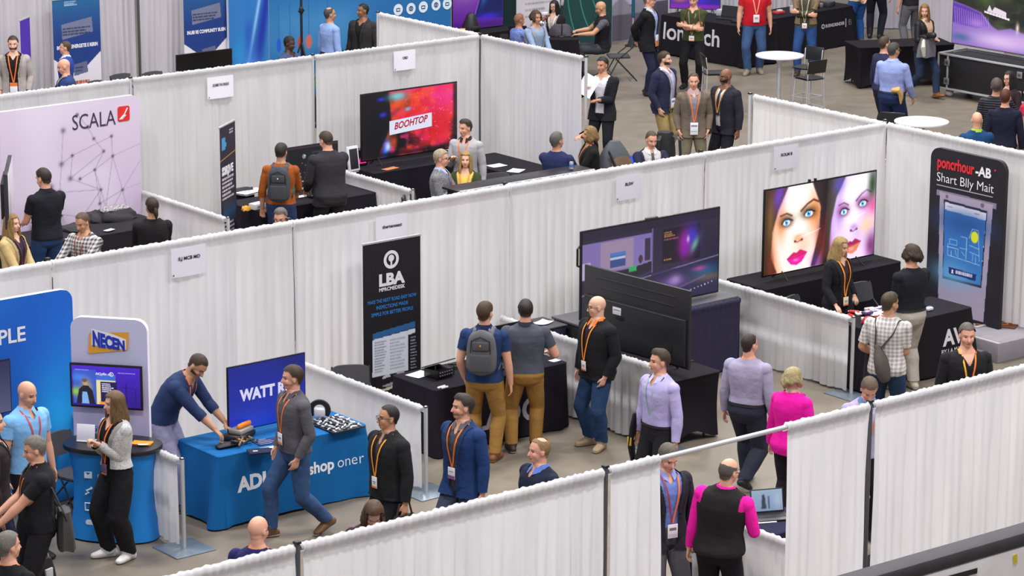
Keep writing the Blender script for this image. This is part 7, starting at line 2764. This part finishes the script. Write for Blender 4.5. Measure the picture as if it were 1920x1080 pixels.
BPI = who('person in a navy polo and khaki trousers wearing a grey backpack', f=(908, 861), ht=1.77, face=172, head=(22, 2), style='short', hair='#5a4028', skin='pink', shirt=('#20365f', {}), sleeve=.58, collar='#1c2440', trousers=KHAKI, shoes='#7a4a26', sole='#c9a070', arms=('hang', 'pocket'), feet=(dict(x=.12, y=-.05, yaw=16), dict(x=.12, y=.05, yaw=10)), vox=.007, girth=1.04, hem=.91)
backpack(BPI, 'grey backpack worn by the person in the navy polo', '#5b5b60', '#6a6a70', dark='#4a4a4f', h=.50, w=.33, mark='#c98a2a')
who('person in a dark grey polo and khaki trousers at the black lettered table', f=(984, 845), ht=1.71, face=178, head=(-4, 10), style='short', hair='#33251d', skin='pink', shirt=('#4b4e5b', {}), sleeve=.62, collar='#2a2c36', trousers=KHAKI, shoes='#2f2622', sole='#d8d2ca', arms=((.26, .26, 1.06), (-.26, .26, 1.06)), feet=(dict(x=.12, y=.03), dict(x=.15, y=-.05, yaw=18)), vox=.007, girth=1.12, belly=.02, hem=.95)
i = who('bald person with glasses in a long black jacket and jeans before the low drape', f=(1118, 838), ht=1.72, face=-52, head=(-26, 4), style='bald', skin='fair', hair='grey', glasses=True, jacket=('#19191d', {}), jhem=.83, zip_=1.18, shirt=('#2a1f2a', {}), collar='#e07a2a', lanyard='#f08a28', badge=BG(z=1.06, w=.075), trousers=('#233c60', dict(var=.16, vscale=7)), shoes='#a08a70', sole='#d8c8b0', arms=('hang', 'pocket'), girth=1.12, belly=.03, feet=(dict(x=.11, y=.0, yaw=14), dict(x=.12, y=.02, yaw=24)), vox=.0068)
i = who('person in a lavender shirt and black trousers holding a black strap bag', h=(1238, 656), ht=1.78, face=-50, head=(-22, 0), style='quiff', hair='#4a3524', skin='pink', shirt=('#b3a9d8', {}), collar='#c6bee6', tuck=True, belt='#1d1b1e', trousers=('#1e1d22', {}), lanyard='#8fb0a0', arms=('hang', 'hang'), vox=.007)
w = to_world(i, (.27, .10, .92))
t = thing('strap_bag', 'black strap and yellow tag hanging from the lavender-shirted person\'s hand', 'bag', (w[0], w[1], .55), i['root'].rotation_euler[2])
b = MB()
b.tube([(0, 0, .0), (.03, 0, .15), (0, .01, .36), (-.03, .02, .52)], [.03, .05, .05, .02], mat('#161518', .6), 10, ry=.02)
b.build('strap', t)
b = MB()
b.box((.02, .04, .22), (.06, .01, .09), mat('#c9a83a', .5), .004)
b.build('tag', t)
who('person in a pale grey-lavender shirt walking away past the pink blazer', f=(1398, 914), ht=1.71, face=150, head=(18, 0), style='buzz', hair='#3b2a20', skin='pink', shirt=('#9e98b2', {}), lanyard='#e08a70', tuck=True, belt='#17161a', trousers=('#292b3a', {}), shoes='#1c1b20', arms=('hang', 'hang'), feet=STEPL(.22, -.24), girth=1.1, belly=.02, vox=.007)
who('blonde short-haired woman in a bright pink blazer seen from behind', h=(1487, 690), ht=1.66, face=140, head=(24, 0), female=True, style='bob', hair='#d8c48e', skin='fair', fullhead=.07, jacket=('#e4149c', {}), jhem=.84, jopen=0.0, shirt=('#e4149c', {}), trousers=('#1f1a22', {}), legw=1.15, shoes='#1a1a1c', arms=('hang', 'hang'), feet=(dict(x=.08, y=.06), dict(x=.08, y=-.06)), girth=1.12, vox=.0075)
who('person in a pale lavender sweater looking down behind the front drape', h=(1624, 696), ht=1.76, face=12, head=(-6, 34), style='short', hair='#7a6650', skin='pink', shirt=('#b0a3c4', {}), collar='#6a8ac8', lanyard=('#3fa890', '#e08a4a'), trousers=BLKT, vox=.0075, lean=8)
who('grey-haired person in a black fleece facing the camera behind the front drape', h=(1814, 607), ht=1.80, face=8, head=(-4, 4), style='short', hair='#77706a', beard='stubble', skin='pink', shirt=('#1c1b1f', {}), neck_v=.08, lanyard=('#e8b42a', '#ee7a1e'), trousers=BLKT, vox=.007, girth=1.05)
i = who('person in a checked shirt and jeans with a sling bag at the goods table', h=(1668, 549), ht=1.76, face=158, head=(34, 4), style='short', hair='#54452f', skin='tan', beard='stubble', shirt=('#a59f9f', dict(pattern='plaid', col2='#e0dcda')), sleeve=.8, trousers=('#283c5c', dict(var=.15)), shoes='#3a3a40', arms=('belly', (-.24, .24, 1.0)), vox=.007, girth=1.06, belly=.02, hem=.86)
t = thing('sling_bag', 'grey-brown sling bag on the back of the person in the checked shirt', 'bag', i['root'].location, i['root'].rotation_euler[2])
s_ = i['s']
b = MB()
b.tube([np.array(i['tp'](-.07 + .10 * q_, -.185, 1.20 - .34 * q_)) * s_ for q_ in (0, .2, .45, .75, 1)], np.array([.035, .085, .13, .15, .11]) * s_, mat('#4d4541', .8, bump=.4, bscale=40), 18, ry=np.array([.03, .055, .075, .08, .06]) * s_, up=(0, 0, 1))
b.build('bag_body', t)
for k in (1, -1):
    b = MB()
    P_ = np.array([i['tp'](-.07 + .03 * k, -.17, 1.18), i['tp'](k * .10, -.15, 1.36), i['tp'](k * .13, -.06, 1.475), i['tp'](k * .14, .06, 1.45), i['tp'](k * .15, .14, 1.3)]) * s_
    ts = np.linspace(0, 4, 22)
    b.tube(np.stack([np.interp(ts, range(5), P_[:, c_]) for c_ in range(3)], 1), .024 * s_, mat('#3d3a3c', .8), 8, ry=.008)
    b.build('shoulder_strap', t)
w = to_world(i, (-.26, .30, .80))
solid('dark_jacket', 'dark jacket draped over the arm of the person in the checked shirt', 'jacket', lambda b: garment_pile(b, .22, .30, .62, mat('#17171c', .85, bump=.4, bscale=30), 6), (w[0] + .03, w[1] - .02, .44), i['root'].rotation_euler[2])
who('person in a black sweater and light khaki trousers at the goods table', f=(1700, 731), ht=1.76, face=-148, head=(-14, 0), style='swept', fullhead=.05, hair='#4a3428', skin='pink', shirt=('#1b1c24', {}), lanyard='#f08a1e', belt='#1d1a1c', tuck=True, trousers=('#aaa198', {}), shoes='#b8aa98', sole='#e6e0d8', arms=('belly', 'belly'), feet=(dict(x=.10, y=0), dict(x=.12, y=.05, yaw=14)), vox=.0072)
who('blonde woman in a black blazer standing behind the goods table', h=(1574, 445), ht=1.65, face=38, head=(18, 10), female=True, style='long', hair='#d0ad6a', skin='fair', fullhead=.30, jacket=('#17171b', {}), jhem=.78, jopen=.045, shirt=('#3a2a2a', {}), lanyard='#f09028', badge=BG(z=1.02, c='#e6dcc0'), trousers=BLKT, arms=((.26, .24, .90), (-.24, .04, .90)), vox=.007)
# ---- the gap in the front drape
who('grey-haired person in a dark suit and blue shirt in the drape gap', h=(1249, 829), ht=1.80, face=24, head=(4, 24), style='short', hair='#756a62', skin='pink', jacket=('#28242e', {}), jhem=.80, jopen=.055, shirt=('#6f86cc', {}), collar='#8a9ada', tuck=True, lanyard=('#9a3a4a', '#f07a28'), badge=BG(z=1.06, w=.10, h=.13, bands=((.15, .55, .85, .75, '#77737c'), (.1, .1, .9, .3, '#c9c6d0'))), trousers=('#55535a', {}), arms=('hang_back', 'hang'), vox=.0068)
who('balding person in a black vest over bright pink sleeves in the drape gap', h=(1352, 858), ht=1.78, side=7, face=158, head=(22, 6), style='fringe', hair='#6f655e', skin='pink', glasses=True, shirt=('#ec1aa0', {}), collar='#ec1aa0', jacket=('#221d20', {}), vest=True, jhem=.90, jopen=0.0, zip_=1.3, trousers=('#18171b', {}), arms=('bent', 'hang'), girth=1.12, belly=.03, vox=.0068)
# navy table with a laptop seen through the gap
trade_table((3.62, -7.22, 0), R(0), 1.0, .80, .75, 'dark navy cloth under the laptop in the front drape gap', '#20203a', (), flare=.04)
p = Pic(50, 32).vgrad('#9ab0cc', '#7d96b8')
p.poly([(.30, .9), (.34, .25), (.42, .2), (.46, .9)], '#2a3448', 1, 1).rect(.52, .3, .58, .9, '#3a4660', .7).glow(.85, .5, .15, .4, '#aebfd6', .8)
q = at(1440, 968, .76)
laptop('open laptop with a pale blue picture in the front drape gap', (q[0], q[1] - .05, .758), R(-24), pic=p.a, w=.33)
q = at(1422, 975, .76)
solid('black_folder', 'black folder on white paper in front of the open laptop', 'folder', lambda b: (b.box((0, 0, .004), (.30, .2, .006), PAPER(), .001), b.box((-.02, -.02, .012), (.20, .07, .012), mat('#17171b', .5), .004)), (q[0], q[1], .757), R(-24))
chair((3.55, -8.05, 0), R(10), 'black folding chair at the bottom of the front drape gap')
p = at(1500, 955, .8)
who('seated person typing on a laptop mostly hidden by the front drape', h=None, xy=(at(1440, 968, .76)[0] + .62, at(1440, 968, .76)[1] - .46), ht=1.74, sit=.46, face=-100, style='short', hair='brown', skin='tan', shirt=('#c98fb0', {}), sleeve=1.7, lean=14, arms=('desk', 'desk'), trousers=BLKT, vox=.008)
# ---- behind the middle drape, left
who('blonde woman in a beige jacket at the left edge behind the middle drape', h=(22, 412), ht=1.70, sit=.72, face=62, head=(6, 0), female=True, style='long', hair='#b58e52', skin='fair', fullhead=.34, shirt=('#33283a', {}), jacket=('#c9ae7c', {}), jhem=.86, jopen=.05, lanyard='#5a2a3a', trousers=BLKT, arms=('lap', 'lap'), vox=.008)
who('dark-haired person in a black polo and jeans before the pale network backdrop', h=(84, 316), ht=1.86, face=-142, head=(-20, 14), style='short', hair='#3a2a20', skin='pink', shirt=('#191a22', {}), sleeve=.62, collar='#191a22', trousers=('#28426c', dict(var=.15)), shoes='#2a2622', arms=((.10, .34, 1.12), (-.16, .34, 1.10)), vox=.0075)
who('seated person in a grey checked shirt looking down behind the middle drape', h=(158, 407), ht=1.76, sit=.60, face=-28, head=(-6, 22), style='recede', hair='#6e5540', skin='tan', beard='stubble', shirt=('#c4c0c0', dict(pattern='plaid', col2='#4a464c')), lanyard='#8a4a3a', trousers=BLKT, arms=('desk', 'desk'), vox=.008)
who('person with a low ponytail and black jacket seen from behind at the jacket table', h=(285, 381), ht=1.74, sit=.64, face=-168, head=(-18, 0), style='pony', hair='#3d2a20', skin='tan', shirt=('#1b191d', {}), trousers=BLKT, arms=('desk', 'desk'), vox=.008)
i = who('person in an orange striped sweater wearing a dark backpack at the dashboard', h=(526, 269), ht=1.76, face=176, head=(12, 10), style='short', hair='#352a24', skin='tan', shirt=('#96501f', {}), sleeve=1.35, trousers=DJEANS, arms=((.16, .34, 1.0), (-.27, .04, .86)), vox=.0078, trim=(1.10, 1.20, ('#3f6a58', {})), hem=.94)
backpack(i, 'dark grey backpack worn by the person in the orange striped sweater', '#3a3e4a', '#4a4e5a', z=1.0, h=.50, mark='#c8c8d0')
who('person in a dark grey suit leaning over the dashboard table', h=(618, 248), ht=1.82, face=-152, head=(-18, 16), style='short', hair='#4a3a28', skin='pink', jacket=('#2e2d33', {}), jhem=.78, jopen=0.0, shirt=('#d8d6de', {}), trousers=('#1f1e25', {}), arms=((.16, .36, .98), (-.22, .30, .98)), lean=8, girth=1.12, vox=.0075)
who('grey-haired person with glasses peeking over the middle drape', h=(527, 389), ht=1.76, face=-5, head=(-8, 14), style='quiff', hair='#7a756f', skin='pink', glasses=True, shirt=('#4a4a55', {}), trousers=BLKT, vox=.008)
i = who('white-haired person with glasses in grey knitwear talking at the bar counter', h=(826, 290), ht=1.78, sit=.60, face=78, head=(6, 4), style='short', hair='#c9b79a', skin='pink', glasses=True, shirt=('#55555a', dict(pattern='heather', col2='#8a8a90')), collar='#a9b8d8', lanyard=('#3a5aa0', '#e07a4a'), trousers=BLKT, arms=('chest', 'lap'), vox=.0078)
who('blonde woman in a green cardigan facing the camera at the bar counter', h=(873, 294), ht=1.70, sit=.44, face=-8, head=(4, -4), female=True, style='long', hair='#c9a25e', skin='fair', fullhead=.26, shirt=('#d8c25a', {}), jacket=('#3b4426', {}), jhem=.90, jopen=.06, lanyard='#e07a5a', trousers=BLKT, arms=('lap', 'lap'), vox=.0078)
who('person in a light grey pullover with an orange lanyard before the red screen', h=(874, 224), ht=1.74, face=-22, head=(-26, 6), style='quiff', hair='#3a2a22', skin='pink', shirt=('#a4a2a8', {}), collar='#2a262c', lanyard=OR, trousers=BLKT, arms=((.10, .26, 1.22), 'hang'), vox=.0072)
who('person in a navy sweater seen from behind at the end of the bar counter', h=(1044, 257), ht=1.80, sit=.64, face=158, head=(26, -2), style='short', hair='#77706c', skin='tan', shirt=('#232a52', {}), trousers=BLKT, arms=('desk', 'desk'), vox=.008)
# ---- right of the rear drape
i = who('blonde woman with raised hand and orange scarf behind the middle drape', h=(1106, 246), ht=1.70, sit=.62, face=-78, head=(0, 0), female=True, style='bob', hair='#a8834e', skin='tan', shirt=('#3b3a2a', {}), jacket=('#1a181a', {}), jhem=.9, jopen=.04, lanyard='#e0702a', trousers=BLKT, arms=((.08, .12, 1.36), 'lap'), vox=.008)
q = at(1152, 322, .80)
t = thing('travel_bag', 'grey and blue travel backpack standing behind the middle drape', 'backpack', (q[0], q[1], .28), face_yaw(200))
b = MB()
rows = []
A = np.linspace(0, 2 * PI, 30, endpoint=False)
for f in np.linspace(0, 1, 14):
    k = (1 - max(f - .55, 0) ** 2 * 3.6) * (0.9 + .1 * min(f * 5, 1))
    rows.append(np.stack([np.sign(np.cos(A)) * np.abs(np.cos(A)) ** .7 * .27 * k, np.sign(np.sin(A)) * np.abs(np.sin(A)) ** .7 * .17 * k, np.full(30, .98 * f)], 1))
b.grid(np.array(rows), mat('#4d5058', .7, bump=.4, bscale=30), True)
b.add(rows[-1], [list(range(30))], mat('#4d5058', .7, bump=.4, bscale=30))
b.build('bag_body', t)
b = MB()
b.prism([(-.24, .02), (.22, .02), (.25, .36), (.05, .52), (-.22, .40)], (0, -.175, 0), (1, 0, 0), (0, 0, 1), (0, -1, 0), .02, mat('#3a62b8', .7, bump=.3))
b.build('blue_panel', t)
b = MB()
b.disc((.04, -.185, .68), .16, (1, 0, 0), (0, 0, 1), mat('#8a7060', .6), 26, r2=.11)
b.tube([(-.16, -.18, .86), (-.06, -.20, .62), (-.10, -.20, .44)], .018, mat('#1f1f24', .6), 8)
b.tube([(-.20, -.19, .42), (-.10, -.20, .34), (-.02, -.2, .30)], .012, mat('#39b4e0', .5), 8)
b.build('mesh_window', t)
i = who('person in a black jacket and white shirt holding up papers at the drape end', h=(1131, 107), ht=1.80, face=-22, head=(-16, 6), style='short', hair='#221a18', skin='tan', jacket=('#1c1d24', {}), jhem=.78, jopen=.06, shirt=('#dad8e4', {}), trousers=('#1b1b21', {}), arms=((.16, .34, 1.34), (-.04, .30, 1.16)), vox=.0085)
w = to_world(i, (.10, .38, 1.38))
b = MB()
X, Z = np.meshgrid(np.linspace(-.13, .13, 7), np.linspace(-.17, .17, 7))
b.grid(np.stack([X, -.05 * (X / .13) ** 2, Z], -1), PAPER())
b.grid(np.stack([X, -.05 * (X / .13) ** 2 + .003, Z], -1)[::-1], PAPER())
o = b.build('paper_sheets')
o.location = Vector([float(v) for v in w])
o.rotation_euler = (R(-20), R(25), face_yaw(-22) + PI)
tag(o, 'white papers held up by the person at the drape end', 'paper')
who('seated person in a navy blazer behind the middle drape near the black backpack', h=(1220, 254), ht=1.76, sit=.60, face=14, head=(6, 16), style='recede', hair='#5e5044', skin='pink', jacket=('#20253c', {}), jhem=.9, jopen=.07, shirt=('#b9b4ba', {}), collar='#d0ccd4', tie='#3a3640', trousers=BLKT, arms=('desk', 'desk'), vox=.0085)
q = at(1246, 312, .75)
t = thing('backpack', 'upright black backpack on the bright blue cloth', 'backpack', (q[0], q[1], .75), face_yaw(10))
b = MB()
garment_pile(b, .34, .26, .52, mat('#141318', .7, bump=.4, bscale=40), 2)
b.build('bag_body', t)
for k in (1, -1):
    b = MB()
    b.tube([(k * .10, .12, .48), (k * .16, .26, .44), (k * .17, .28, .22), (k * .12, .14, .06)], .026, mat('#1b1a20', .7), 8, ry=.010)
    b.build('shoulder_strap', t)
who('bearded person in a navy blazer and khaki trousers turned to the right', h=(1246, 97), ht=1.79, face=52, head=(26, 0), style='short', hair='#4a3024', beard='full', skin='fair', jacket=('#262a42', {}), jhem=.80, jopen=.05, shirt=('#b8c4e0', {}), collar='#c8d2ea', lanyard='#a86a78', badge=BG(z=1.06, w=.10, h=.16, bands=((.1, .6, .9, .8, '#5a7ab0'), (0, 0, 1, .12, '#d89a5a'))), trousers=('#9a8458', {}), shoes='#4a3020', arms=('pocket', 'pocket'), vox=.0085, girth=1.1, belly=.02)
who('person in a tan blazer with a white badge facing the camera', h=(1301, 137), ht=1.78, face=4, head=(-6, 6), style='recede', hair='#5e4a3a', skin='pink', jacket=('#6b5f52', {}), jhem=.78, jopen=.045, shirt=('#8a858e', {}), collar='#9a959e', tuck=True, belt='#17161a', lanyard=OR, badge=BG(z=1.04, w=.12, h=.19, bands=((.1, .65, .9, .8, '#8a8a9a'), (.1, .25, .9, .32, '#7ab88a'))), trousers=('#6a604e', {}), shoes='#3a2a20', arms=('pocket', 'pocket'), vox=.0082)
who('bald bearded person with glasses in a dark suit beside the drape return', h=(1362, 129), ht=1.80, face=-46, head=(-16, 2), style='bald', hair='#1f1a18', beard='full', skin='brown', glasses=True, jacket=('#25242e', {}), jhem=.78, jopen=.03, shirt=('#e0dee6', {}), tie='#20202a', lanyard='#e89a4a', trousers=('#1e1e26', {}), arms=('hang', 'hang'), vox=.0082, girth=1.1, belly=.02)
who('tall balding person in a black suit with hands behind the back', f=(1214, 178), ht=1.85, face=66, head=(10, 0), style='fringe', hair='#8a8078', skin='pink', glasses=True, jacket=('#15151a', {}), jhem=.78, jopen=.05, shirt=('#9aa8d8', {}), collar='#c0c8e6', badge=BG(z=1.08, w=.12, h=.2, bands=((0, 0, 1, .5, '#e07a2a'),)), trousers=('#1c2038', {}), shoes='#2a2320', arms=('behind', 'behind'), feet=(dict(x=.13, y=.05, yaw=16), dict(x=.13, y=-.05, yaw=16)), vox=.0088)
i = who('person in an olive T-shirt with crossed arms and a mustard backpack', f=(1298, 166), ht=1.76, face=-16, head=(-6, 12), style='short', hair='#77726c', skin='pink', shirt=('#3a4428', {}), sleeve=.6, trousers=('#17161a', {}), arms=('crossr', 'crossl'), lanyard='#8a7a5a', badge=BG(z=1.02, w=.10, h=.10), poles=((.9, -.1, -1), (-.9, -.1, -1)), feet=(dict(x=.14, yaw=14), dict(x=.14, yaw=14)), vox=.0085)
backpack(i, 'mustard brown backpack worn by the person in the olive T-shirt', '#8a6a2a', '#6a5a3a', dark='#7a5c22', h=.5, z=.98)
who('person in a red polo and jeans by the upper bar table, head out of frame', f=(1412, 138), ht=1.84, face=6, style='short', hair='brown', skin='pink', shirt=('#c01a28', {}), sleeve=.55, collar='#c01a28', lanyard='#e0a08a', badge=BG(z=1.12, w=.11, h=.14, bands=((.2, .4, .8, .7, '#c9a0a0'),)), trousers=('#3a527c', dict(var=.16)), shoes='#8a8070', sole='#d8d0c4', arms=('hang', 'hang'), feet=(dict(x=.12, y=.1, yaw=30), dict(x=.12, y=-.05)), vox=.009, girth=1.1, belly=.03)
who('person in an olive and tan jacket with folded arms, head out of frame', f=(1508, 140), ht=1.80, face=-14, style='short', hair='brown', skin='pink', shirt=('#4a4a3a', {}), jacket=('#85735a', {}), jhem=.95, jopen=.07, jsleeve=.7, arms=('crossr', 'crossl'), poles=((.9, -.1, -1), (-.9, -.1, -1)), lanyard='#b8a88a', badge=BG(z=1.0, w=.09, h=.10), trousers=('#2a4a80', dict(var=.16)), shoes='#3a3430', feet=(dict(x=.11, y=.12), dict(x=.13, y=-.12)), vox=.009)
who('person in flared blue jeans and a cream top, head out of frame', f=(1606, 82), ht=1.72, face=-150, female=True, style='short', hair='brown', skin='fair', shirt=('#d8c096', {}), trousers=('#24508e', {}), legw=1.2, shoes='#5a4a3c', arms=('behind', 'behind'), vox=.010)
who('person in dark trousers beside the flared jeans, head out of frame', f=(1640, 72), ht=1.80, face=160, style='short', hair='dark', skin='fair', shirt=('#26242e', {}), trousers=('#232230', {}), shoes='#1a1a1c', vox=.010)
who('person in olive trousers near the far drape, head out of frame', f=(1662, 48), ht=1.76, face=100, style='short', hair='dark', skin='fair', shirt=('#3a3a34', {}), trousers=('#454426', {}), legw=1.25, shoes='#d8d6d4', vox=.010)
who('person in grey trousers at the stretch table, head out of frame', f=(1707, 96), ht=1.82, face=-160, style='short', hair='dark', skin='pink', shirt=('#1b1a22', {}), sleeve=.6, trousers=('#65656c', {}), shoes='#2a2a2c', vox=.010)
i = who('red-blonde woman in a black leather jacket and green scarf striding with camera gear', f=(1728, 182), ht=1.72, face=40, head=(-50, 8), female=True, style='long', hair='#b07a3a', skin='fair', fullhead=.22, jacket=('#1b1a20', dict(rough=.45)), jhem=.9, jopen=.045, shirt=('#d0b090', {}), collar='#7a7a5a', trousers=('#28344e', {}), shoes='#7a4a2a', sole='#5a3a20', arms=((.12, .28, 1.12), (-.02, .28, 1.08)), feet=(dict(y=-.24, x=.09, up=.04, tip=20), dict(y=.28, x=.09, tip=-14, up=.02)), vox=.009)
w = to_world(i, (.16, .22, .98))
t = thing('camera_bag', 'grey and black camera bag carried in front of the striding woman', 'bag', (w[0], w[1], w[2] - .16), i['root'].rotation_euler[2])
b = MB()
garment_pile(b, .36, .24, .34, mat('#6a696e', .7, bump=.3), 4)
b.build('bag_body', t)
b = MB()
b.box((0, .0, .36), (.24, .18, .06), mat('#1c1b1f', .5), .02)
b.tube([(.05, .08, .40), (.05, .20, .41)], [.05, .055], mat('#151518', .4), 14)
b.build('camera', t)
b = MB()
b.tube([(.14, .05, .30), (.20, .10, .20), (.17, .10, .04)], [.03, .045, .03], mat('#c2bcb2', .6), 10)
b.build('pale_strap', t)
i = who('person in a light blue shirt seen from behind by the lower bar table', h=(1676, 79), ht=1.84, face=146, head=(20, 0), style='short', hair='#54504e', skin='tan', glasses=True, shirt=('#8f9dd4', {}), collar='#a3b0e0', tuck=True, belt='#20222c', trousers=('#1d2a52', {}), shoes='#1d1d22', arms=('hang_fwd', 'bent'), girth=1.1, belly=.02, feet=STEP(.15, -.15), vox=.0085)
w = to_world(i, (.16, -.20, .98))
solid('tan_cap', 'tan cap tucked at the waist of the light blue shirt', 'cap', lambda b: b.tube([(-.05, 0, .09), (.0, -.05, .10), (.06, -.06, .03), (.08, -.05, -.05), (.09, -.04, -.14)], [.045, .06, .055, .05, .02], mat('#c9a25e', .7, bump=.3), 12, ry=[.04, .05, .045, .035, .012]), w)
who('brown-haired person in navy half hidden behind the light blue shirt', h=(1659, 69), ht=1.80, face=120, style='short', hair='#5a4430', skin='pink', shirt=('#2a2c4a', {}), trousers=('#1e2438', {}), shoes='#1d1d22', vox=.010)
who('bald seated person in a teal jacket with a lime stripe behind the drape corner', h=(1832, 219), ht=1.78, sit=.76, face=-174, head=(6, 0), style='bald', skin='pink', hair='grey', shirt=('#17406c', {}), collar='#9ac83a', trousers=BLKT, arms=('lap', 'lap'), vox=.0085)
who('person in a ribbed charcoal jacket seen from behind at the right edge', h=(1869, 147), ht=1.78, face=172, head=(0, 0), style='short', hair='#6a5a52', skin='tan', shirt=('#3b3a42', dict(pattern='bands', col2='#26252c')), trousers=('#22222c', {}), shoes='#1a1a1c', arms=((.20, .30, 1.3), 'hang'), vox=.0085)
who('red-haired person in dark navy seen from behind at the right edge', h=(1886, 168), ht=1.76, face=168, head=(14, 0), style='short', hair='#6a3420', skin='pink', shirt=('#1a1c30', {}), trousers=('#1a1c2c', {}), shoes='#1a1a1c', vox=.0085)
who('dark-haired woman with glasses facing the group at the right edge', h=(1893, 134), ht=1.66, face=-40, head=(-10, 4), female=True, style='long', hair='#231a1c', skin='fair', glasses=True, fullhead=.28, shirt=('#2a1e26', {}), trousers=BLKT, arms=('belly', (-.16, .30, 1.06)), vox=.0085)
who('person in a red top and grey trousers cut by the right edge', h=(1932, 158), ht=1.62, face=-120, style='short', hair='brown', skin='pink', shirt=('#c82a48', {}), sleeve=.5, trousers=('#6a665e', {}), shoes='#2a2a2c', arms=('bent', 'hang'), vox=.010)
# ---- far row
who('bearded person in a beige blazer facing the camera in the far left booth', h=(24, 68), ht=1.82, face=4, head=(0, 4), style='short', hair='#4f3c2c', beard='full', skin='fair', jacket=('#a39b98', {}), jhem=.80, jopen=.06, shirt=('#1d181a', {}), lanyard=OR, badge=BG(z=1.06, w=.12, h=.19, bands=((0, .7, 1, 1, '#e0762c'), (0, 0, 1, .14, '#e0762c'))), trousers=BLKT, arms=('pocket', 'pocket'), vox=.0085)
who('person in a blue sweater looking left before the first roll-up banner', h=(122, 77), ht=1.66, face=-84, head=(-4, -2), style='buzz', hair='#5c4c3c', skin='pink', shirt=('#27418e', {}), collar='#d8d6de', trousers=BLKT, vox=.0088)
who('bald seated person in a navy blazer in front of the blue sweater', h=(123, 118), ht=1.76, sit=.84, face=-74, head=(-4, 16), style='bald', skin='pink', hair='white', jacket=('#2a3c6c', {}), jhem=.9, jopen=.03, shirt=('#d0d0da', {}), trousers=BLKT, arms=('desk', 'desk'), vox=.0088)
who('dark-skinned person in slate blue seated before the blue printed wall', h=(541, 76), ht=1.76, sit=.62, face=56, head=(6, 10), style='short', hair='#141112', skin='dark', shirt=('#3c4a72', {}), trousers=BLKT, arms=('desk', 'desk'), vox=.009)
who('grey-haired person in a light blue shirt looking at the blue printed wall', h=(618, 14), ht=1.80, face=128, head=(14, 0), style='thin', hair='#5a5450', skin='tan', shirt=('#8aa2d8', {}), tuck=True, trousers=('#23222c', {}), vox=.0088)
who('dark-skinned person in a dark grey jacket before the blue printed wall', h=(681, 7), ht=1.84, face=-30, head=(-34, 0), style='buzz', hair='#1d1816', skin='#8a6046', jacket=('#2f2c2e', {}), jhem=.82, jopen=.02, shirt=('#18171a', {}), trousers=BLKT, arms=('hang', 'hang'), vox=.0088, girth=1.08)
who('bald person in a black vest and grey T-shirt seated at the far black table', h=(1130, 9), ht=1.80, sit=.46, face=-84, head=(-4, 20), style='bald', beard='stubble', skin='tan', hair='dark', shirt=('#56565c', {}), sleeve=.6, jacket=('#1b1820', {}), vest=True, jhem=.92, zip_=1.4, jopen=0.0, trousers=('#3c3e46', {}), arms=('desk', 'desk'), vox=.0088)
chair((at(1150, 150, 0)[0] + .1, at(1150, 150, 0)[1] - .05, 0), face_yaw(-84), 'black folding chair under the bald person in the vest')
who('long black-haired woman in black seated behind the far table', h=(1040, 7), ht=1.64, sit=.42, face=-24, head=(-8, 8), female=True, style='long', hair='#151214', skin='fair', fullhead=.26, glasses=True, jacket=('#1d191d', {}), jopen=.05, shirt=('#b8a8a0', {}), lanyard='#e6e4ea', trousers=BLKT, arms=('belly', 'belly'), vox=.0092)
who('seated person in a blue patterned shirt at the far table', h=(973, 33), ht=1.70, sit=.42, face=120, head=(0, 6), style='short', hair='#b07a5a', skin='#b98068', shirt=('#2a3c86', dict(pattern='heather', col2='#8fa0d8')), trousers=('#8a7a6c', {}), arms=('lap', 'lap'), vox=.0095)
who('brown-haired person in a grey vest and blue shirt at the far table', h=(1004, 27), ht=1.72, sit=.64, face=40, head=(0, 6), style='swept', fullhead=.06, hair='#5a4030', skin='tan', jacket=('#9a969c', {}), vest=True, jopen=.06, jhem=.86, shirt=('#8aa0c0', {}), trousers=('#6a6a72', {}), arms=('lap', 'lap'), vox=.0095)
# ------------------------------------------------------------------ light: arena lamps high above the floor, soft bounce all round
wd = bpy.data.worlds.new('hall')
wd.use_nodes = True
SC.world = wd
bg = wd.node_tree.nodes['Background']
bg.inputs[0].default_value = (0.92, 0.93, 1.0, 1)
bg.inputs[1].default_value = 0.44
for i, (x, y, e) in enumerate(((-6, -13, 1.0), (4, -13, 1.0), (14, -11, 1.0), (-4, 1, 1.0), (8, 1, 1.1), (19, 3, 1.0), (2, 13, 1.0), (13, 14, 0.9), (25, 13, 0.9))):
    l = bpy.data.lights.new('arena_lamp', 'AREA')
    l.shape = 'DISK'
    l.size = 3.0
    l.energy = 1400 * e
    l.color = (1.0, 0.985, 0.96)
    o = bpy.data.objects.new('arena_lamp', l)
    COL.objects.link(o)
    o.location = (x, y, 15.5)
SC.view_settings.view_transform = 'Standard'
SC.view_settings.look = 'None'
SC.view_settings.gamma = 1
SC.view_settings.use_curve_mapping = False
SC.view_settings.exposure = 0.0
SC.cycles.max_bounces = 6
SC.cycles.diffuse_bounces = 3
SC.cycles.glossy_bounces = 2
SC.cycles.transmission_bounces = 4
SC.cycles.caustics_reflective = False
SC.cycles.caustics_refractive = False
SC.cycles.use_denoising = True
